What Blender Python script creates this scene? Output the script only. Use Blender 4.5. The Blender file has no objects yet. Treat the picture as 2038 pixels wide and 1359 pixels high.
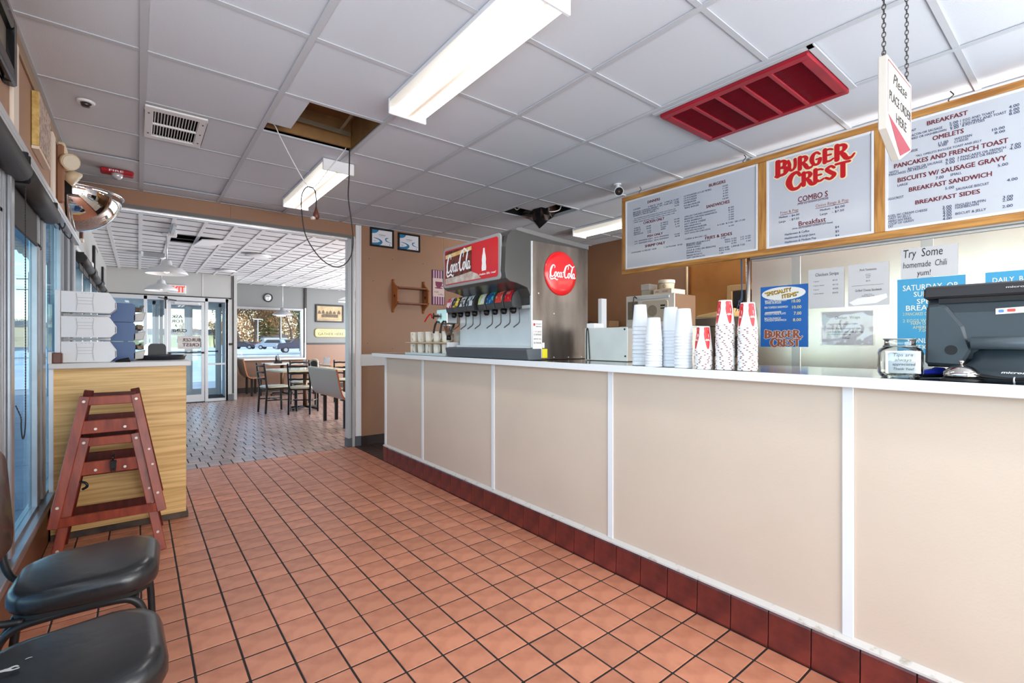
import bpy, bmesh, math, random
from mathutils import Vector, Matrix, Euler
random.seed(7)
PI = math.pi
C = bpy.context.scene.collection
SC = bpy.context.scene

# ------------------------------------------------------------------ camera, sky, sun, exposure
EYE = 1.25
YAW = math.radians(38.41)
cam_data = bpy.data.cameras.new('camera')
cam_data.sensor_width = 36.0
cam_data.lens = 36.0 * 941.0 / 2038.0
cam_data.shift_x = -2.5 / 2038.0
cam_data.clip_start = 0.02
cam_data.clip_end = 900
cam = bpy.data.objects.new('camera', cam_data)
C.objects.link(cam)
cam.location = (0, 0, EYE)
cam.rotation_euler = (PI / 2, 0, -YAW)
SC.camera = cam

SC.view_settings.view_transform = 'Standard'
SC.view_settings.look = 'None'
SC.view_settings.gamma = 1.0
SC.view_settings.use_curve_mapping = False
SC.view_settings.exposure = 0.2

world = bpy.data.worlds.new('world')
SC.world = world
world.use_nodes = True
_n = world.node_tree.nodes
_l = world.node_tree.links
_n.clear()
_out = _n.new('ShaderNodeOutputWorld')
_bg = _n.new('ShaderNodeBackground')
_sky = _n.new('ShaderNodeTexSky')
_sky.sky_type = 'NISHITA'
_sky.sun_disc = False
_sky.sun_elevation = math.radians(28)
_sky.sun_rotation = math.radians(120)
_sky.air_density = 1.0
_sky.dust_density = 0.6
_sky.ozone_density = 2.0
_bg.inputs['Strength'].default_value = 0.42
_l.new(_sky.outputs['Color'], _bg.inputs['Color'])
_l.new(_bg.outputs['Background'], _out.inputs['Surface'])

sun_data = bpy.data.lights.new('sun', 'SUN')
sun_data.energy = 2.7
sun_data.color = (1.0, 0.93, 0.82)
sun_data.angle = math.radians(0.6)
sun = bpy.data.objects.new('sun', sun_data)
C.objects.link(sun)
sun.rotation_euler = Vector((-0.80, 0.42, -0.42)).to_track_quat('-Z', 'Y').to_euler()
LAMP = 16.0      # strength of the fluorescent diffusers over their tubes
LAMP_COLOR = (1.0, 0.95, 0.87)

def fill_light(name, loc, aim, w, h, watts, color=(0.94, 0.97, 1.0)):
    """added area light that stands in for light from unseen windows"""
    d = bpy.data.lights.new(name, 'AREA')
    d.shape = 'RECTANGLE'
    d.size, d.size_y = w, h
    d.energy = watts
    d.color = color
    o = bpy.data.objects.new(name, d)
    C.objects.link(o)
    o.location = loc
    o.rotation_euler = Vector(aim).to_track_quat('-Z', 'Y').to_euler()
    return o
fill_light('front_fill', (2.3, -1.66, 1.35), (0, 1, 0.0), 4.6, 1.9, 185)  # fill added at the solid front wall; no window here
fill_light('side_window_fill', (-0.43, 0.4, 1.62), (1, 0, 0.12), 4.2, 0.85, 30)  # fill added inside the unseen near windows of the left wall
fill_light('kitchen_fill', (4.42, -1.66, 1.5), (0, 1, 0.1), 1.4, 1.7, 230)  # added behind the steel partition to brighten kitchen and back wall; no window
fill_light('dining_fill', (5.92, 9.2, 1.4), (-1, 0, 0.1), 6.0, 1.7, 480)  # fill added before the solid right wall of the dining room

# ------------------------------------------------------------------ materials
def lin(c):
    return tuple(((x / 255.0) / 12.92 if x / 255.0 <= 0.04045 else ((x / 255.0 + 0.055) / 1.055) ** 2.4) for x in c)

MATS = {}
def mat(name, rgb, rough=0.5, metal=0.0, var=0.0, vscale=6.0, bump=0.0, bscale=60.0, objvar=0.0, spec=None,
        stretch=None, coat=0.0, rgb2=None, emit=None, estr=0.0, vdetail=4.0, aniso=None, contrast=(0.35, 0.65)):
    """Principled surface with noise in colour (rgb -> rgb2), a per object tint and fine relief."""
    if name in MATS:
        return MATS[name]
    m = bpy.data.materials.new(name)
    m.use_nodes = True
    N, L = m.node_tree.nodes, m.node_tree.links
    b = N['Principled BSDF']
    b.inputs['Roughness'].default_value = rough
    b.inputs['Metallic'].default_value = metal
    if spec is not None:
        b.inputs['Specular IOR Level'].default_value = spec
    if coat:
        b.inputs['Coat Weight'].default_value = coat
        b.inputs['Coat Roughness'].default_value = 0.08
    base = lin(rgb)
    col = None
    tc = None
    def coords(st):
        nonlocal tc
        if tc is None:
            tc = N.new('ShaderNodeTexCoord')
        if st is None:
            return tc.outputs['Object']
        mp = N.new('ShaderNodeMapping')
        mp.inputs['Scale'].default_value = st
        L.new(tc.outputs['Object'], mp.inputs['Vector'])
        return mp.outputs['Vector']
    if var > 0 or rgb2 is not None:
        nz = N.new('ShaderNodeTexNoise')
        nz.inputs['Scale'].default_value = vscale
        nz.inputs['Detail'].default_value = vdetail
        L.new(coords(stretch), nz.inputs['Vector'])
        rp = N.new('ShaderNodeValToRGB')
        rp.color_ramp.elements[0].position = contrast[0]
        rp.color_ramp.elements[1].position = contrast[1]
        c2 = lin(rgb2) if rgb2 is not None else tuple(x * (1 - var) for x in base)
        rp.color_ramp.elements[0].color = (*c2, 1)
        rp.color_ramp.elements[1].color = (*base, 1)
        L.new(nz.outputs['Fac'], rp.inputs['Fac'])
        col = rp.outputs['Color']
    if objvar > 0:
        oi = N.new('ShaderNodeObjectInfo')
        mr = N.new('ShaderNodeMapRange')
        mr.inputs['To Min'].default_value = 1 - objvar
        mr.inputs['To Max'].default_value = 1 + objvar
        L.new(oi.outputs['Random'], mr.inputs['Value'])
        hs = N.new('ShaderNodeHueSaturation')
        L.new(mr.outputs['Result'], hs.inputs['Value'])
        if col is not None:
            L.new(col, hs.inputs['Color'])
        else:
            hs.inputs['Color'].default_value = (*base, 1)
        col = hs.outputs['Color']
    if col is not None:
        L.new(col, b.inputs['Base Color'])
    else:
        b.inputs['Base Color'].default_value = (*base, 1)
    if bump > 0:
        n2 = N.new('ShaderNodeTexNoise')
        n2.inputs['Scale'].default_value = bscale
        n2.inputs['Detail'].default_value = 3
        L.new(coords(stretch if aniso else None), n2.inputs['Vector'])
        bp = N.new('ShaderNodeBump')
        bp.inputs['Strength'].default_value = bump
        bp.inputs['Distance'].default_value = 0.004
        L.new(n2.outputs['Fac'], bp.inputs['Height'])
        L.new(bp.outputs['Normal'], b.inputs['Normal'])
    if emit is not None:
        b.inputs['Emission Color'].default_value = (*emit, 1)
        b.inputs['Emission Strength'].default_value = estr
    MATS[name] = m
    return m

def glass(name, tint=(1, 1, 1), refl=1.0, rough=0.0):
    m = bpy.data.materials.new(name)
    m.use_nodes = True
    N, L = m.node_tree.nodes, m.node_tree.links
    N.clear()
    o = N.new('ShaderNodeOutputMaterial')
    mx = N.new('ShaderNodeMixShader')
    t = N.new('ShaderNodeBsdfTransparent')
    t.inputs['Color'].default_value = (*tint, 1)
    g = N.new('ShaderNodeBsdfGlossy')
    g.inputs['Roughness'].default_value = rough
    f = N.new('ShaderNodeFresnel')
    f.inputs['IOR'].default_value = 1.45
    mul = N.new('ShaderNodeMath')
    mul.operation = 'MULTIPLY'
    mul.inputs[1].default_value = refl
    L.new(f.outputs['Fac'], mul.inputs[0])
    L.new(mul.outputs[0], mx.inputs['Fac'])
    L.new(t.outputs[0], mx.inputs[1])
    L.new(g.outputs[0], mx.inputs[2])
    L.new(mx.outputs[0], o.inputs['Surface'])
    MATS[name] = m
    return m

# ------------------------------------------------------------------ mesh building
class MB:
    def __init__(s):
        s.v, s.f, s.sm = [], [], []
    def add(s, vs, fs, smooth=False):
        o = len(s.v)
        s.v += [Vector(p) for p in vs]
        s.f += [[i + o for i in f] for f in fs]
        s.sm += [smooth] * len(fs)
        return s
    def box(s, x0, x1, y0, y1, z0, z1):
        if x0 > x1: x0, x1 = x1, x0
        if y0 > y1: y0, y1 = y1, y0
        if z0 > z1: z0, z1 = z1, z0
        vs = [(x0, y0, z0), (x1, y0, z0), (x1, y1, z0), (x0, y1, z0), (x0, y0, z1), (x1, y0, z1), (x1, y1, z1), (x0, y1, z1)]
        return s.add(vs, [(0, 3, 2, 1), (4, 5, 6, 7), (0, 1, 5, 4), (1, 2, 6, 5), (2, 3, 7, 6), (3, 0, 4, 7)])
    def hexa(s, b, t):
        """box between a bottom quad b and a top quad t (both counter-clockwise seen from the top)"""
        return s.add(list(b) + list(t), [(0, 3, 2, 1), (4, 5, 6, 7), (0, 1, 5, 4), (1, 2, 6, 5), (2, 3, 7, 6), (3, 0, 4, 7)])
    def bar(s, p, q, w, h, up=(0, 0, 1)):
        """rectangular bar from p to q, w wide (sideways) and h high (towards up)"""
        p, q, up = Vector(p), Vector(q), Vector(up)
        d = (q - p).normalized()
        sd = d.cross(up)
        if sd.length < 1e-4:
            sd = d.cross(Vector((1, 0, 0)))
        sd.normalize()
        u = sd.cross(d).normalized()
        a, b = sd * w / 2, u * h / 2
        ring = lambda c: [c - a - b, c + a - b, c + a + b, c - a + b]
        return s.add(ring(p) + ring(q), [(0, 3, 2, 1), (4, 5, 6, 7), (0, 1, 5, 4), (1, 2, 6, 5), (2, 3, 7, 6), (3, 0, 4, 7)][::1])
    def cyl(s, p, q, r0, r1=None, seg=12, caps=True):
        r1 = r0 if r1 is None else r1
        p, q = Vector(p), Vector(q)
        d = (q - p).normalized()
        a = d.orthogonal().normalized()
        b = d.cross(a)
        vs = []
        for c, r in ((p, r0), (q, r1)):
            for i in range(seg):
                t = 2 * PI * i / seg
                vs.append(c + (a * math.cos(t) + b * math.sin(t)) * r)
        s.add(vs, [(i, (i + 1) % seg, seg + (i + 1) % seg, seg + i) for i in range(seg)], True)
        if caps:
            s.add(vs[:seg], [tuple(range(seg - 1, -1, -1))])
            s.add(vs[seg:], [tuple(range(seg))])
        return s
    def tube(s, pts, r, seg=8, closed=False, caps=True):
        pts = [Vector(p) for p in pts]
        n = len(pts)
        rs = r if isinstance(r, (list, tuple)) else [r] * n
        vs, prev = [], None
        for i, p in enumerate(pts):
            if closed:
                d = pts[(i + 1) % n] - pts[i - 1]
            else:
                d = pts[min(i + 1, n - 1)] - pts[max(i - 1, 0)]
            d.normalize()
            if prev is None:
                a = d.orthogonal().normalized()
            else:
                a = prev - d * prev.dot(d)
                a = a.normalized() if a.length > 1e-6 else d.orthogonal().normalized()
            prev = a
            b = d.cross(a)
            for k in range(seg):
                t = 2 * PI * k / seg
                vs.append(p + (a * math.cos(t) + b * math.sin(t)) * rs[i])
        fs = []
        for i in range(n if closed else n - 1):
            j = (i + 1) % n
            for k in range(seg):
                fs.append((i * seg + k, i * seg + (k + 1) % seg, j * seg + (k + 1) % seg, j * seg + k))
        s.add(vs, fs, True)
        if caps and not closed:
            s.add(vs[:seg], [tuple(range(seg - 1, -1, -1))])
            s.add(vs[-seg:], [tuple(range(seg))])
        return s
    def lathe(s, prof, c=(0, 0, 0), seg=24, smooth=True, caps=True):
        """profile of (radius, z) from the bottom up, turned round z at c"""
        c = Vector(c)
        vs = []
        for r, z in prof:
            for k in range(seg):
                t = 2 * PI * k / seg
                vs.append(c + Vector((r * math.cos(t), r * math.sin(t), z)))
        fs = []
        for i in range(len(prof) - 1):
            for k in range(seg):
                fs.append((i * seg + k, i * seg + (k + 1) % seg, (i + 1) * seg + (k + 1) % seg, (i + 1) * seg + k))
        s.add(vs, fs, smooth)
        if caps and prof[0][0] > 1e-5:
            s.add(vs[:seg], [tuple(range(seg - 1, -1, -1))])
        if caps and prof[-1][0] > 1e-5:
            s.add(vs[-seg:], [tuple(range(seg))])
        return s
    def prism(s, poly, fr, d, smooth=False):
        """2D polygon in frame fr=(origin,u,v), pushed d along u x v"""
        o, u, v = [Vector(x) for x in fr]
        n = u.cross(v).normalized()
        a = [o + u * x + v * y for x, y in poly]
        b = [p + n * d for p in a]
        k = len(a)
        s.add(b, [tuple(range(k))])
        s.add(a, [tuple(range(k - 1, -1, -1))])
        s.add(a + b, [(i, (i + 1) % k, k + (i + 1) % k, k + i) for i in range(k)], smooth)
        return s
    def loft(s, rings, caps=True, smooth=True):
        n = len(rings[0])
        vs = [p for r in rings for p in r]
        fs = []
        for i in range(len(rings) - 1):
            for k in range(n):
                fs.append((i * n + k, i * n + (k + 1) % n, (i + 1) * n + (k + 1) % n, (i + 1) * n + k))
        s.add(vs, fs, smooth)
        if caps:
            s.add(rings[0], [tuple(range(n - 1, -1, -1))], smooth)
            s.add(rings[-1], [tuple(range(n))], smooth)
        return s
    def xf(s, m):
        s.v = [m @ p for p in s.v]
        return s
    def join(s, o, m=None):
        return_v = [m @ p for p in o.v] if m is not None else o.v
        k = len(s.v)
        s.v += return_v
        s.f += [[i + k for i in f] for f in o.f]
        s.sm += o.sm
        return s

WORLD = {}      # world matrix of every thing, so parts can be modelled in room coordinates
def mesh_from(name, mb, bevel=0.0, seg=1):
    me = bpy.data.meshes.new(name)
    me.from_pydata([tuple(p) for p in mb.v], [], mb.f)
    me.polygons.foreach_set('use_smooth', mb.sm)
    bm = bmesh.new()
    bm.from_mesh(me)
    bmesh.ops.remove_doubles(bm, verts=bm.verts, dist=1e-5)
    bmesh.ops.recalc_face_normals(bm, faces=bm.faces)
    if bevel > 0:
        es = [e for e in bm.edges if len(e.link_faces) == 2 and e.calc_face_angle(0) > 0.6]
        if es:
            bmesh.ops.bevel(bm, geom=es, offset=bevel, segments=seg, profile=0.5, affect='EDGES', clamp_overlap=True)
    bm.to_mesh(me)
    bm.free()
    return me

def obj(name, mb, m, parent=None, world=True, bevel=0.0, seg=1, label=None, kind=None):
    """one mesh object; with world=True the shape is given in room coordinates"""
    if parent is not None and world:
        inv = WORLD[parent.name].inverted()
        mb.v = [inv @ p for p in mb.v]
    me = mb if isinstance(mb, bpy.types.Mesh) else mesh_from(name, mb, bevel, seg)
    o = bpy.data.objects.new(name, me)
    C.objects.link(o)
    if m is not None:
        me.materials.clear()
        for x in (m if isinstance(m, (list, tuple)) else [m]):
            me.materials.append(x)
    if parent is not None:
        o.parent = parent
        WORLD[o.name] = WORLD[parent.name]
    else:
        WORLD[o.name] = Matrix.Identity(4)
    if label: o['label'] = label
    if kind: o['kind'] = kind
    return o

def tag(o, label, cat, group=None):
    o['label'] = label
    o['category'] = cat
    if group: o['group'] = group
    return o

def thing(name, label, cat, loc=(0, 0, 0), rz=0.0, group=None):
    o = bpy.data.objects.new(name, None)
    o.empty_display_size = 0.05
    C.objects.link(o)
    o.location = loc
    o.rotation_euler = (0, 0, rz)
    WORLD[o.name] = Matrix.Translation(Vector(loc)) @ Matrix.Rotation(rz, 4, 'Z')
    return tag(o, label, cat, group)

def struct(name, mb, m, bevel=0.0, parent=None):
    o = obj(name, mb, m, parent, bevel=bevel)
    if parent is None: o['kind'] = 'structure'
    return o

def copy_tree(o, parent=None):
    c = o.copy()
    C.objects.link(c)
    if parent is not None:
        c.parent = parent
    for ch in list(o.children):
        copy_tree(ch, c)
    return c

def dup(root, loc, rz, label, group=None):
    kids = list(root.children)
    c = root.copy()
    C.objects.link(c)
    c.location = loc
    c.rotation_euler = (root.rotation_euler[0], root.rotation_euler[1], rz)
    for k in kids:
        copy_tree(k, c)
    c['label'] = label
    if group: c['group'] = group
    return c

def catmull(pts, n=8, closed=False):
    P = [Vector(p) for p in pts]
    out = []
    k = len(P)
    for i in range(k if closed else k - 1):
        p0 = P[(i - 1) % k] if (closed or i > 0) else P[0] * 2 - P[1]
        p1, p2 = P[i], P[(i + 1) % k]
        p3 = P[(i + 2) % k] if (closed or i + 2 < k) else P[-1] * 2 - P[-2]
        for j in range(n):
            t = j / n
            out.append(0.5 * ((2 * p1) + (p2 - p0) * t + (2 * p0 - 5 * p1 + 4 * p2 - p3) * t * t + (3 * p1 - p0 - 3 * p2 + p3) * t ** 3))
    if not closed:
        out.append(P[-1])
    return out

def rrect(w, h, r, n=4, cx=0.0, cy=0.0):
    out = []
    for sx, sy, a0 in ((1, 1, 0), (-1, 1, PI / 2), (-1, -1, PI), (1, -1, 1.5 * PI)):
        for i in range(n + 1):
            a = a0 + PI / 2 * i / n
            out.append((cx + sx * (w / 2 - r) + r * math.cos(a), cy + sy * (h / 2 - r) + r * math.sin(a)))
    return out

def oval(rx, ry, n=24, cx=0.0, cy=0.0):
    return [(cx + rx * math.cos(2 * PI * i / n), cy + ry * math.sin(2 * PI * i / n)) for i in range(n)]

# ------------------------------------------------------------------ flat lettering
_TC = {}
def glyphs(s, bold=0.0, shear=0.0, space=1.0):
    key = (s, bold, shear, space)
    if key not in _TC:
        cu = bpy.data.curves.new('lettering', 'FONT')
        cu.body = s
        cu.resolution_u = 2
        cu.offset = bold
        cu.shear = shear
        cu.space_character = space
        o = bpy.data.objects.new('lettering', cu)
        me = o.to_mesh()
        vs = [(v.co.x, v.co.y) for v in me.vertices]
        fs = [tuple(p.vertices) for p in me.polygons]
        o.to_mesh_clear()
        bpy.data.objects.remove(o)
        bpy.data.curves.remove(cu)
        _TC[key] = (vs, fs)
    return _TC[key]

def write(mb, s, fr, x0, x1, y, h, bold=0.0, shear=0.0, lift=0.0, mirror=False):
    """letters of cap height h on frame fr, from x0 to x1 (x1 None: natural width)"""
    vs, fs = glyphs(s, 0.0, shear)
    if not vs:
        return
    o, u, v = [Vector(p) for p in fr]
    n = u.cross(v).normalized() * lift
    a, b = min(p[0] for p in vs), max(p[0] for p in vs)
    k = h / 0.70
    sx = k if x1 is None else (x1 - x0) / (b - a)
    d = bold * 0.8
    for q, (ox, oy) in enumerate(((0, 0),) if bold < 0.004 else ((-d, -d * .5), (d, -d * .5), (d, d * .5), (-d, d * .5))):
        nn = n + u.cross(v).normalized() * (q * 1.5e-5)
        mb.add([o + u * (x0 + (((b - p[0]) if mirror else (p[0] - a)) + ox) * sx) + v * (y + (p[1] + oy) * k) + nn for p in vs], fs)

def ribbon(mb, strokes, fr, lift=0.0, grow=0.0, n=7, scale=1.0, off=(0, 0)):
    """pen strokes of changing width: each stroke is a list of (x, y, width)"""
    o, u, v = [Vector(p) for p in fr]
    nn = u.cross(v).normalized() * lift
    def put(x, y):
        return o + u * (off[0] + x * scale) + v * (off[1] + y * scale) + nn
    for si, st in enumerate(strokes):
        nn = u.cross(v).normalized() * (lift + si * 2.5e-5)
        c = catmull(st, n)
        L = []
        for i, p in enumerate(c):
            d = (c[min(i + 1, len(c) - 1)] - c[max(i - 1, 0)])
            d = Vector((d.x, d.y, 0)).normalized()
            w = max(p.z, 0.0005) / 2 + grow
            L.append((p.x - d.y * w, p.y + d.x * w, p.x + d.y * w, p.y - d.x * w))
        vs = []
        for qi, q in enumerate(L):
            e = u.cross(v).normalized() * (qi * 4e-7)
            vs += [put(q[0], q[1]) + e, put(q[2], q[3]) + e]
        mb.add(vs, [(2 * i, 2 * i + 1, 2 * i + 3, 2 * i + 2) for i in range(len(L) - 1)])
        for p in (c[0], c[-1]):
            nn = nn + u.cross(v).normalized() * 6e-6
            w = max(p.z, 0.0005) / 2 + grow
            mb.add([put(p.x + w * math.cos(2 * PI * i / 10), p.y + w * math.sin(2 * PI * i / 10)) for i in range(10)], [tuple(range(10))])

def flat(poly, fr, lift=0.0):
    o, u, v = [Vector(p) for p in fr]
    n = u.cross(v).normalized() * lift
    return MB().add([o + u * x + v * y + n for x, y in poly], [tuple(range(len(poly)))])


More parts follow.
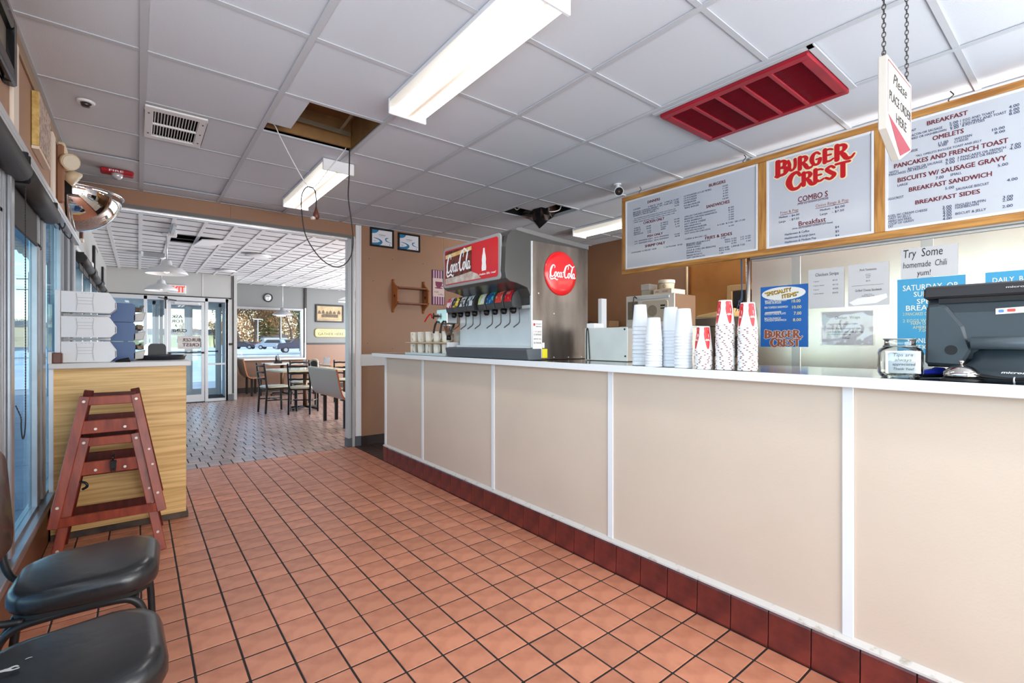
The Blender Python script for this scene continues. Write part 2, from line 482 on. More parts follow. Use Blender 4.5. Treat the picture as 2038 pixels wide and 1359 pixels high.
TXT = {
 'b1_head': [["DINNERS",2.55,2.422,2.476,0.026],["CHICKEN ONLY",2.594,2.38,2.299,0.027],["FISH ONLY",2.552,2.395,2.175,0.022],["SHRIMP ONLY",2.577,2.372,2.089,0.026],["BURGERS",1.972,1.839,2.474,0.027],["SANDWICHES",1.996,1.807,2.311,0.027],["FRIES & SIDES",2.004,1.787,2.063,0.026]],
 'b1_body': [["CHICKEN",2.706,2.628,2.446,0.016],["4 PIECE  16.00   3 PIECE 15.00",2.547,2.241,2.438,0.016],["BROILED CHICKEN BREAST 1PC 10.00 2PC 14.00",2.706,2.241,2.42,0.016],["BREADED WHITEFISH (half lb.)",2.706,2.435,2.404,0.016],["14.00",2.279,2.237,2.407,0.015],["SHRIMP 21 PIECES (half lb.)",2.706,2.462,2.388,0.016],["16.00",2.279,2.237,2.388,0.014],["ALL DINNERS INCLUDE CHOICE OF 2 SIDES: COLE SLAW OR",2.696,2.271,2.363,0.011],["CORN, RICE, POTATO, COTTAGE CHEESE OR MAC AND CHEESE",2.706,2.262,2.347,0.011],["FRIES AND BREAD, ADD SOUP OR CHILI 1.00",2.696,2.279,2.329,0.011],["4 PIECE",2.698,2.628,2.273,0.016],["14.00",2.565,2.515,2.267,0.016],["12 PIECE",2.416,2.343,2.268,0.015],["27.00",2.286,2.234,2.273,0.014],["8 PIECE",2.698,2.622,2.254,0.016],["20.00",2.562,2.515,2.248,0.015],["16 PIECE",2.416,2.343,2.25,0.015],["42.00",2.284,2.234,2.253,0.015],["BREAST",2.698,2.624,2.234,0.016],["4.75",2.552,2.515,2.225,0.016],["THIGH",2.416,2.363,2.231,0.016],["3.75",2.278,2.236,2.232,0.015],["DRUMSTICK",2.698,2.596,2.217,0.016],["2.75",2.55,2.515,2.209,0.016],["WING",2.416,2.368,2.214,0.016],["2.25",2.271,2.232,2.211,0.015],["4 PC. WHITEFISH ONLY   10 PC WHITEFISH",2.692,2.337,2.153,0.014],["15.00",2.281,2.232,2.148,0.013],["6 PC. WHITEFISH ONLY   20 PC WHITEFISH",2.692,2.337,2.132,0.014],["28.00",2.279,2.231,2.131,0.013],["1/4 POUND 10 PIECES  14.00",2.726,2.459,2.056,0.016],["1 1/4 POUND  27.00",2.382,2.209,2.053,0.015],["1/3 POUNDER (1/3 LB. MORE)",2.193,1.953,2.446,0.016],["10.00",1.862,1.82,2.446,0.014],["1/2 POUNDER",2.193,2.077,2.427,0.016],["11.00",1.862,1.819,2.428,0.014],["1/4 POUNDER",2.193,2.077,2.408,0.016],["7.00",1.859,1.819,2.408,0.014],["HAMBURGER",2.193,2.083,2.389,0.016],["6.00",1.859,1.819,2.389,0.014],["DOUBLE BURGER",2.193,2.049,2.367,0.016],["8.00",1.859,1.819,2.369,0.013],["TRIPLE BURGER",2.19,2.06,2.347,0.016],["10.00",1.861,1.816,2.348,0.014],["GRILLED CHICKEN SANDWICH",2.187,1.919,2.275,0.016],["8.00",1.817,1.774,2.269,0.014],["BREADED CHICKEN SANDWICH",2.187,1.909,2.255,0.017],["8.00",1.816,1.774,2.251,0.014],["PORK BARBEQUE",2.187,2.031,2.235,0.016],["7.00",1.814,1.774,2.233,0.014],["HOT HAM & CHEESE",2.187,2.001,2.214,0.017],["7.00",1.814,1.774,2.214,0.014],["FISH SANDWICH",2.187,2.043,2.194,0.016],["7.00",1.814,1.774,2.197,0.013],["VEGETARIAN BURGER",2.187,1.993,2.173,0.017],["7.00",1.814,1.774,2.179,0.014],["CHICKEN NUGGETS",2.187,2.013,2.154,0.016],["6-5.00  8-7.00  20-17.00",1.904,1.689,2.154,0.014],["HOT DOG OR CHILI DOG",2.185,1.962,2.135,0.016],["6.00",1.813,1.773,2.13,0.013],["CHEESE & BACON 1.00",2.183,1.993,2.089,0.015],["5.00",1.876,1.839,2.046,0.014],["BREADED MUSHROOMS",2.17,1.963,2.046,0.016],["REG 3.50",1.844,1.754,2.028,0.014],["LG 4.50",1.722,1.648,2.029,0.013],["FRENCH FRIES",2.17,2.039,2.032,0.016],["REG 3.50",1.841,1.754,2.011,0.014],["LG 4.50",1.722,1.648,2.013,0.013],["ONION RINGS",2.169,2.049,2.014,0.016],["6.00",1.792,1.754,1.994,0.013],["7.00",1.682,1.647,1.992,0.013],["SOUP & CHILI (IN SEASON)",2.169,1.919,1.992,0.016],["REG 4.00   LARGE 7.00",1.889,1.69,1.969,0.016],["DINNER ROLLS",2.169,2.043,1.973,0.016],["REG 4.00",1.889,1.806,1.952,0.015],["BAKED POTATO",2.167,2.03,1.951,0.016],["1.00",1.888,1.856,1.931,0.013],["GIFT CERTIFICATES",2.167,2.007,1.93,0.017]],
 'b2_head': [["COMBO S",1.327,1.149,2.204,0.043],["Breakfast",1.323,1.16,2.041,0.036]],
 'b2_sub': [["Fries & Pop",1.441,1.326,2.146,0.023],["Onion Rings & Pop",1.22,1.033,2.144,0.026]],
 'b2_body': [["(With any sandwich purchase)",1.331,1.146,2.186,0.013],["Medium",1.45,1.393,2.117,0.018],["- $6.00",1.382,1.319,2.115,0.017],["Large",1.45,1.407,2.086,0.017],["- $7.50",1.381,1.321,2.088,0.018],["Medium",1.193,1.135,2.114,0.017],["- $6.00",1.123,1.054,2.113,0.018],["Large",1.193,1.151,2.086,0.017],["- $7.50",1.123,1.058,2.087,0.018],["(With any breakfast sandwich purchase)",1.365,1.12,2.023,0.014],["Hashbrown & Coffee",1.412,1.258,1.99,0.019],["$4",1.107,1.085,1.985,0.017],["Hashbrown & Large Juice",1.412,1.223,1.963,0.019],["$5",1.106,1.085,1.957,0.018],["Hashbrown & Medium Pop",1.412,1.217,1.936,0.019],["$4",1.106,1.084,1.93,0.017]],
 'b3_head': [["BREAKFAST",0.65,0.481,2.488,0.028],["OMELETS",0.626,0.497,2.394,0.029],["PANCAKES AND FRENCH TOAST",0.8,0.328,2.285,0.03],["BISCUITS W/ SAUSAGE GRAVY",0.784,0.334,2.197,0.03],["BREAKFAST SANDWICH",0.731,0.388,2.128,0.029],["BREAKFAST SIDES",0.702,0.433,2.047,0.027]],
 'b3_body': [["1 EGG AND TOAST",0.51,0.377,2.457,0.017],["5.00",0.555,0.519,2.457,0.019],["4.00",0.325,0.288,2.46,0.019],["2 EGGS AND TOAST",0.808,0.699,2.478,0.016],["BACON OR SAUSAGE",0.727,0.584,2.449,0.017],["7.00",0.553,0.518,2.441,0.018],["1 EGG MEAT AND TOAST",0.51,0.334,2.44,0.017],["6.00",0.323,0.288,2.441,0.019],["FRIED OR HASHBROWN",0.727,0.568,2.43,0.016],["9.00",0.552,0.516,2.427,0.019],["& POTATOES",0.503,0.415,2.428,0.017],["8.00",0.324,0.287,2.424,0.019],["11.00",0.601,0.56,2.361,0.02],["WESTERN",0.535,0.464,2.364,0.017],["10.00",0.386,0.34,2.363,0.018],["9.00",0.601,0.565,2.348,0.018],["CHEESE",0.535,0.478,2.349,0.016],["8.00",0.377,0.339,2.344,0.017],["HAM AND CHEESE",0.808,0.692,2.358,0.017],["*ALL OMELETS INCLUDE TOAST AND JELLY",0.7,0.426,2.323,0.015],["3 WITH",0.837,0.782,2.26,0.016],["BACON OR SAUSAGE",0.736,0.584,2.258,0.017],["9.00",0.571,0.534,2.257,0.02],["3 PANCAKES OR FRENCH",0.522,0.336,2.257,0.017],["7.00",0.319,0.283,2.258,0.019],["3 PANCAKES OR FRENCH",0.839,0.652,2.245,0.017],["5.00",0.571,0.533,2.24,0.02],["1 PANCAKE OR FRENCH",0.52,0.349,2.242,0.017],["4.00",0.323,0.282,2.243,0.018],["LARGE",0.785,0.737,2.172,0.017],["7.00",0.613,0.579,2.168,0.021],["SMALL",0.551,0.505,2.171,0.017],["5.00",0.366,0.328,2.168,0.019],["EGGCREST",0.833,0.756,2.101,0.017],["5.00",0.573,0.536,2.1,0.019],["SAUSAGE BISCUIT",0.528,0.398,2.085,0.017],["4.00",0.332,0.294,2.082,0.019],["BAGEL W/ CREAM CHEESE",0.841,0.649,1.999,0.017],["3.00",0.584,0.546,1.996,0.02],["ENGLISH MUFFIN",0.53,0.411,1.997,0.017],["3.00",0.347,0.31,1.997,0.018],["TOAST W/ JELLY",0.841,0.723,1.983,0.017],["2.00",0.583,0.546,1.98,0.02],["HASHBROWN",0.53,0.438,1.983,0.017],["2.00",0.348,0.311,1.981,0.019],["AMERICAN FRIES",0.84,0.72,1.966,0.017],["4.00",0.583,0.546,1.964,0.02],["SCOOP OF GRAVY",0.84,0.708,1.95,0.017],["4.00",0.583,0.546,1.948,0.02],["BISCUIT & JELLY",0.53,0.409,1.95,0.017],["2.00",0.349,0.311,1.948,0.019],["MEAT",0.841,0.805,1.935,0.017],["4.00",0.583,0.545,1.93,0.02]],
 'sp_title': [["\"SPECIALITY",1.556,1.381,1.579,0.04],["ITEMS\"",1.439,1.338,1.561,0.035]],
 'sp_body': [["BACON MUSHROOM",1.566,1.42,1.537,0.014],["SWISS BURGER",1.565,1.454,1.522,0.015],["FISH TORPEDO SANDWICH",1.569,1.412,1.489,0.015],["GRILLED CHEESE PLATE",1.569,1.425,1.443,0.014],["BACON RANCH",1.569,1.459,1.41,0.015],["CHICKEN SANDWICH",1.569,1.422,1.396,0.014]],
 'sp_price': [["10.00",1.385,1.33,1.523,0.021],["10.00",1.382,1.324,1.481,0.02],["7.00",1.372,1.324,1.437,0.021],["8.00",1.377,1.326,1.392,0.02]],
 'chick': [["Chicken Strips",1.239,1.103,1.689,0.022],["3 piece",1.249,1.217,1.652,0.008],["$7.25",1.136,1.11,1.65,0.009],["3 piece dinner",1.249,1.185,1.623,0.008],["$11.25",1.136,1.105,1.621,0.009],["5 piece",1.249,1.218,1.596,0.008],["$10.50",1.136,1.105,1.594,0.01],["5 piece dinner",1.25,1.187,1.569,0.008],["$14.50",1.137,1.106,1.567,0.01]],
 'pork': [["Pork Tenderloin",0.986,0.9,1.696,0.014],["Lettuce",0.956,0.93,1.671,0.006],["Tomato",0.956,0.93,1.66,0.007],["Onion",0.954,0.934,1.649,0.007],["$8.25",0.954,0.932,1.628,0.008],["Grilled Cheese Sandwich",1.011,0.874,1.567,0.015],["Chips Fries",0.963,0.922,1.544,0.006],["Pickle Spear 7.50",0.975,0.912,1.534,0.007]],
 'gen': [["Chicken  Wraps",1.124,0.986,1.397,0.018],["Crispy or Grilled, Lettuce and Tomato",1.166,0.997,1.36,0.01],["Cheese, Ranch, served with fries",1.167,0.982,1.33,0.011],["CHICKEN WRAP  with drink and fries",1.168,0.97,1.306,0.013],["or salad and dressing",1.168,1.037,1.294,0.008],["$ 9.25 each",1.08,1.041,1.268,0.009]],
 'try': [["Try  Some",0.768,0.591,1.748,0.049],["homemade  Chili",0.769,0.573,1.687,0.036],["yum!",0.705,0.643,1.637,0.033]],
 'sat': [["SATURDAY  OR",0.77,0.524,1.552,0.033],["SUNDAY",0.719,0.577,1.514,0.029],["SPECIAL",0.705,0.559,1.471,0.029],["BREAKFAST",0.755,0.536,1.433,0.031],["ONLY",0.724,0.641,1.242,0.028],["WEEKDAYS",0.755,0.571,1.203,0.028]],
 'sat_small': [["2 PANCAKES OR FRENCH TOAST",0.77,0.525,1.404,0.018],["2 EGGS WITH MEAT",0.77,0.559,1.364,0.018],["HAM OR BACON",0.732,0.571,1.348,0.017],["AMERICAN FRIES",0.724,0.559,1.325,0.017],["7.00",0.697,0.654,1.307,0.015]],
 'daily': [["DAILY  BREAKFAST",0.39,0.14,1.565,0.026]],
}

# ------------------------------------------------------------------ palette
CH = 2.65                      # ceiling height
m_grout = mat('floor_grout', (40, 34, 32), 0.85, var=0.4, vscale=20)
m_tile = mat('quarry_tile', (206, 138, 108), 0.42, rgb2=(178, 112, 86), vscale=9, objvar=0.10, bump=0.15, bscale=40, contrast=(0.3, 0.6), spec=0.4)
m_tile_dark = mat('quarry_tile_shaded_clay', (150, 98, 76), 0.42, rgb2=(118, 78, 64), vscale=9, objvar=0.14, bump=0.15, bscale=40, spec=0.4)
m_base = mat('cove_tile_red', (138, 56, 44), 0.3, rgb2=(82, 34, 32), vscale=8, objvar=0.10, bump=0.2, bscale=25, contrast=(0.3, 0.7))
m_brick = mat('paver_brick', (168, 138, 126), 0.28, rgb2=(136, 110, 102), vscale=7, objvar=0.22, bump=0.2, bscale=40)
m_ctile = mat('ceiling_panel', (208, 214, 222), 0.9, bump=0.25, bscale=220, objvar=0.015)
m_ctile2 = mat('scored_ceiling_panel', (222, 224, 228), 0.9, bump=0.2, bscale=200, objvar=0.03)
m_grid = mat('ceiling_grid_metal', (192, 197, 203), 0.5, metal=0.0)
m_void = mat('dark_void', (26, 20, 18), 0.9)
m_brown = mat('brown_wall_paint', (166, 126, 98), 0.45, rgb2=(160, 121, 94), vscale=2, bump=0.12, bscale=180)
m_gray = mat('gray_wall_paint', (158, 158, 156), 0.6, bump=0.06, bscale=120)
m_graydk = mat('dark_gray_wall_paint', (118, 120, 120), 0.6, bump=0.06, bscale=120)
m_alu = mat('aluminium_frame', (176, 180, 184), 0.3, metal=0.75, var=0.12, vscale=10)
m_alu_lt = mat('pale_aluminium', (205, 208, 210), 0.35, metal=0.35)
m_white = mat('white_paint', (236, 237, 238), 0.45, bump=0.05, bscale=60)
m_cream = mat('cream_batten', (226, 212, 196), 0.5)
m_black = mat('black_metal', (22, 22, 24), 0.35, metal=0.3)
m_blackm = mat('black_matt', (24, 24, 25), 0.7)
m_darkbase = mat('dark_rubber_base', (46, 34, 32), 0.5)
m_glass = glass('clear_glass', (0.90, 0.95, 0.96), 0.8)
m_glass_t = glass('tinted_glass', (0.74, 0.88, 0.92), 0.28)
m_steel = mat('brushed_steel', (188, 184, 178), 0.30, metal=1.0, var=0.18, vscale=3, bump=0.05, bscale=14, stretch=(1, 6, 0.4))
m_steel_top = mat('steel_counter_top', (196, 194, 190), 0.14, metal=1.0, var=0.1, vscale=5)
m_steel_dk = mat('dark_steel', (88, 86, 84), 0.32, metal=0.9, var=0.3, vscale=5)
m_panel = mat('counter_panel_beige', (220, 200, 180), 0.38, rgb2=(214, 194, 174), vscale=1.5, bump=0.10, bscale=130)
m_red = mat('red_paint', (196, 26, 34), 0.4)
def diffuser_mat():
    """prismatic acrylic, brightest over its two tubes (the tubes run along local Y, 5 cm either side)"""
    m = mat('light_diffuser', (255, 250, 240), 0.5, bump=0.3, bscale=250, emit=LAMP_COLOR, estr=1.0)
    N, L = m.node_tree.nodes, m.node_tree.links
    b = N['Principled BSDF']
    tc = N.new('ShaderNodeTexCoord')
    sx = N.new('ShaderNodeSeparateXYZ')
    L.new(tc.outputs['Object'], sx.inputs[0])
    ab = N.new('ShaderNodeMath'); ab.operation = 'ABSOLUTE'
    L.new(sx.outputs['X'], ab.inputs[0])
    rp = N.new('ShaderNodeValToRGB')
    e = rp.color_ramp.elements
    e[0].position, e[0].color = 0.0, (0.024, 0.019, 0.014, 1)
    e[1].position, e[1].color = 1.0, (0.024, 0.022, 0.018, 1)
    for p, c in ((0.10, (0.04, 0.034, 0.027, 1)), (0.38, (1.0, 0.97, 0.91, 1)), (0.62, (0.8, 0.77, 0.72, 1)), (0.9, (0.034, 0.032, 0.028, 1))):
        k = e.new(p); k.color = c
    mr = N.new('ShaderNodeMapRange')
    mr.inputs['From Max'].default_value = 0.115
    L.new(ab.outputs[0], mr.inputs['Value'])
    L.new(mr.outputs['Result'], rp.inputs['Fac'])
    L.new(rp.outputs['Color'], b.inputs['Emission Color'])
    b.inputs['Emission Strength'].default_value = LAMP
    return m
m_diff = diffuser_mat()

FWX, FWY = math.sin(YAW), math.cos(YAW)
def seen(x, y, z, mar=0.0):
    d = x * FWX + y * FWY
    if d < 0.3:
        return 0
    px = (x * FWY - y * FWX) / d
    py = (z - EYE) / d
    return 1.0 / d if (-1.086 - mar < px < 1.083 + mar and abs(py) < 0.722 + mar) else 0

# ------------------------------------------------------------------ lobby floor of square quarry tiles
floor = struct('floor', MB().box(-0.56, 5.2, -1.7, 5.62, -0.12, -0.0014), m_grout)
P_ = 0.157
xs = [-0.304 + P_ * i for i in range(15)]                     # grid lines across
cols = [(-0.44, xs[0])] + [(xs[i], xs[i + 1]) for i in range(14)] + [(xs[14], 2.013)]
rows = [1.966 + P_ * k for k in range(-12, 24)]
G = 0.0035
tmesh = {}
cand = []
for ci, (x0, x1) in enumerate(cols):
    for k in range(len(rows) - 1):
        y0, y1 = rows[k], rows[k + 1]
        cx, cy = (x0 + x1) / 2, (y0 + y1) / 2
        v = seen(cx, cy, 0, 0.06)
        if v: cand.append((v, ci, cx, cy, x1 - x0, P_))
        elif y1 > -1.6: cand.append((0, ci, cx, cy, x1 - x0, P_))
cand.sort(reverse=True)
rest = MB()
for i, (v, ci, cx, cy, w, h) in enumerate(cand):
    if i < 300 and v > 0:
        key = round(w, 3)
        if key not in tmesh:
            tmesh[key] = mesh_from('tile', MB().box(-w / 2 + G, w / 2 - G, -h / 2 + G, h / 2 - G, -0.014, 0.0), 0.0018)
            tmesh[key].materials.append(m_tile)
        t = bpy.data.objects.new('tile', tmesh[key])
        C.objects.link(t)
        t.parent = floor
        t.location = (cx, cy, random.uniform(-0.0006, 0.0006))
        t.rotation_euler = (random.uniform(-0.002, 0.002), random.uniform(-0.002, 0.002), 0)
    else:
        rest.box(cx - w / 2 + G, cx + w / 2 - G, cy - h / 2 + G, cy + h / 2 - G, -0.014, 0.0)
obj('tile_field', rest, m_tile, floor, kind='stuff')
rest = MB()
for i in range(18):
    for j in range(8):
        x0, y0 = 2.02 + i * 0.18, 4.74 + j * 0.11
        rest.box(x0 + 0.003, x0 + 0.177, y0 + 0.003, y0 + 0.107, -0.014, 0.0)
obj('service_aisle_tiles', rest, mat('dark_tile', (70, 54, 50), 0.3, objvar=0.1, var=0.3, vscale=8), floor, kind='stuff')

# ------------------------------------------------------------------ dining floor of brick pavers
floor2 = struct('floor', MB().box(-0.6, 6.2, 5.62, 13.2, -0.12, -0.0016), m_grout)
cand = []
# courses of upright bricks with a stretcher course between them
bm0 = mesh_from('brick', MB().box(-0.047, 0.047, -0.0995, 0.0995, -0.02, 0.0), 0.002)
bm1 = mesh_from('brick', MB().box(-0.1005, 0.1005, -0.0495, 0.0495, -0.02, 0.0), 0.002)
bm0.materials.append(m_brick)
bm1.materials.append(m_brick)
r, y = 0, 5.582
while y < 13.0:
    up = r % 2 == 0
    h, w = (0.202, 0.103) if up else (0.102, 0.203)
    x = -0.47 + (0.051 if r % 4 >= 2 else 0.0)
    while x < 5.9:
        cx, cy = x + w / 2, y + h / 2
        x += w
        if cy > 11.6 and cx < 1.55: continue
        v = seen(cx, cy, 0, 0.02) if cx < 0.34 * cy else 0
        cand.append((v, cx, cy, up))
    y += h
    r += 1
cand.sort(reverse=True)
rest = MB()
for i, (v, x, y, up) in enumerate(cand):
    if i < 300 and v > 0:
        t = bpy.data.objects.new('brick', bm0 if up else bm1)
        C.objects.link(t)
        t.parent = floor2
        t.location = (x, y, random.uniform(-0.0006, 0.0004))
    else:
        hw, hh = (0.047, 0.0995) if up else (0.1005, 0.0495)
        rest.box(x - hw, x + hw, y - hh, y + hh, -0.02, random.uniform(-0.0006, 0.0004))
obj('brick_field', rest, m_brick, floor2, kind='stuff')

# ------------------------------------------------------------------ lobby ceiling: metal grid and drop-in panels
ceiling = struct('ceiling', MB().box(-0.56, 5.3, -1.7, 5.62, 3.1, 3.2), m_void)
gx = [-0.44] + [0.02 + 0.6096 * i for i in range(9)] + [5.2]
gy = [-1.7] + [0.454 + 0.6096 * i for i in range(-3, 9)] + [5.60]
for x in gx[1:-1]:
    obj('ceiling_runner', MB().box(x - 0.015, x + 0.015, gy[0], gy[-1], CH - 0.004, CH + 0.002).box(x - 0.003, x + 0.003, gy[0], gy[-1], CH, CH + 0.035), m_grid, ceiling)
for y in gy[1:-1]:
    obj('ceiling_runner', MB().box(gx[0], gx[-1], y - 0.013, y + 0.013, CH - 0.002, CH + 0.003), m_grid, ceiling)
obj('wall_angle', MB().box(-0.44, -0.415, -1.7, 5.6, CH - 0.003, CH + 0.003).box(-0.44, 5.2, 5.575, 5.6, CH - 0.003, CH + 0.003).box(-0.44, -0.437, -1.7, 5.6, CH - 0.02, CH), m_grid, ceiling)
cmesh = {}
def panel(x0, x1, y0, y1, z=CH + 0.004, t=0.014):
    w, h = x1 - x0, y1 - y0
    key = (round(w, 3), round(h, 3))
    if key not in cmesh:
        cmesh[key] = mesh_from('ceiling_tile', MB().box(-w / 2, w / 2, -h / 2, h / 2, 0, t), 0.003)
        cmesh[key].materials.append(m_ctile)
    o = bpy.data.objects.new('ceiling_tile', cmesh[key])
    C.objects.link(o)
    o.parent = ceiling
    o.location = ((x0 + x1) / 2, (y0 + y1) / 2, z)
    return o
for i in range(len(gx) - 1):
    for j in range(len(gy) - 1):
        x0, x1, y0, y1 = gx[i] + 0.006, gx[i + 1] - 0.006, gy[j] + 0.006, gy[j + 1] - 0.006
        cx, cy = (x0 + x1) / 2, (y0 + y1) / 2
        if abs(cx - 0.934) < 0.1 and abs(cy - 3.198) < 0.1:      # open bay over the aisle, a cut piece left in it
            panel(x0 + 0.006, 0.79, y0 + 0.02, 3.36)
            continue
        if abs(cx - 3.373) < 0.1 and abs(cy - 3.807) < 0.1:      # open bay over the drinks machine
            panel(3.09, 3.36, 3.52, 3.86)
            continue
        if abs(cx - 0.325) < 0.1 and abs(cy - 3.807) < 0.1:      # bay with the air grille
            panel(0.345, x1, y0, y1)
            panel(x0, 0.345, 4.07, y1)
            continue
        if abs(cx - 2.763) < 0.1 and abs(cy - 1.369) < 0.2:      # bay with the red grille
            continue
        o = panel(x0, x1, y0, y1)
        if (i, j) in ((1, 11), (2, 12), (0, 10)):
            o.rotation_euler = (0.012, 0.0, 0)
            o.location.z += 0.006
# brown duct box above the open bay
duct = MB()
duct.box(0.62, 1.25, 2.88, 3.5, 2.86, 2.87).box(0.62, 1.25, 3.46, 3.48, 2.67, 2.86).box(0.62, 1.25, 2.89, 2.9, 2.67, 2.86).box(1.22, 1.235, 2.9, 3.46, 2.67, 2.86).box(0.635, 0.65, 2.9, 3.46, 2.67, 2.86)
obj('plenum_box', duct, mat('rusty_duct', (150, 112, 62), 0.6, rgb2=(112, 76, 38), vscale=3, bump=0.1), ceiling)
obj('hanger_strip', MB().bar((1.13, 2.95, 2.80), (1.13, 3.42, 2.76), 0.02, 0.004).bar((1.13, 2.95, 2.80), (1.16, 2.95, 2.67), 0.006, 0.006).bar((0.66, 3.36, 2.74), (1.2, 3.40, 2.74), 0.006, 0.03), mat('galvanised', (150, 140, 120), 0.4, metal=0.8), ceiling)
lid = MB().box(3.05, 3.70, 3.48, 4.14, 2.95, 2.96).box(3.05, 3.06, 3.48, 4.14, 2.67, 2.95).box(3.69, 3.70, 3.48, 4.14, 2.67, 2.95).box(3.05, 3.7, 4.13, 4.14, 2.67, 2.95)
obj('dark_plenum', lid, m_void, ceiling)
obj('rusty_joist', MB().box(3.06, 3.69, 3.88, 3.98, 2.72, 2.84).box(3.4, 3.46, 3.5, 4.1, 2.80, 2.88), mat('rust', (92, 52, 36), 0.8, var=0.4, vscale=8), ceiling)

# ------------------------------------------------------------------ dining ceiling: small scored panels
ceiling2 = struct('ceiling', MB().box(-0.6, 6.1, 5.72, 13.2, 2.95, 3.05), m_void)
S2 = 0.305
cand = []
for i in range(-2, 20):
    for j in range(0, 25):
        x, y = 0.02 + S2 * (i + 0.5), 5.74 + S2 * (j + 0.5)
        if y > 13.05: continue
        if abs(x - 0.63) < 0.32 and abs(y - 7.87) < 0.28: continue
        if y > 11.6 and x < 1.5: continue
        cand.append((seen(x, y, CH, 0.0) if x < 0.40 * y else 0, x, y, i))
cand.sort(reverse=True)
pm = mesh_from('ceiling_tile', MB().box(-S2 / 2 + 0.014, S2 / 2 - 0.014, -S2 / 2 + 0.009, S2 / 2 - 0.009, 0, 0.014), 0.006)
pm.materials.append(m_ctile2)
rest = MB()
for k, (v, x, y, i) in enumerate(cand):
    dz = random.uniform(0, 0.005)
    if k < 300 and v > 0:
        o = bpy.data.objects.new('ceiling_tile', pm)
        C.objects.link(o)
        o.parent = ceiling2
        o.location = (x, y, CH + 0.003 + dz)
        o.rotation_euler = (random.uniform(-0.012, 0.012), random.uniform(-0.004, 0.004), 0)
    else:
        rest.box(x - S2 / 2 + 0.014, x + S2 / 2 - 0.014, y - S2 / 2 + 0.009, y + S2 / 2 - 0.009, CH + 0.003 + dz, CH + 0.017 + dz)
obj('tile_field', rest, m_ctile2, ceiling2, kind='stuff')
for i in range(-1, 20):
    x = 0.02 + S2 * i
    obj('ceiling_runner', MB().box(x - 0.020, x + 0.020, 5.72, 13.1 if x > 1.5 else 11.66, CH - 0.001, CH + 0.004), mat('pale_runner', (226, 227, 229), 0.5), ceiling2)
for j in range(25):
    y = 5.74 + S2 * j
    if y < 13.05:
        obj('joint_shadow', MB().box(-0.47 if y < 11.6 else 1.5, 6.0, y - 0.010, y + 0.010, CH + 0.0005, CH + 0.0030), mat('joint_shadow_gray', (112, 112, 114), 0.8), ceiling2)  # dark strip painted for the shadow line between panel rows
o = obj('ceiling_tile', MB().box(-0.14, 0.14, -0.28, 0.28, 0, 0.014), m_ctile2, ceiling2, world=False)
o.location = (0.78, 7.86, CH - 0.02)
o.rotation_euler = (0.02, -0.10, 0.10)

# ------------------------------------------------------------------ shell of the lobby
RT = 3.3
roof = struct('roof', MB().box(-0.75, 6.4, -1.9, 13.4, RT, RT + 0.2), mat('roof_felt', (90, 90, 92), 0.9, var=0.2))
wl = MB().box(-0.50, -0.44, -1.7, 5.6, 2.10, RT)
wall_left = struct('wall_left', wl, m_brown)
struct('wall_left', MB().box(-0.50, -0.44, -1.7, 5.6, -0.12, 0.30), mat('wall_foot_brown', (128, 84, 58), 0.4, var=0.2, vscale=3))
struct('wall_front', MB().box(-0.56, 5.3, -1.82, -1.7, -0.12, RT), m_brown)
struct('wall_kitchen', MB().box(5.2, 5.32, -1.7, 5.6, -0.12, RT), mat('kitchen_wall_brown', (142, 104, 76), 0.4, rgb2=(128, 92, 66), vscale=1.2, bump=0.05, bscale=60))
WALL_BACK = struct('wall_back', MB().box(2.085, 6.1, 5.6, 5.72, -0.12, RT), m_brown)
# beam over the wide opening to the dining room
struct('wall_beam', MB().box(-0.6, 2.085, 5.6, 5.72, 2.50, RT), m_brown)
struct('trim_1', MB().box(-0.44, 1.99, 5.588, 5.6, 2.475, 2.51), mat('gray_trim', (112, 112, 110), 0.5))
struct('trim_2', MB().box(-0.44, 1.99, 5.6, 5.72, 2.468, 2.50).box(-0.44, 1.99, 5.63, 5.64, 2.455, 2.47).box(-0.44, 1.99, 5.69, 5.70, 2.455, 2.47), mat('bright_track', (236, 238, 240), 0.25, metal=0.5))
struct('trim_3', MB().box(0.74, 0.743, 5.5985, 5.6, 2.51, CH), mat('wall_joint', (120, 86, 64), 0.7))
# jamb on the right of the opening
struct('trim_4', MB().box(1.945, 1.985, 5.60, 5.70, 0.10, 2.50).box(1.99, 2.02, 5.575, 5.72, 0.0, 2.50).box(1.955, 1.965, 5.59, 5.60, 0.1, 2.48), m_alu_lt, bevel=0.003)
struct('trim_5', MB().box(2.03, 2.09, 5.58, 5.60, 0.12, 2.64).box(2.075, 2.095, 5.57, 5.60, 0.12, 2.64), m_white, bevel=0.003)
struct('trim_6', MB().box(1.94, 2.03, 5.59, 5.71, 0.0, 0.10).box(2.025, 2.095, 5.575, 5.60, 0.0, 0.12), mat('gray_foot', (92, 98, 104), 0.5), bevel=0.003)
struct('trim_7', MB().box(2.095, 2.46, 5.582, 5.60, 0.955, 1.095), m_white, bevel=0.003)
struct('baseboard_back', MB().box(2.095, 5.2, 5.585, 5.60, 0.0, 0.11), m_darkbase, bevel=0.003)
struct('trim_8', MB().box(3.24, 3.246, 5.594, 5.6, 1.13, CH), mat('brass_seam', (176, 140, 92), 0.4))
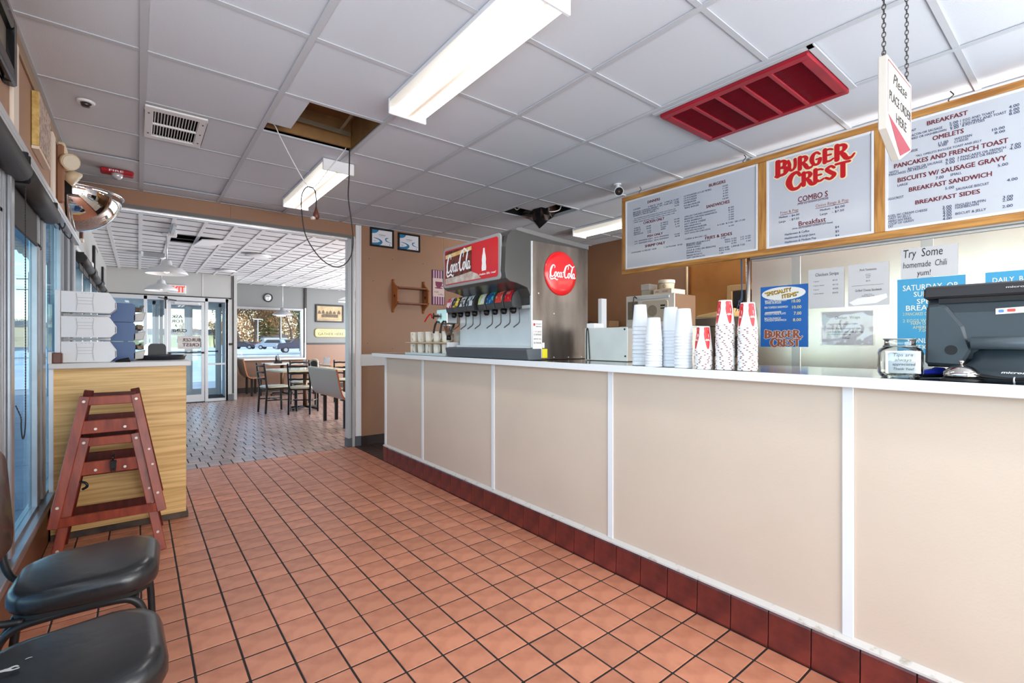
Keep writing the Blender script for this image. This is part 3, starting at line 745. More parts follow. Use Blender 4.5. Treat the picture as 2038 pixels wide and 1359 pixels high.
# crown strip of the left wall, battens and panels
struct('trim_9', MB().box(-0.44, -0.428, -1.7, 5.58, 2.585, 2.645), mat('crown_brown', (150, 124, 98), 0.5), bevel=0.003)
for k, (y0, y1, m) in enumerate(((2.955, 3.075, m_cream), (4.17, 4.29, m_cream), (1.75, 1.87, m_cream), (0.5, 0.62, m_cream))):
    struct('trim_%d' % (10 + k), MB().box(-0.44, -0.424, y0, y1, 2.135, 2.585), m, bevel=0.004)
struct('trim_14', MB().box(-0.44, -0.40, 4.45, 4.49, 2.20, 2.60), mat('brown_pipe', (150, 104, 76), 0.5), bevel=0.01)
struct('trim_29', MB().box(5.188, 5.2, 1.66, 3.13, 0.9, 2.64), mat('orange_sheen', (186, 126, 66), 0.3, metal=0.6, rgb2=(160, 100, 46), vscale=1.5, bump=0.1, bscale=4))  # added sheet; its copper colour stands in for orange sheen on the wall
# two seams of the kitchen wall
struct('trim_15', MB().box(5.184, 5.2, 2.38, 2.40, 1.0, 2.6).box(5.184, 5.2, 3.13, 3.15, 1.0, 2.6), mat('seam_strip', (116, 78, 48), 0.4))

# ------------------------------------------------------------------ lobby windows on the left
def window(n, y0, y1, z0, z1, x=-0.458, gm=None, fw=0.03):
    w = MB()
    w.box(x - 0.018, x + 0.018, y0, y0 + fw, z0, z1).box(x - 0.018, x + 0.018, y1 - fw, y1, z0, z1)
    w.box(x - 0.018, x + 0.018, y0, y1, z0, z0 + fw).box(x - 0.018, x + 0.018, y0, y1, z1 - fw, z1)
    o = struct('window_%d' % n, w, m_alu, bevel=0.003)
    obj('glass_pane', MB().box(x - 0.012, x - 0.006, y0 + fw, y1 - fw, z0 + fw, z1 - fw), gm or m_glass_t, o)
    return o
window(1, 2.99, 3.75, 0.30, 2.10)
window(2, 3.99, 4.77, 0.30, 2.10)
window(3, 1.60, 2.84, 0.30, 2.10)
window(4, 0.36, 1.58, 0.30, 2.10)
window(5, -1.60, 0.34, 0.30, 2.10)
struct('trim_16', MB().box(-0.48, -0.435, 2.84, 2.99, 0.3, 2.1).box(-0.435, -0.42, 2.88, 2.95, 0.33, 2.1), m_alu, bevel=0.004)
struct('trim_17', MB().box(-0.48, -0.46, 3.75, 3.99, 0.3, 2.1).box(-0.46, -0.44, 3.76, 3.80, 0.33, 2.1).box(-0.46, -0.435, 3.86, 3.95, 0.33, 2.1), m_alu, bevel=0.004)
t = MB().box(-0.50, -0.47, 4.77, 5.6, 0.3, 2.1)
for k in range(4):
    t.box(-0.47, -0.44 + 0.012 * (k % 2), 4.80 + k * 0.2, 4.90 + k * 0.2, 0.3, 2.1)
struct('trim_18', t, mat('gray_column_metal', (122, 126, 132), 0.4, metal=0.4), bevel=0.006)
struct('trim_19', MB().box(-0.50, -0.405, -1.6, 4.08, 0.285, 0.315).box(-0.44, -0.425, -1.6, 4.08, 0.225, 0.285), m_alu, bevel=0.004)
struct('trim_20', MB().box(-0.44, -0.40, -1.6, 5.58, 2.085, 2.125).box(-0.41, -0.395, -1.6, 5.58, 2.10, 2.13), m_alu_lt, bevel=0.003)

# ------------------------------------------------------------------ roller blinds on the lobby windows
m_blind = mat('blind_fabric', (54, 50, 48), 0.8, bump=0.15, bscale=300)
m_roll = mat('blind_roll', (46, 43, 42), 0.6)
def blind(y0, y1, zb, label, chain=True):
    t = thing('roller_blind', label, 'blind', (-0.42, (y0 + y1) / 2, 2.0), 0, 'roller blinds along the lobby windows')
    obj('roll', MB().cyl((-0.415, y0, 2.0), (-0.415, y1, 2.0), 0.05, seg=36), m_roll, t)
    obj('shade_fabric', MB().box(-0.447, -0.444, y0 + 0.03, y1 - 0.06, zb, 2.0), m_blind, t)
    obj('hem_bar', MB().box(-0.452, -0.440, y0 + 0.03, y1 - 0.06, zb - 0.02, zb + 0.004), m_blind, t, bevel=0.004)
    for ya in (y0 - 0.012, y1):
        obj('bracket', MB().box(-0.44, -0.38, ya, ya + 0.012, 1.96, 2.085), m_black, t, bevel=0.004)
    if chain:
        pts = [(-0.40, y0 + 0.015, 1.99)]
        z = 1.97
        while z > 0.95:
            pts.append((-0.40, y0 + 0.015 + (0.004 if z < 1.3 else 0), z)); z -= 0.05
        for k in range(9):
            a = PI * k / 8
            pts.append((-0.40, y0 - 0.035 + 0.055 * math.cos(a), 0.92 - 0.10 * math.sin(a)))
        while z < 1.95:
            z += 0.05
            pts.append((-0.415, y0 - 0.09, z))
        ch = MB()
        ch.tube(pts[:-20], 0.0018, 5)
        c2 = catmull(pts[:-20], 4)
        for p in c2[::1]:
            ch.box(p.x - 0.0022, p.x + 0.0022, p.y - 0.0022, p.y + 0.0022, p.z - 0.003, p.z + 0.003)
        obj('bead_chain', ch, m_black, t)
blind(3.03, 3.93, 1.80, 'black roller blind half down on the window with the bead chain')
blind(1.62, 2.96, 1.80, 'black roller blind at the near end of the window wall', chain=False)

# hooks left on the head rail beyond the blind
for k, y in enumerate((4.22, 4.62)):
    h = MB().tube(catmull([(-0.435, y, 2.08), (-0.42, y, 2.03), (-0.40, y, 2.0), (-0.385, y, 1.985), (-0.375, y, 2.0), (-0.375, y, 2.02)], 5), 0.004, 6).box(-0.44, -0.432, y - 0.012, y + 0.012, 2.04, 2.085)
    tag(obj('wall_hook', h, m_black), ('black hook on the head rail nearer the roller blind', 'black hook on the head rail nearer the convex mirror')[k], 'hook', 'hooks on the window head rail')

# ------------------------------------------------------------------ things on the upper left wall
t = thing('picture_frame', 'black picture frame cut off at the upper left of the photo', 'picture', (-0.44, 2.6, 2.36))
fr = MB().box(-0.44, -0.405, 2.84, 2.90, 2.33, 2.60).box(-0.44, -0.405, 2.3, 2.36, 2.33, 2.60).box(-0.44, -0.405, 2.36, 2.84, 2.33, 2.39).box(-0.44, -0.405, 2.36, 2.84, 2.55, 2.60)
obj('frame', fr, mat('black_gloss_frame', (20, 20, 22), 0.25), t, bevel=0.008)
obj('picture', MB().box(-0.44, -0.43, 2.36, 2.84, 2.39, 2.55), mat('dim_print', (120, 112, 100), 0.6, var=0.3), t)
t = thing('wall_canvas', 'small canvas with a mottled yellow edge on the brown upper wall', 'canvas', (-0.44, 3.7, 2.25))
obj('canvas_body', MB().box(-0.438, -0.409, 3.50, 3.90, 2.28, 2.565), mat('mottled_yellow', (222, 194, 120), 0.6, rgb2=(186, 150, 84), vscale=30), t, bevel=0.002)
obj('canvas_print', MB().box(-0.409, -0.407, 3.505, 3.895, 2.285, 2.56), mat('floral_print', (196, 176, 160), 0.6, rgb2=(150, 126, 112), vscale=45, contrast=(0.45, 0.55)), t)
obj('canvas_foot', MB().box(-0.438, -0.409, 3.50, 3.90, 2.262, 2.278), m_cream, t)

t = thing('emergency_light', 'cream twin-head emergency light high on the brown wall', 'emergency light', (-0.44, 4.7, 2.44))
m_ivory = mat('ivory_plastic', (222, 202, 168), 0.45)
obj('housing', MB().box(-0.44, -0.395, 4.46, 4.64, 2.50, 2.62), m_ivory, t, bevel=0.012, seg=2)
for y, z, dy in ((4.47, 2.50, -0.75), (4.60, 2.44, 0.05)):
    d = Vector((0.55, dy, -0.35)).normalized()
    p = Vector((-0.395, y, z))
    h = obj('lamp_head', MB().cyl(p, p + d * 0.06, 0.042, 0.056, 16), m_ivory, t)
    obj('lens', MB().cyl(p + d * 0.06, p + d * 0.065, 0.050, 0.048, 16), mat('lamp_lens', (232, 224, 204), 0.2, bump=0.4, bscale=120), h)
obj('neck', MB().cyl((-0.41, 4.47, 2.51), (-0.395, 4.47, 2.495), 0.018, seg=10).cyl((-0.41, 4.58, 2.51), (-0.395, 4.58, 2.45), 0.018, seg=10), m_ivory, t)

# convex mirror in the corner under the beam
t = thing('convex_mirror', 'big convex security mirror in the corner above the window wall', 'mirror', (-0.43, 5.22, 2.15))
cx_, cy_, cz_ = -0.425, 5.22, 2.455
R = (0.32, 0.32, 0.31)
rows_ = []
for i in range(13):
    th = PI / 2 * i / 12                 # 0: rim at the top plane, 90: lowest point
    ring = []
    for k in range(25):
        ph = -PI / 2 + PI * k / 24
        ring.append(Vector((cx_ + R[0] * math.cos(th) * math.cos(ph), cy_ + R[1] * math.cos(th) * math.sin(ph), cz_ - R[2] * math.sin(th))))
    rows_.append(ring)
dm = MB()
vs = [p for r in rows_ for p in r]
dm.add(vs, [(i * 25 + k, i * 25 + k + 1, (i + 1) * 25 + k + 1, (i + 1) * 25 + k) for i in range(12) for k in range(24)], True)
obj('mirror_dome', dm, mat('mirror_silver', (235, 232, 228), 0.03, metal=1.0), t)
rim = [rows_[0][k] + Vector((0.004, 0, 0)) for k in range(25)]
obj('rim', MB().tube(rim, 0.010, 8).tube([Vector((cx_ + 0.002, cy_ + R[1] * math.cos(PI * k / 24), cz_ - R[2] * math.sin(PI * k / 24))) for k in range(25)], 0.009, 8), mat('chrome_rim', (210, 210, 212), 0.2, metal=1.0), t)
obj('back_plate', MB().prism([(cy_ + R[1] * math.cos(PI * k / 24), cz_ - R[2] * math.sin(PI * k / 24)) for k in range(25)], ((-0.44, 0, 0), (0, 1, 0), (0, 0, 1)), 0.012), m_black, t)
obj('mount_block', MB().box(-0.438, -0.39, 4.84, 4.90, 2.36, 2.47), m_black, t, bevel=0.005)

# ------------------------------------------------------------------ ceiling fittings of the lobby
def tube_light(x, y0, y1, label, z=CH):
    t = thing('ceiling_light', label, 'ceiling light', (x, (y0 + y1) / 2, z), 0, 'fluorescent ceiling lights')
    w, h = 0.115, (y1 - y0) / 2
    obj('housing', MB().box(-w, w, -h, h, -0.022, 0), m_white, t, world=False)
    prof = [(-w, -0.02), (-w + 0.004, -0.055), (-w + 0.02, -0.074), (-0.03, -0.084), (0, -0.079), (0.03, -0.084), (w - 0.02, -0.074), (w - 0.004, -0.055), (w, -0.02)]
    obj('diffuser', MB().prism(prof, ((0, -h + 0.012, 0), (1, 0, 0), (0, 0, 1)), -(2 * h - 0.024), True), m_diff, t, world=False)
    for y, a, c in ((-h, -0.006, 0.012), (h, -0.012, 0.006)):
        obj('end_cap', MB().box(-w - 0.004, w + 0.004, y + a, y + c, -0.09, 0), m_white, t, world=False, bevel=0.004)
    return t
tube_light(1.245, 1.35, 2.575, 'long fluorescent light over the aisle nearest the red grille')
tube_light(1.22, 3.72, 5.0, 'fluorescent light over the aisle beyond the open ceiling bay')
tube_light(1.245, -1.3, -0.1, 'fluorescent light behind the camera')
tube_light(4.35, 2.95, 4.15, 'fluorescent light in the kitchen partly behind the menu board')
tube_light(4.35, 0.3, 1.5, 'fluorescent light in the kitchen behind the steel wall')

t = thing('air_grille', 'white ceiling air grille with two rows of dark slots', 'vent', (0.19, 3.8, CH))
obj('grille_frame', MB().box(0.03, 0.345, 3.525, 3.58, CH - 0.012, CH + 0.002).box(0.03, 0.345, 4.015, 4.07, CH - 0.012, CH + 0.002).box(0.03, 0.072, 3.58, 4.015, CH - 0.012, CH + 0.002).box(0.303, 0.345, 3.58, 4.015, CH - 0.012, CH + 0.002), m_white, t, bevel=0.003)
obj('back_box', MB().box(0.05, 0.33, 3.56, 4.04, CH + 0.07, CH + 0.075).box(0.05, 0.06, 3.56, 4.04, CH, CH + 0.07).box(0.325, 0.335, 3.56, 4.04, CH, CH + 0.07), m_void, t)
for k in range(15):
    x = 0.078 + k * 0.0157
    obj('slat', MB().hexa([(x, 3.58, CH - 0.006), (x + 0.003, 3.58, CH - 0.006), (x + 0.003, 4.015, CH - 0.006), (x, 4.015, CH - 0.006)],
                          [(x + 0.008, 3.58, CH + 0.02), (x + 0.011, 3.58, CH + 0.02), (x + 0.011, 4.015, CH + 0.02), (x + 0.008, 4.015, CH + 0.02)]), m_white, t)
obj('cross_bar', MB().box(0.072, 0.303, 3.79, 3.805, CH - 0.012, CH), m_white, t)
s = MB()
for x, y in ((0.05, 3.62), (0.05, 3.97), (0.325, 3.62), (0.325, 3.97), (0.325, 3.8)):
    s.cyl((x, y, CH - 0.016), (x, y, CH - 0.011), 0.005, seg=8)
obj('screws', s, m_steel_dk, t, kind='stuff')

m_redvent = mat('red_grille_enamel', (168, 22, 44), 0.35, rgb2=(140, 14, 34), vscale=3, bump=0.05)
t = thing('red_air_grille', 'large dark red return air grille in the ceiling', 'vent', (2.79, 1.3, CH))
vx0, vx1, vy0, vy1, vz = 2.505, 3.085, 0.895, 1.715, CH - 0.028
obj('grille_frame', MB().box(vx0, vx0 + 0.045, vy0, vy1, vz, CH - 0.006).box(vx1 - 0.045, vx1, vy0, vy1, vz, CH - 0.006).box(vx0 + 0.045, vx1 - 0.045, vy0, vy0 + 0.05, vz, CH - 0.006).box(vx0 + 0.045, vx1 - 0.045, vy1 - 0.05, vy1, vz, CH - 0.006), m_redvent, t, bevel=0.005)
obj('back_sheet', MB().box(vx0 + 0.02, vx1 - 0.02, vy0 + 0.02, vy1 - 0.02, CH + 0.002, CH + 0.005), mat('red_shade', (96, 12, 26), 0.6), t)
bays = 5
yb = [vy0 + 0.05 + (vy1 - vy0 - 0.10) * k / bays for k in range(bays + 1)]
for k in range(1, bays):
    obj('divider', MB().box(vx0 + 0.04, vx1 - 0.04, yb[k] - 0.012, yb[k] + 0.012, vz + 0.001, vz + 0.016), m_redvent, t, bevel=0.003)
sl = mesh_from('slat', MB().hexa([(-0.006, vy0 + 0.05, 0), (-0.004, vy0 + 0.05, 0), (-0.004, vy1 - 0.05, 0), (-0.006, vy1 - 0.05, 0)],
                                [(0.004, vy0 + 0.05, 0.016), (0.006, vy0 + 0.05, 0.016), (0.006, vy1 - 0.05, 0.016), (0.004, vy1 - 0.05, 0.016)]))
sl.materials.append(m_redvent)
for k in range(34):
    o = bpy.data.objects.new('slat', sl)
    C.objects.link(o)
    o.parent = t
    o.location = (vx0 + 0.055 + k * 0.0142 - 2.79, -1.3, vz + 0.004 - CH)
obj('mount_frame', MB().box(vx0 - 0.03, vx0 - 0.002, vy0 - 0.03, vy1 + 0.03, CH - 0.010, CH - 0.002).box(vx0 - 0.03, vx1, vy0 - 0.035, vy0 - 0.004, CH - 0.010, CH - 0.002), m_grid, t)

t = thing('smoke_detector', 'small white round smoke detector on the ceiling', 'smoke detector', (-0.24, 3.71, CH))
obj('rim', MB().lathe([(0.038, -0.012), (0.045, 0.0)], (0, 0, 0), 20), m_white, t, world=False)
obj('sensor', MB().lathe([(0.0, -0.03), (0.02, -0.03), (0.026, -0.012)], (0, 0, 0), 16), m_steel_dk, t, world=False)

t = thing('strobe_alarm', 'red alarm strobe with a clear lens on the ceiling', 'alarm', (-0.135, 5.05, CH))
obj('base_plate', MB().box(-0.105, 0.105, -0.05, 0.05, -0.035, 0), mat('alarm_red', (172, 22, 36), 0.35), t, world=False, bevel=0.008)
obj('lens', MB().lathe([(0.0, -0.08), (0.02, -0.077), (0.034, -0.06), (0.04, -0.035)], (0, -0.02, 0), 16), mat('clear_lens', (210, 214, 216), 0.1, metal=0.3), t, world=False)
w = MB()
write(w, 'FIRE', ((-0.05, -0.0506, -0.026), (1, 0, 0), (0, 0, 1)), 0.0, 0.09, 0, 0.016, bold=0.02)
obj('lettering', w, m_white, t, world=False)

t = thing('security_camera', 'white dome security camera on the ceiling left of the menu board', 'camera', (3.34, 2.72, CH))
obj('bracket', MB().lathe([(0.034, -0.01), (0.034, 0.0)], (0, 0, 0), 16).cyl((0, 0, -0.01), (0.0, -0.012, -0.045), 0.018, seg=12), m_white, t, world=False)
d = Vector((-0.62, -0.60, -0.50)).normalized()
b0 = Vector((0.012, -0.002, -0.05))
obj('camera_body', MB().cyl(b0, b0 + d * 0.055, 0.034, 0.040, 18), m_white, t, world=False)
o = obj('camera_lens', MB().cyl(b0 + d * 0.055, b0 + d * 0.060, 0.036, 0.034, 18), mat('black_glass', (18, 16, 18), 0.08), t, world=False)
obj('camera_eye', MB().cyl(b0 + d * 0.060, b0 + d * 0.063, 0.012, 0.010, 12), mat('lens_ring', (120, 84, 78), 0.2, metal=0.5), o, world=False)

# cables from the open ceiling bay
m_wcab = mat('white_cable', (226, 224, 220), 0.5)
m_bcab = mat('black_cable', (34, 30, 28), 0.5)
loop = (0.86, 3.33, 1.0)
t = thing('hanging_cable', 'white wire hanging in a V from the open ceiling bay', 'cable', (0.9, 3.3, CH))
obj('wire', MB().tube(catmull([(0.63, 3.42, 2.70), (0.70, 3.43, 2.685), (0.74, 3.44, 2.62), (0.82, 3.45, 2.48), (0.905, 3.46, 2.35), (0.945, 3.46, 2.322), (0.99, 3.46, 2.36), (1.06, 3.47, 2.47), (1.15, 3.48, 2.60), (1.19, 3.49, 2.66), (1.21, 3.49, 2.70)], 6), 0.0035, 6), m_wcab, t)
t = thing('extension_cord', 'black power cord looping below the open ceiling bay', 'cord', (1.1, 3.4, CH))
pts = [(1.215, 3.47, 2.70), (1.212, 3.46, 2.62), (1.205, 3.45, 2.45), (1.20, 3.45, 2.30), (1.22, 3.45, 2.15), (1.235, 3.45, 2.0), (1.22, 3.45, 1.88), (1.16, 3.45, 1.80), (1.08, 3.45, 1.79), (0.99, 3.45, 1.85), (0.91, 3.46, 1.98), (0.885, 3.46, 2.12), (0.88, 3.46, 2.24), (0.905, 3.46, 2.31), (0.94, 3.455, 2.325), (0.968, 3.45, 2.30), (0.975, 3.45, 2.24), (0.975, 3.45, 2.19)]
obj('cord', MB().tube(catmull(pts, 6), 0.0042, 6), m_bcab, t)
obj('plug', MB().lathe([(0.006, 0.0), (0.010, -0.02), (0.020, -0.05), (0.022, -0.07), (0.012, -0.085), (0.0, -0.087)], (0.975, 3.45, 2.19), 12), mat('brown_plug', (96, 50, 38), 0.4), t)
obj('plug_tail', MB().cyl((0.965, 3.45, 2.115), (0.94, 3.44, 2.105), 0.014, 0.010, 10), mat('ivory_plug_tail', (214, 198, 186), 0.4), t)

t = thing('torn_plastic', 'crumpled black plastic hanging from the ceiling bay over the drinks machine', 'plastic', (3.5, 3.8, CH))
pl = MB()
rings = []
for i, (z, r) in enumerate(((2.70, 0.09), (2.67, 0.15), (2.645, 0.17), (2.61, 0.12), (2.56, 0.08), (2.49, 0.005))):
    ring = []
    for k in range(14):
        a = 2 * PI * k / 14
        rr = r * (1 + 0.28 * math.sin(3 * a + i) + random.uniform(-0.12, 0.12))
        ring.append(Vector((3.42 + rr * 0.9 * math.cos(a), 3.86 + rr * math.sin(a), z + random.uniform(-0.012, 0.012))))
    rings.append(ring)
pl.loft(rings, True, False)
obj('sheet', pl, mat('black_bin_plastic', (24, 22, 24), 0.22, bump=0.6, bscale=25), t)
obj('white_wire', MB().tube(catmull([(3.45, 3.95, 2.72), (3.5, 3.78, 2.66), (3.56, 3.7, 2.67), (3.54, 3.64, 2.70)], 5), 0.006, 6).tube(catmull([(3.12, 3.95, 2.70), (3.2, 3.98, 2.675), (3.25, 3.99, 2.70)], 5), 0.006, 6), m_wcab, t)

# ------------------------------------------------------------------ order-here sign on two chains
t = thing('hanging_sign', 'white shield-shaped order sign hanging on two chains above the counter', 'sign', (2.235, 0.5, 2.10))
sx0, sx1, sz0, sz1, tip = 2.07, 2.40, 2.005, 2.265, 1.93
sy = 0.50
poly = [(sx0, sz0), ((sx0 + sx1) / 2, tip), (sx1, sz0), (sx1, sz1), (sx0, sz1)]
m_sign = mat('sign_cream', (222, 216, 204), 0.45, bump=0.08)
obj('board', MB().prism(poly, ((0, sy - 0.012, 0), (1, 0, 0), (0, 0, 1)), -0.026), m_sign, t, bevel=0.002)
SF = ((0, sy - 0.012, 0), (1, 0, 0), (0, 0, 1))
obj('red_point', flat([(sx0 + 0.012, sz0 + 0.055), ((sx0 + sx1) / 2, tip + 0.014), (sx1 - 0.012, sz0 + 0.0)], SF, 0.0008), mat('sign_red', (146, 44, 60), 0.5), t)
ln = MB()
for a, b in (((sx0 + 0.014, sz1 - 0.014), (sx1 - 0.014, sz1 - 0.014)), ((sx1 - 0.014, sz1 - 0.014), (sx1 - 0.014, sz0 + 0.02)), ((sx0 + 0.014, sz1 - 0.014), (sx0 + 0.014, sz0 + 0.06))):
    ribbon(ln, [[(a[0], a[1], 0.004), ((a[0] + b[0]) / 2, (a[1] + b[1]) / 2, 0.004), (b[0], b[1], 0.004)]], SF, 0.0008, n=2)
obj('border_line', ln, mat('sign_line', (150, 50, 60), 0.5), t)
for s_, xa, xb, z_, h_, sh_, bo_ in (('Please', 2.145, 2.33, 2.185, 0.042, 0.35, 0.012), ('PLACE ORDER', 2.10, 2.385, 2.115, 0.036, 0, 0.02), ('HERE', 2.185, 2.325, 2.055, 0.036, 0, 0.02)):
    w = MB()
    write(w, s_, SF, xa, xb, z_, h_, bold=bo_, shear=sh_, lift=0.001)
    obj('lettering', w, mat('sign_ink', (40, 38, 40), 0.6), t)
for x in (sx0 + 0.012, sx1 - 0.012):
    ch = MB()
    z = sz1 + 0.012
    k = 0
    while z < CH - 0.012:
        pts = []
        for i in range(8):
            a = 2 * PI * i / 8
            dx, dz = 0.0055 * math.cos(a), 0.011 * math.sin(a)
            pts.append((x + (dx if k % 2 else 0), sy + (0 if k % 2 else dx), z + dz))
        ch.tube(pts, 0.0016, 5, closed=True)
        z += 0.0165
        k += 1
    obj('chain', ch, mat('chain_metal', (84, 80, 76), 0.35, metal=0.9), t)
    obj('eye_screw', MB().tube([(x + 0.007 * math.cos(2 * PI * i / 10), sy, sz1 + 0.006 + 0.007 * math.sin(2 * PI * i / 10)) for i in range(10)], 0.0018, 5, closed=True), mat('chain_metal', (84, 80, 76)), t)
    obj('ceiling_hook', MB().cyl((x, sy, CH - 0.02), (x, sy, CH), 0.003, seg=6), m_steel_dk, t)

# ------------------------------------------------------------------ condiment counter on the left
t = thing('condiment_counter', 'short counter faced with honey-grained laminate and a pale top', 'counter', (-0.08, 4.4, 0))
m_lam = mat('honey_laminate', (246, 206, 138), 0.42, rgb2=(206, 158, 90), vscale=3.2, stretch=(0.55, 1, 16), vdetail=6, contrast=(0.32, 0.62))
obj('body', MB().box(-0.43, 0.268, 4.10, 4.70, 0.04, 1.078), m_lam, t, bevel=0.002)
obj('plinth', MB().box(-0.43, 0.28, 4.09, 4.69, 0.0, 0.04), mat('worn_plinth', (96, 82, 70), 0.7, rgb2=(50, 42, 38), vscale=8), t, bevel=0.003)
m_top = mat('pale_laminate_top', (224, 221, 217), 0.4, bump=0.04)
obj('top', MB().box(-0.435, 0.295, 4.06, 4.72, 1.078, 1.112), m_top, t, bevel=0.004)
obj('edge_strip', MB().box(-0.436, -0.415, 4.085, 4.10, 0.30, 1.078), m_white, t)
obj('back_upstand', MB().box(-0.437, -0.42, 4.06, 4.72, 1.112, 1.185), m_top, t)
t = tag(obj('splash_block', MB().box(-0.42, -0.375, 4.07, 4.16, 1.112, 1.18), mat('brown_block', (112, 72, 60), 0.35), bevel=0.006), 'small brown block in the corner of the condiment counter', 'block')

m_bin = mat('white_bin_plastic', (230, 230, 230), 0.4)
def stack_bin(z, label, group):
    t = thing('storage_bin', label, 'bin', (-0.25, 4.2, z), 0, group)
    x0, x1, h = -0.385, -0.118, 0.135
    y0, y1 = 4.13, 4.28
    side = [(x0, z), (x1 - 0.03, z), (x1, z + 0.03), (x1, z + 0.075), (x1 - 0.035, z + h), (x0, z + h)]
    b = MB()
    b.prism(side, ((0, y0, 0), (1, 0, 0), (0, 0, 1)), -0.004)
    b.prism(side, ((0, y1, 0), (1, 0, 0), (0, 0, 1)), -0.004)
    b.box(x0, x1 - 0.03, y0 + 0.004, y1, z, z + 0.004)
    b.box(x0, x0 + 0.004, y0 + 0.004, y1, z + 0.004, z + h)
    b.hexa([(x1 - 0.034, y0, z), (x1 - 0.03, y0, z), (x1 - 0.03, y1, z), (x1 - 0.034, y1, z)], [(x1 - 0.004, y0, z + 0.03), (x1, y0, z + 0.03), (x1, y1, z + 0.03), (x1 - 0.004, y1, z + 0.03)])
    b.box(x1 - 0.005, x1, y0, y1, z + 0.03, z + 0.072)
    obj('bin_body', b, m_bin, t, bevel=0.0015)
    r = MB()
    for zz in (0.055, 0.075, 0.095):
        r.box(x0 + 0.075, x1 - 0.115, y0 - 0.003, y0 + 0.001, z + zz, z + zz + 0.003)
    for xx in (x0 + 0.07, x1 - 0.112):
        s_ = 1 if xx < -0.25 else -1
        r.prism([(xx, z + 0.012), (xx + 0.004, z + 0.012), (xx + 0.004 + s_ * 0.006, z + 0.07), (xx + 0.004, z + 0.124), (xx, z + 0.124), (xx + s_ * 0.006, z + 0.07)], ((0, y0, 0), (1, 0, 0), (0, 0, 1)), 0.004)
    for k in range(4):
        r.box(x0 + 0.095 + k * 0.018, x0 + 0.103 + k * 0.018, y0 - 0.002, y0 + 0.001, z + h - 0.012, z + h - 0.009)
    obj('side_ribs', r, mat('bin_rib', (196, 196, 198), 0.4), t, kind='stuff')
    return t
gb = 'white storage bins on the condiment counter'
stack_bin(1.115, 'white plastic bin, lowest of the three on the counter rack', gb)
stack_bin(1.277, 'white plastic bin, middle of the three on the counter rack', gb)
stack_bin(1.438, 'white plastic bin, topmost of the three on the counter rack', gb)
t = thing('bin_rack', 'white upright rack holding the white bins on the counter', 'rack', (-0.40, 4.2, 1.112))
obj('back_panel', MB().box(-0.413, -0.387, 4.125, 4.29, 1.112, 1.578), m_bin, t, bevel=0.004)
obj('side_bracket', MB().box(-0.387, -0.37, 4.29, 4.31, 1.112, 1.56), m_bin, t)
obj('shelf_slats', MB().box(-0.387, -0.15, 4.27, 4.30, 1.257, 1.272).box(-0.387, -0.15, 4.27, 4.30, 1.418, 1.433), m_bin, t)

m_blue = mat('navy_bin_plastic', (46, 84, 136), 0.35)
m_clearp = mat('smoky_packets', (150, 132, 112), 0.4, rgb2=(100, 86, 74), vscale=40)
def blue_bin(z, label):
    t = thing('condiment_bin', label, 'bin', (-0.12, 4.42, z), 0, 'navy condiment bins behind the white bins')
    x0, x1, y0, y1, h = -0.22, -0.018, 4.36, 4.56, 0.134
    b = MB()
    sec = rrect(x1 - x0, h, 0.02, 4, (x0 + x1) / 2, z + h / 2)
    b.prism(sec, ((0, y0, 0), (1, 0, 0), (0, 0, 1)), -0.012)
    b.prism(sec, ((0, y1 - 0.012, 0), (1, 0, 0), (0, 0, 1)), -0.012)
    b.box(x0, x0 + 0.006, y0 + 0.012, y1 - 0.012, z + 0.02, z + h - 0.02).box(x0 + 0.02, x1 - 0.02, y0 + 0.012, y1 - 0.012, z, z + 0.006).box(x0 + 0.02, x1 - 0.03, y0 + 0.012, y1 - 0.012, z + h - 0.006, z + h)
    obj('bin_body', b, m_blue, t)
    c = obj('spout_tray', MB().hexa([(x1 - 0.01, y0, z + 0.005), (x1 + 0.045, y0, z + 0.01), (x1 + 0.045, y1, z + 0.01), (x1 - 0.01, y1, z + 0.005)],
                                    [(x1 - 0.01, y0, z + 0.055), (x1 + 0.06, y0, z + 0.075), (x1 + 0.06, y1, z + 0.075), (x1 - 0.01, y1, z + 0.055)]), mat('clear_gray_plastic', (176, 172, 166), 0.15), t, bevel=0.004)
    p = MB()
    for k in range(7):
        q = Vector((x1 + 0.018 + random.uniform(-0.012, 0.02), y0 + 0.03 + k * 0.022, z + 0.075 + random.uniform(0, 0.02)))
        p.bar(q, q + Vector((random.uniform(-0.02, 0.02), 0.01, 0.03)), 0.03, 0.006)
    obj('packets', p, m_clearp, t, kind='stuff')
    return t
for z, l in ((1.115, 'navy condiment bin at the bottom of the stack beside the napkin dispenser'), (1.252, 'navy condiment bin in the middle of the stack beside the napkin dispenser'), (1.389, 'navy condiment bin on top of the stack beside the napkin dispenser')):
    blue_bin(z, l)

t = thing('serving_tray', 'dark round serving tray at the end of the condiment counter', 'tray', (0.135, 4.50, 1.112))
obj('tray_dish', MB().lathe([(0.14, 0.0), (0.15, 0.003), (0.158, 0.035), (0.163, 0.037), (0.161, 0.03), (0.148, 0.008), (0.0, 0.006)], (0, 0, 0), 40), mat('dark_tray_plastic', (40, 44, 54), 0.3), t, world=False)
t = thing('napkin_dispenser', 'black and chrome napkin dispenser standing on the dark round tray', 'napkin dispenser', (0.11, 4.50, 1.119))
arch = [(-0.055, 0.0), (0.055, 0.0), (0.055, 0.085)] + [(0.055 * math.cos(a) if False else 0.03 + 0.025 * math.cos(a), 0.085 + 0.03 * math.sin(a)) for a in [PI / 2 * i / 5 for i in range(1, 6)]] + [(-0.03 + 0.025 * math.cos(a), 0.085 + 0.03 * math.sin(a)) for a in [PI / 2 + PI / 2 * i / 5 for i in range(6)]]
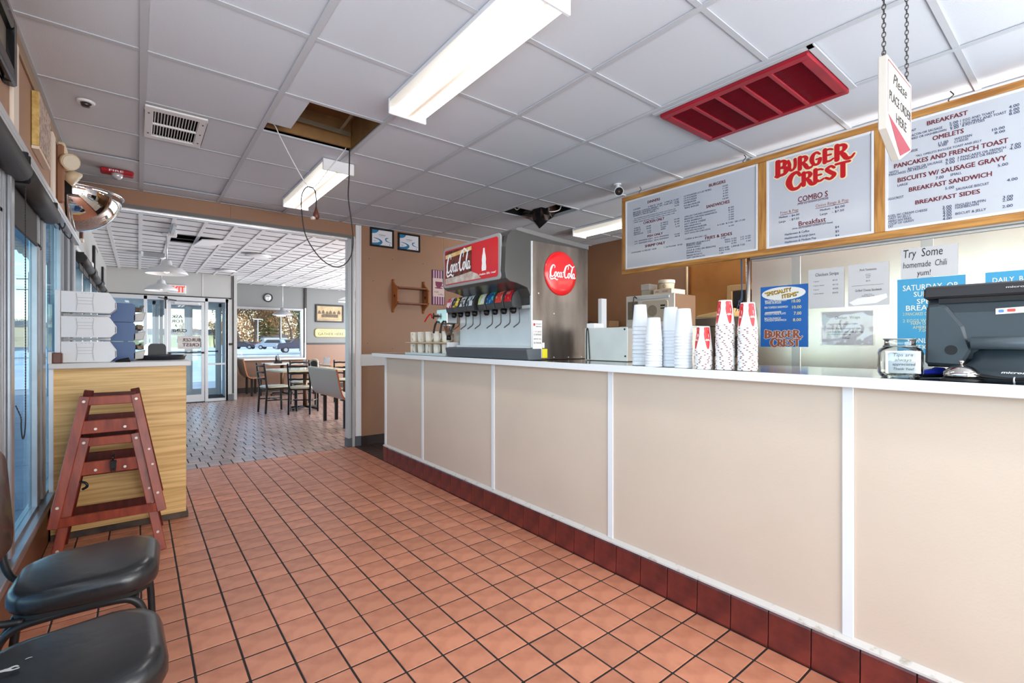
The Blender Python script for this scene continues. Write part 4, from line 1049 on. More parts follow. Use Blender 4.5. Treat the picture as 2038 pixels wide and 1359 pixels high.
obj('case', MB().prism(arch, ((0, -0.06, 0), (1, 0, 0), (0, 0, 1)), -0.12), mat('black_hammered', (46, 46, 46), 0.45, bump=0.3, bscale=150), t, world=False)
obj('chrome_side', MB().prism([(x * 0.9 - 0.028, y * 0.98) for x, y in arch], ((0, -0.045, 0), (1, 0, 0), (0, 0, 1)), -0.09), mat('chrome', (220, 222, 224), 0.12, metal=1.0), t, world=False)
t = thing('pen_dish', 'flat black holder lying on the condiment counter beside the white bins', 'holder', (-0.08, 4.14, 1.112))
obj('holder', MB().hexa([(-0.045, -0.03, 0), (0.04, -0.03, 0), (0.04, 0.03, 0), (-0.045, 0.03, 0)], [(-0.03, -0.02, 0.018), (0.03, -0.02, 0.03), (0.03, 0.02, 0.03), (-0.03, 0.02, 0.018)]), m_black, t, world=False, bevel=0.004)

# ------------------------------------------------------------------ two nested wooden high chairs
m_mahog = mat('mahogany_stain', (156, 66, 40), 0.34, rgb2=(122, 44, 28), vscale=5, stretch=(6, 6, 1.0), bump=0.05)
m_mahog_dk = mat('mahogany_rear_shaded', (106, 38, 26), 0.34, rgb2=(76, 24, 18), vscale=5, stretch=(6, 6, 1.0))  # same stain, darker: shade painted into the rear, side and seat wood
m_bolt = mat('pale_bolt', (226, 212, 196), 0.35, metal=0.3)
def high_chair(label, loc, strap):
    t = thing('high_chair', label, 'high chair', loc, 0, 'nested wooden high chairs')
    H, wb, wt, yb, yt = 0.70, 0.238, 0.112, 0.23, 0.125
    def at(side, s, z, x=None):
        f = z / H
        return Vector(((wb + (wt - wb) * f) * side if x is None else x, (yb + (yt - yb) * f) * s, z))
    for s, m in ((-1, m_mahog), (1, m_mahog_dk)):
        for side in (-1, 1):
            top = H if s < 0 else H + 0.015
            p, q = at(side, s, 0), at(side, s, top)
            obj('leg', MB().bar(p, q, 0.046, 0.020, up=(0, s, 0.12)), m, t, world=False, bevel=0.003)
        for z, hh in ((0.026, 0.05), (0.525, 0.075), (0.672, 0.05)):
            if s > 0 and z < 0.1: z = 0.20
            a, b = at(-1, s, z), at(1, s, z)
            a.x += 0.0; b.x -= 0.0
            dy = -0.006 * s if z > 0.1 else -0.004 * s
            a.y += dy; b.y += dy
            if z > 0.1:
                a.y -= 0.012 * s * -1 if s > 0 else 0.0
            rail = MB().bar(a, b, 0.018, hh)
            obj('rail', rail, m, t, world=False, bevel=0.003)
    for side in (-1, 1):
        for z, hh in ((0.20, 0.045), (0.66, 0.045)):
            a, b = at(side, -1, z), at(side, 1, z)
            obj('side_rail', MB().bar(a, b, 0.016, hh), m_mahog_dk, t, world=False, bevel=0.003)
    obj('seat', MB().box(-0.135, 0.135, -0.14, 0.14, 0.497, 0.512), m_mahog_dk, t, world=False, bevel=0.003)
    b = MB()
    for side in (-1, 1):
        for z in (0.11, 0.672):
            p = at(side, -1, z)
            b.cyl(p + Vector((0, -0.009, 0)), p + Vector((0, -0.0135, 0)), 0.0075, seg=10)
    for x in (-0.065, 0.065):
        p = at(1, -1, 0.515, x)
        b.cyl(p + Vector((0, -0.012, 0)), p + Vector((0, -0.018, 0)), 0.0075, seg=10)
    for z in (0.37, 0.28):
        p = at(1, -1, z)
        b.cyl(p + Vector((0.006, -0.009, 0)), p + Vector((0.006, -0.0135, 0)), 0.0065, seg=10)
    obj('bolts', b, m_bolt, t, world=False, kind='stuff')
    if strap:
        k = at(1, -1, 0.53, 0.0)
        bk = MB().box(0.0, 0.026, k.y - 0.034, k.y - 0.016, 0.515, 0.56).box(-0.002, 0.028, k.y - 0.038, k.y - 0.014, 0.545, 0.556)
        bk.box(0.002, 0.008, k.y - 0.032, k.y - 0.02, 0.495, 0.515).box(0.018, 0.024, k.y - 0.032, k.y - 0.02, 0.495, 0.515).box(0.010, 0.016, k.y - 0.032, k.y - 0.02, 0.50, 0.515)
        bk.tube(catmull([(0.013, k.y - 0.024, 0.556), (0.010, k.y - 0.02, 0.585), (0.008, 0.0, 0.575), (0.008, 0.03, 0.515)], 5), 0.004, 6)
        obj('buckle', bk, m_black, t, world=False, bevel=0.002)
        q = at(-1, -1, 0.43)
        obj('strap_clip', MB().tube(catmull([(q.x + 0.03, q.y, 0.46), (q.x + 0.055, q.y - 0.01, 0.45), (q.x + 0.06, q.y - 0.01, 0.43), (q.x + 0.04, q.y, 0.415)], 5), 0.007, 6), m_black, t, world=False)
    return t
high_chair('reddish wooden high chair standing on the floor, under the other one, with a black buckle', (-0.127, 3.77, 0.0), True)
high_chair('reddish wooden high chair nested on top of the other beside the window', (-0.127, 3.77, 0.235), False)

# ------------------------------------------------------------------ black padded chairs by the window
m_vinyl = mat('black_vinyl', (36, 37, 39), 0.27, bump=0.5, bscale=9, var=0.15, vscale=5, spec=0.6)
m_tube = mat('black_chair_tube', (46, 46, 47), 0.38, metal=0.4, rgb2=(40, 40, 41), vscale=30)
def padded_chair(label, loc, rz):
    t = thing('padded_chair', label, 'chair', loc, rz, 'black padded chairs along the window')
    rings = []
    for z, k in ((0.405, 0.90), (0.41, 0.97), (0.425, 1.0), (0.45, 1.0), (0.470, 0.965), (0.480, 0.90), (0.484, 0.78)):
        ring = []
        for x, y in rrect(0.385, 0.385, 0.10, 7):
            w = 1.0 + 0.10 * (x / 0.2) * -0.5
            ring.append(Vector((x * k, y * k * (1 - 0.10 * (-x / 0.2 if x < 0 else 0)), z + (0.006 * math.sin(9 * x + 5 * y) * (k < 0.95)) + (0.010 * (x / 0.2) ** 2 if k > 0.95 and z > 0.43 else 0) * 0)))
        rings.append(ring)
    top = []
    sp = MB().loft(rings)
    obj('seat_pad', sp, m_vinyl, t, world=False)
    obj('seat_base', MB().prism([(x * 0.9, y * 0.9) for x, y in rrect(0.385, 0.385, 0.09, 6)], ((0, 0, 0.392), (1, 0, 0), (0, 1, 0)), 0.014), m_blackm, t, world=False)
    for s in (-1, 1):
        y = 0.158 * s
        f = MB()
        f.tube(catmull([(-0.24, y, 0.0), (-0.225, y, 0.16), (-0.205, y, 0.30), (-0.165, y, 0.368), (-0.08, y, 0.384), (0.06, y, 0.386), (0.125, y, 0.372), (0.155, y, 0.31), (0.165, y, 0.16), (0.17, y, 0.0)], 7), 0.0125, 10)
        obj('side_frame', f, m_tube, t, world=False)
        obj('rear_upright', MB().tube(catmull([(-0.14, y * 0.98, 0.388), (-0.21, y, 0.405), (-0.245, y, 0.47), (-0.262, y, 0.62), (-0.275, y, 0.84)], 6), 0.011, 10), m_tube, t, world=False)
        obj('foot_cap', MB().cyl((0.17, y, 0.0), (0.17, y, 0.02), 0.0155, seg=10).cyl((-0.24, y, 0.0), (-0.24, y, 0.02), 0.0155, seg=10), m_blackm, t, world=False)
    obj('cross_tube', MB().cyl((0.13, -0.16, 0.374), (0.13, 0.16, 0.374), 0.010, seg=8).cyl((-0.18, -0.16, 0.36), (-0.18, 0.16, 0.36), 0.010, seg=8), m_tube, t, world=False)
    rr = []
    for off, k in ((-0.022, 0.93), (-0.012, 1.0), (0.012, 1.0), (0.022, 0.93)):
        ring = []
        for a, b in rrect(0.40, 0.36, 0.07, 6):
            z = 0.70 + b * k
            ring.append(Vector((-0.245 - 0.07 * (z - 0.52) - off, a * k, z)))
        rr.append(ring)
    obj('back_pad', MB().loft(rr), m_vinyl, t, world=False)
    return t
padded_chair('black padded chair by the window, the one nearer the high chairs', (-0.13, 2.225, 0), math.radians(-3))
c2 = padded_chair('black padded chair in the near corner with a torn seat', (-0.135, 1.575, 0), math.radians(2))
tear = MB()
tr = [(-0.125, 0.030, 0.004), (-0.115, 0.022, 0.009), (-0.105, 0.020, 0.012), (-0.095, 0.012, 0.006), (-0.085, 0.012, 0.006)]
ribbon(tear, [tr, [(-0.105, 0.020, 0.008), (-0.092, 0.026, 0.007), (-0.085, 0.020, 0.003)], [(-0.075, 0.045, 0.003), (-0.070, 0.047, 0.003), (-0.065, 0.046, 0.002)]], ((0, 0, 0.4855), (1, 0, 0), (0, 1, 0)), 0.002)
obj('torn_patch', tear, mat('torn_backing', (206, 204, 200), 0.7), c2, world=False, label='pale torn patch in the seat vinyl')

# ------------------------------------------------------------------ the long service counter
t = thing('service_counter', 'long beige panelled service counter with red cove tiles along its foot', 'counter', (2.3, 2.0, 0))
y0c, y1c = -1.6, 4.72
obj('carcass', MB().box(2.05, 2.52, y0c, y1c, 0.0, 1.085), mat('counter_carcass', (150, 132, 116), 0.6), t)
seams = [y0c, -0.52, 0.594, 1.702, 2.80, 3.895, 4.695]
ps = [0.594, 1.702, 2.80, 3.895]
edges = [y0c, -0.52] + ps + [4.72]
for a, b in zip(edges[:-1], edges[1:]):
    obj('panel', MB().box(2.036, 2.05, a, b, 0.16, 1.088), m_panel, t, bevel=0.001)
for y in [-0.52] + ps:
    obj('strip', MB().box(2.028, 2.036, y - 0.018, y + 0.018, 0.172, 1.088), m_white, t, bevel=0.002)
obj('corner_strip', MB().box(2.026, 2.05, 4.70, 4.735, 0.172, 1.088), m_white, t, bevel=0.002)
obj('end_panel', MB().box(2.05, 2.52, 4.72, 4.732, 0.16, 1.088), m_panel, t)
m_ledge = mat('worn_white_ledge', (214, 208, 200), 0.5, rgb2=(176, 164, 150), vscale=22, contrast=(0.28, 0.42), bump=0.3, bscale=40)
obj('ledge', MB().prism([(2.036, 0.155), (2.012, 0.155), (2.012, 0.163), (2.036, 0.176)], ((0, 4.74, 0), (1, 0, 0), (0, 0, 1)), 4.74 - y0c), m_ledge, t)
tm = mesh_from('cove_tile', MB().prism([(0.025, 0.0), (0.002, 0.0), (0.0, 0.010), (0.004, 0.06), (0.005, 0.142), (0.011, 0.153), (0.025, 0.155)], ((0, P_ / 2 - 0.002, 0), (1, 0, 0), (0, 0, 1)), P_ - 0.004), 0.001)
tm.materials.append(m_base)
for k in range(-14, 18):
    y = 1.966 + P_ * (k + 0.5)
    if y > 4.7: continue
    o = bpy.data.objects.new('cove_tile', tm)
    C.objects.link(o)
    o.parent = t
    o.location = (2.0125 - 2.3, y - 2.0, 0.0)
obj('cove_end_tile', MB().box(2.014, 2.045, 4.640, 4.738, 0, 0.155).box(2.05, 2.5, 4.733, 4.745, 0, 0.155), m_base, t, bevel=0.003)
obj('grout_strip', MB().box(2.024, 2.05, y0c, 4.735, 0, 0.15), m_grout, t)
obj('top', MB().box(1.955, 2.62, y0c, 4.88, 1.09, 1.125), m_steel_top, t, bevel=0.003)
obj('top_edge', MB().box(1.948, 1.956, y0c, 4.886, 1.089, 1.1262).box(1.948, 2.62, 4.88, 4.888, 1.089, 1.1262), m_white, t, bevel=0.002)
TZ = 1.1262

# ------------------------------------------------------------------ drinks machine
t = thing('drinks_machine', 'large steel and gray soft drink dispenser standing on the counter', 'drinks machine', (2.3, 2.8, TZ))
m_mg = mat('charcoal_plastic', (66, 66, 64), 0.28, bump=0.05, bscale=200)
m_mgl = mat('gray_moulding', (150, 152, 152), 0.35)
m_splash = mat('splash_steel', (236, 237, 238), 0.4, metal=0.2, var=0.06, vscale=6)
m_side = mat('mottled_steel_side', (150, 142, 134), 0.36, metal=0.85, rgb2=(96, 88, 82), vscale=3.5, stretch=(2, 2, 0.5), contrast=(0.3, 0.7), bump=0.04, bscale=20)
my0 = 2.36
# back body with steel side
obj('body', MB().box(2.20, 2.56, my0 + 0.012, 3.36, 1.20, 1.945), m_steel_dk, t, bevel=0.004)
obj('base_box', MB().box(2.10, 2.56, my0 + 0.012, 3.36, 1.135, 1.20), m_steel_dk, t, bevel=0.004)
obj('side_panel', MB().box(2.025, 2.56, my0 - 0.004, my0 + 0.012, 1.128, 1.915), m_side, t, bevel=0.002)
obj('seam_strip', MB().box(2.016, 2.028, my0 - 0.007, my0 + 0.006, 1.21, 1.91), m_alu_lt, t)
# head: side profile swept across the width
prof = [(2.03, 1.49), (2.022, 1.54), (1.99, 1.60), (1.90, 1.625), (1.845, 1.632), (1.815, 1.65), (1.805, 1.70), (1.812, 1.85), (1.83, 1.925), (1.86, 1.958), (1.90, 1.97), (2.56, 1.935), (2.56, 1.90), (2.03, 1.90)]
hy1 = 3.14
obj('head', MB().prism(prof, ((0, hy1, 0), (1, 0, 0), (0, 0, 1)), hy1 - my0), m_mg, t, bevel=0.022, seg=3)
obj('head_cover_top', MB().prism([(1.885, 1.966), (1.90, 1.982), (1.93, 1.988), (2.57, 1.95), (2.57, 1.915), (2.2, 1.935), (1.9, 1.96)], ((0, hy1 + 0.004, 0), (1, 0, 0), (0, 0, 1)), hy1 - my0 + 0.01), mat('gray_top_cover', (122, 122, 120), 0.3, metal=0.4), t, bevel=0.004)
# light box front with its picture
HX = 1.806
FF = ((HX - 0.004, 0, 0), (0, -1, 0), (0, 0, 1))        # viewed from the aisle: right is -Y
def ffr(w0, w1, z0, z1): return [(-w0, z0), (-w1, z0), (-w1, z1), (-w0, z1)]
fy0, fy1, fz0, fz1 = 2.43, 3.10, 1.668, 1.925
obj('front_bezel', MB().prism(rrect(fy1 - fy0 + 0.05, fz1 - fz0 + 0.04, 0.03, 5, -(fy0 + fy1) / 2, (fz0 + fz1) / 2), ((HX + 0.012, 0, 0), (0, -1, 0), (0, 0, 1)), 0.014), m_mgl, t, bevel=0.003)
fp = obj('front_picture', MB().prism(rrect(fy1 - fy0, fz1 - fz0, 0.02, 5, -(fy0 + fy1) / 2, (fz0 + fz1) / 2), ((HX, 0, 0), (0, -1, 0), (0, 0, 1)), 0.004), mat('front_red', (206, 34, 44), 0.22), t)
def decal(name, polys, m, fr, lift, par):
    b = MB()
    for p in polys:
        b.join(flat(p, fr, lift))
    return obj(name, b, m, par)
decal('ice_photo', [ffr(3.085, 2.735, 1.675, 1.915)], mat('cola_dark', (58, 28, 24), 0.25, rgb2=(120, 40, 26), vscale=26, contrast=(0.45, 0.6)), FF, 0.0012, fp)
decal('gold_band', [[(-3.085, 1.862), (-2.735, 1.882), (-2.735, 1.910), (-2.9, 1.900), (-3.085, 1.890)]], mat('gold_band', (214, 172, 96), 0.3, rgb2=(240, 214, 150), vscale=14), FF, 0.0018, fp)
decal('pale_splash', [[(-3.085, 1.675), (-2.62, 1.675), (-2.66, 1.708), (-2.74, 1.735), (-2.90, 1.722), (-3.085, 1.716)]], mat('pale_splash', (214, 206, 196), 0.3, rgb2=(176, 150, 136), vscale=18), FF, 0.0022, fp)
bottle = [(0.0, 0.0), (0.024, 0.0), (0.027, 0.02), (0.022, 0.05), (0.024, 0.075), (0.020, 0.10), (0.011, 0.125), (0.009, 0.15), (0.0, 0.152)]
bpoly = [(x, y) for x, y in bottle[1:-1]] + [(-x, y) for x, y in reversed(bottle[1:-1])]
m_wh = mat('print_white', (248, 246, 244), 0.35)
decal('bottle_print', [[(-2.585 + x * 1.0, 1.722 + y * 1.0) for x, y in bpoly]], m_wh, FF, 0.0018, fp)
w = MB()
write(w, 'make life real', FF, -2.64, -2.45, 1.694, 0.014, bold=0.02, shear=0.2, lift=0.0026)
obj('slogan', w, m_wh, fp)

# script word mark drawn with pen strokes (unit: x-height about 1)
SCRIPT = [
    [(1.55, 2.05, .16), (1.62, 2.35, .18), (1.35, 2.6, .20), (.95, 2.45, .32), (.5, 1.75, .46), (.3, 1.0, .44), (.42, .35, .34), (.8, .1, .24), (1.25, .35, .14), (1.5, .7, .10)],
    [(.34, .75, .30), (.16, .2, .28), (.2, -.2, .24), (.5, -.42, .26), (1.0, -.34, .22), (1.5, -.2, .24), (1.95, -.38, .26), (2.3, -.52, .14), (2.5, -.3, .08)],
    [(1.95, 1.2, .12), (1.68, 1.05, .24), (1.52, .55, .30), (1.68, .12, .20), (1.98, .3, .20), (2.12, .8, .26), (1.98, 1.18, .14), (2.2, 1.12, .08)],
    [(2.85, .95, .16), (2.78, 1.2, .14), (2.52, 1.0, .26), (2.4, .5, .28), (2.55, .12, .20), (2.85, .3, .10), (3.0, .55, .08)],
    [(3.55, 1.05, .14), (3.3, 1.2, .14), (3.08, .8, .26), (3.05, .3, .26), (3.25, .1, .16), (3.5, .5, .12), (3.66, 1.2, .16), (3.6, .7, .24), (3.6, .25, .20), (3.8, .12, .12), (3.98, .4, .08)],
    [(4.0, 1.22, .12), (4.2, 1.3, .20), (4.42, 1.24, .10)],
    [(5.55, 2.0, .16), (5.7, 2.45, .18), (5.4, 2.8, .22), (4.95, 2.5, .34), (4.6, 1.75, .46), (4.42, 1.0, .44), (4.55, .35, .34), (4.92, .1, .24), (5.3, .35, .14), (5.5, .7, .10)],
    [(5.35, 2.72, .10), (5.9, 3.05, .22), (6.5, 2.75, .26), (7.0, 2.55, .22), (7.45, 2.85, .14)],
    [(5.95, 1.2, .12), (5.68, 1.05, .24), (5.52, .55, .30), (5.68, .12, .20), (5.98, .3, .20), (6.12, .8, .26), (5.98, 1.18, .14), (6.2, 1.12, .08)],
    [(6.35, .5, .08), (6.75, 1.5, .12), (6.95, 2.25, .18), (6.8, 2.35, .14), (6.58, 1.6, .26), (6.5, .7, .28), (6.6, .15, .20), (6.85, .35, .08)],
    [(7.4, 1.05, .14), (7.15, 1.2, .14), (6.95, .8, .26), (6.92, .3, .26), (7.12, .1, .16), (7.36, .5, .12), (7.52, 1.2, .16), (7.46, .7, .24), (7.46, .25, .20), (7.66, .12, .12), (7.85, .4, .08)],
]
def script_mark(fr, x0, x1, y0, lift, m, par, sy=None):
    k = (x1 - x0) / 7.9
    ky = k if sy is None else sy
    b = MB()
    o, u, v = [Vector(p) for p in fr]
    ribbon(b, SCRIPT, (o, u, v * (ky / k)), lift, 0.02, 6, k, (x0, y0 * k / ky))
    return obj('script_lettering', b, m, par)
script_mark(FF, -3.072, -2.742, 1.752, 0.0032, m_wh, fp, 0.050)

# convex red badge on the steel side
BX, BZ, BR = 2.283, 1.718, 0.152
BF = ((0, my0 - 0.004, 0), (1, 0, 0), (0, 0, 1))
bd = MB()
pr = [(BR, 0.0), (BR * 0.995, 0.006), (BR * 0.94, 0.012), (BR * 0.7, 0.017), (BR * 0.35, 0.019), (0.0, 0.0195)]
bd.lathe(pr, (0, 0, 0), 40)
bd.xf(Matrix.Translation((BX, my0 - 0.004, BZ)) @ Matrix.Rotation(PI / 2, 4, 'X'))
bg = obj('round_badge', bd, mat('badge_red', (222, 30, 34), 0.22, coat=0.4), t)
script_mark(((0, my0 - 0.0248, 0), (1, 0, 0), (0, 0, 1)), BX - 0.122, BX + 0.128, BZ - 0.032, 0.0, m_wh, bg)

# splash plate, drip tray, valves
obj('splash_plate', MB().box(2.10, 2.115, 2.37, 3.36, 1.20, 1.49).box(2.06, 2.10, 2.37, 3.36, 1.20, 1.22), m_splash, t, bevel=0.003)
obj('shelf_bracket', MB().box(2.03, 2.12, my0 + 0.012, 2.47, 1.47, 1.545), m_alu_lt, t, bevel=0.004)
obj('bracket_hole', MB().cyl((2.028, 2.405, 1.51), (2.031, 2.405, 1.51), 0.012, seg=12).cyl((2.07, my0 + 0.010, 1.51), (2.07, my0 + 0.013, 1.51), 0.012, seg=12), m_blackm, t)
obj('drip_tray', MB().prism([(2.10, 1.128), (1.985, 1.128), (1.968, 1.196), (1.975, 1.202), (2.10, 1.202)], ((0, 3.38, 0), (1, 0, 0), (0, 0, 1)), 3.38 - 2.345), mat('tray_gray', (92, 100, 106), 0.34, metal=0.3), t, bevel=0.003)
obj('drip_grid', MB().box(1.985, 2.09, 2.36, 3.36, 1.202, 1.205), m_steel_dk, t)
obj('valve_bar', MB().box(2.04, 2.11, 2.46, 3.36, 1.485, 1.565), m_mg, t, bevel=0.006)
obj('neck_shroud', MB().prism([(2.20, 1.45), (2.10, 1.49), (2.08, 1.57), (1.995, 1.60), (2.20, 1.60)], ((0, 3.30, 0), (1, 0, 0), (0, 0, 1)), 3.30 - my0 - 0.012), mat('shroud_steel', (120, 118, 112), 0.25, metal=0.7), t)
m_valve = mat('valve_charcoal', (66, 67, 68), 0.38)
tints = [(206, 40, 52), (226, 78, 66), (40, 110, 170), (232, 226, 170), (226, 232, 236), (238, 212, 70), (226, 40, 70), (60, 140, 190)]
fl = [('red', (210, 36, 46), (240, 120, 120)), ('coral red', (228, 74, 62), (240, 150, 130)), ('blue and teal', (38, 92, 160), (90, 200, 190)), ('green and cream', (214, 226, 150), (240, 240, 236)),
      ('navy and white', (36, 66, 96), (236, 240, 242)), ('white and black', (232, 236, 238), (60, 62, 66)), ('yellow', (236, 206, 60), (60, 56, 40)), ('pink', (206, 46, 92), (240, 220, 226))]
ys = [2.515 + 0.105 * i for i in range(4)] + [2.985 + 0.100 * i for i in range(4)]
for k, y in enumerate(ys):
    hw = 0.047
    side = [(2.045, 1.478), (1.955, 1.478), (1.945, 1.513), (1.955, 1.558), (1.975, 1.588), (2.0, 1.598), (2.045, 1.605)]
    v = obj('valve', MB().prism(side, ((0, y + hw, 0), (1, 0, 0), (0, 0, 1)), 2 * hw), m_valve, t, bevel=0.004)
    strip = [(1.944, 1.517), (1.953, 1.559), (1.973, 1.590), (1.998, 1.600)]
    s = MB()
    q = []
    for x, z in strip:
        q += [(x - 0.0015, y + hw * 0.82, z + 0.001), (x - 0.0015, y - hw * 0.82, z + 0.001)]
    s.add(q, [(0, 1, 3, 2), (2, 3, 5, 4), (4, 5, 7, 6)], True)
    obj('flavour_label', s, mat('flavour_%d' % k, fl[k][1], 0.25, rgb2=fl[k][2], vscale=22, contrast=(0.47, 0.53), vdetail=1), v, label=fl[k][0] + ' flavour label')
    obj('nozzle', MB().lathe([(0.012, -0.04), (0.021, -0.03), (0.022, 0.0)], (1.995, y, 1.480), 12), m_black, v)
    obj('lever', MB().tube(catmull([(2.03, y - 0.02, 1.48), (2.033, y - 0.02, 1.41), (2.028, y - 0.02, 1.378), (2.005, y - 0.012, 1.358), (1.99, y - 0.008, 1.346)], 5), 0.0042, 6), m_steel_dk, v)
# steel dispenser head with cross handle at the far end of the machine
obj('juice_head', MB().box(1.99, 2.10, 3.385, 3.56, 1.40, 1.52), mat('polished_steel', (200, 200, 200), 0.2, metal=0.9), t, bevel=0.004)
obj('juice_cup', MB().lathe([(0.022, -0.10), (0.05, -0.02), (0.055, 0.0)], (2.05, 3.46, 1.40), 16), m_steel, t)
obj('juice_spout', MB().cyl((2.05, 3.46, 1.30), (2.05, 3.46, 1.262), 0.02, seg=12), m_black, t)
for yy in (3.43, 3.54):
    obj('pour_handle', MB().tube(catmull([(1.985, yy, 1.42), (1.965, yy, 1.39), (1.95, yy, 1.32)], 5), 0.009, 8), m_black, t)
obj('tap_knob', MB().cyl((1.99, 3.54, 1.465), (1.95, 3.55, 1.465), 0.008, seg=8).cyl((1.955, 3.55, 1.44), (1.955, 3.55, 1.49), 0.006, seg=8), m_black, t)
obj('red_lever', MB().tube(catmull([(1.96, 3.58, 1.45), (1.955, 3.60, 1.485), (1.94, 3.63, 1.46), (1.93, 3.66, 1.42)], 5), 0.007, 8), m_red, t)
# notices on the steel side
NF = ((0, my0 - 0.0045, 0), (1, 0, 0), (0, 0, 1))
no = obj('notice', flat([(2.031, 1.14), (2.112, 1.14), (2.112, 1.39), (2.031, 1.39)], NF, 0.001), m_wh, t)
w = MB()
for k, (s, z, h) in enumerate((('CAUTION CARBONATED', 1.362, 0.008), ('WARNING PRESSURE', 1.345, 0.008), ('115V 60HZ', 1.31, 0.010), ('ICE BEVERAGE', 1.29, 0.012), ('SERVICE CALL', 1.262, 0.010), ('SEE MANUAL', 1.235, 0.012), ('No. 4', 1.175, 0.010))):
    write(w, s, NF, 2.055 if k < 2 else 2.038, 2.106 if k < 6 else 2.06, z, h, bold=0.02, lift=0.0018)
obj('small_print', w, mat('print_gray', (70, 68, 68), 0.5), no, kind='stuff')
obj('round_mark', flat(oval(0.009, 0.010, 16, 2.043, 1.362), NF, 0.0018), mat('mark_red', (190, 60, 56), 0.5), no)
obj('yellow_tag', flat([(2.114, 1.14), (2.16, 1.14), (2.16, 1.20), (2.114, 1.20)], NF, 0.001), mat('tag_yellow', (240, 226, 40), 0.5), t)
obj('gray_tag', flat([(2.114, 1.207), (2.134, 1.207), (2.134, 1.242), (2.114, 1.242)], NF, 0.001), m_wh, t)
s = MB()
for x, z in ((2.10, 1.145), (2.22, 1.142), (2.36, 1.14), (2.49, 1.14), (2.08, 1.57), (2.22, 1.44)):
    s.cyl((x, my0 - 0.008, z), (x, my0 - 0.003, z), 0.005, seg=8)
obj('screws', s, m_alu_lt, t, kind='stuff')

# ------------------------------------------------------------------ rack of mugs at the far end of the counter
t = thing('mug_tray', 'pale two-level tray carrying the coffee mugs at the far counter end', 'tray', (2.12, 3.95, TZ))
obj('lower_tray', MB().box(2.0, 2.26, 3.43, 4.19, TZ, TZ + 0.008).box(2.0, 2.008, 3.43, 4.19, TZ + 0.008, TZ + 0.022), m_alu_lt, t, bevel=0.002)
obj('upper_tray', MB().box(2.0, 2.26, 3.43, 4.19, TZ + 0.108, TZ + 0.118), mat('tan_tray', (206, 186, 150), 0.5), t, bevel=0.003)
obj('tray_block', MB().box(2.01, 2.2, 3.40, 3.43, TZ, TZ + 0.118), m_white, t, bevel=0.004)
m_mug = mat('ivory_china', (236, 228, 214), 0.22, objvar=0.03)
mugw = MB().lathe([(0.030, 0.0), (0.034, 0.003), (0.036, 0.02), (0.038, 0.092), (0.0365, 0.094), (0.034, 0.09), (0.031, 0.012), (0.0, 0.010)], (0, 0, 0), 20)
hand = MB().tube(catmull([(0, -0.034, 0.078), (0, -0.052, 0.08), (0, -0.062, 0.062), (0, -0.058, 0.035), (0, -0.036, 0.020)], 5), 0.0055, 8)
mug0 = None
spots = []
for lev in range(2):
    for i in range(5):
        for j in range(2):
            spots.append((2.055 + 0.12 * j, 3.51 + 0.148 * i, lev, j))
nth = ('first', 'second', 'third', 'fourth', 'fifth')
for x, y, lev, j in spots:
    i = round((y - 3.51) / 0.148)
    lab = 'ivory coffee mug in the %s row %s, %s from the drinks machine' % ('front' if j == 0 else 'back', 'on the lower tray' if lev == 0 else 'on the upper tray', nth[i])
    z = TZ + 0.008 + lev * 0.110
    if mug0 is None:
        mug0 = thing('coffee_mug', lab, 'mug', (x, y, z), 0, 'ivory mugs on the counter tray')
        obj('cup', mugw, m_mug, mug0, world=False)
        obj('handle', hand, m_mug, mug0, world=False)
        mug0.rotation_euler.z = random.uniform(-1.0, 0.3)
    else:
        dup(mug0, (x, y, z), random.uniform(-1.0, 0.3), lab)

# ------------------------------------------------------------------ steel box with a cord
t = thing('steel_appliance', 'plain steel box on the counter beside the white cups, a black cord over it', 'appliance', (2.42, 2.0, TZ))
obj('case', MB().box(2.34, 2.58, 1.83, 2.17, TZ, 1.335), m_steel, t, bevel=0.004)
obj('face_plate', MB().box(2.334, 2.34, 1.825, 2.175, TZ + 0.002, 1.338), mat('satin_steel_plate', (226, 228, 224), 0.4, metal=0.2, var=0.2, vscale=2.5), t, bevel=0.002)
obj('vent_cap', MB().box(2.345, 2.44, 2.10, 2.17, 1.335, 1.37), m_white, t, bevel=0.003)
obj('upright_post', MB().box(2.45, 2.50, 2.13, 2.16, 1.335, 1.54), m_alu_lt, t)
obj('cord', MB().tube(catmull([(2.329, 2.158, TZ + 0.006), (2.329, 2.157, 1.30), (2.329, 2.150, 1.336), (2.329, 2.143, 1.33), (2.329, 2.138, 1.29), (2.329, 2.128, TZ + 0.006)], 6), 0.0035, 6), m_bcab, t)
s = MB()
for y, z in ((1.845, 1.325), (1.84, 1.16)):
    s.cyl((2.3335, y, z), (2.331, y, z), 0.006, seg=8)
obj('screws', s, m_blackm, t, kind='stuff')

# ------------------------------------------------------------------ stacks of cups
m_foam = mat('white_foam', (226, 230, 236), 0.75)
m_paper = mat('white_paper_cup', (244, 242, 240), 0.4)
m_cupred = mat('cup_red', (212, 28, 36), 0.4)
m_rimred = mat('rim_dark_red', (118, 30, 36), 0.5)
ORD = ['topmost', 'second', 'third', 'fourth', 'fifth', 'sixth', 'seventh', 'eighth', 'ninth', 'tenth', 'eleventh', 'twelfth', 'thirteenth', 'fourteenth', 'fifteenth', 'sixteenth', 'seventeenth', 'eighteenth', 'nineteenth', 'twentieth',
       'twenty-first', 'twenty-second', 'twenty-third', 'twenty-fourth', 'twenty-fifth', 'twenty-sixth', 'twenty-seventh', 'twenty-eighth', 'twenty-ninth', 'thirtieth']
FH = 0.118      # foam cup, mouth down
foam_me = mesh_from('foam_cup', MB().lathe([(0.039, 0.0), (0.0412, 0.001), (0.0416, 0.005), (0.0403, 0.007), (0.031, FH - 0.003), (0.029, FH), (0.0, FH)], (0, 0, 0), 24))
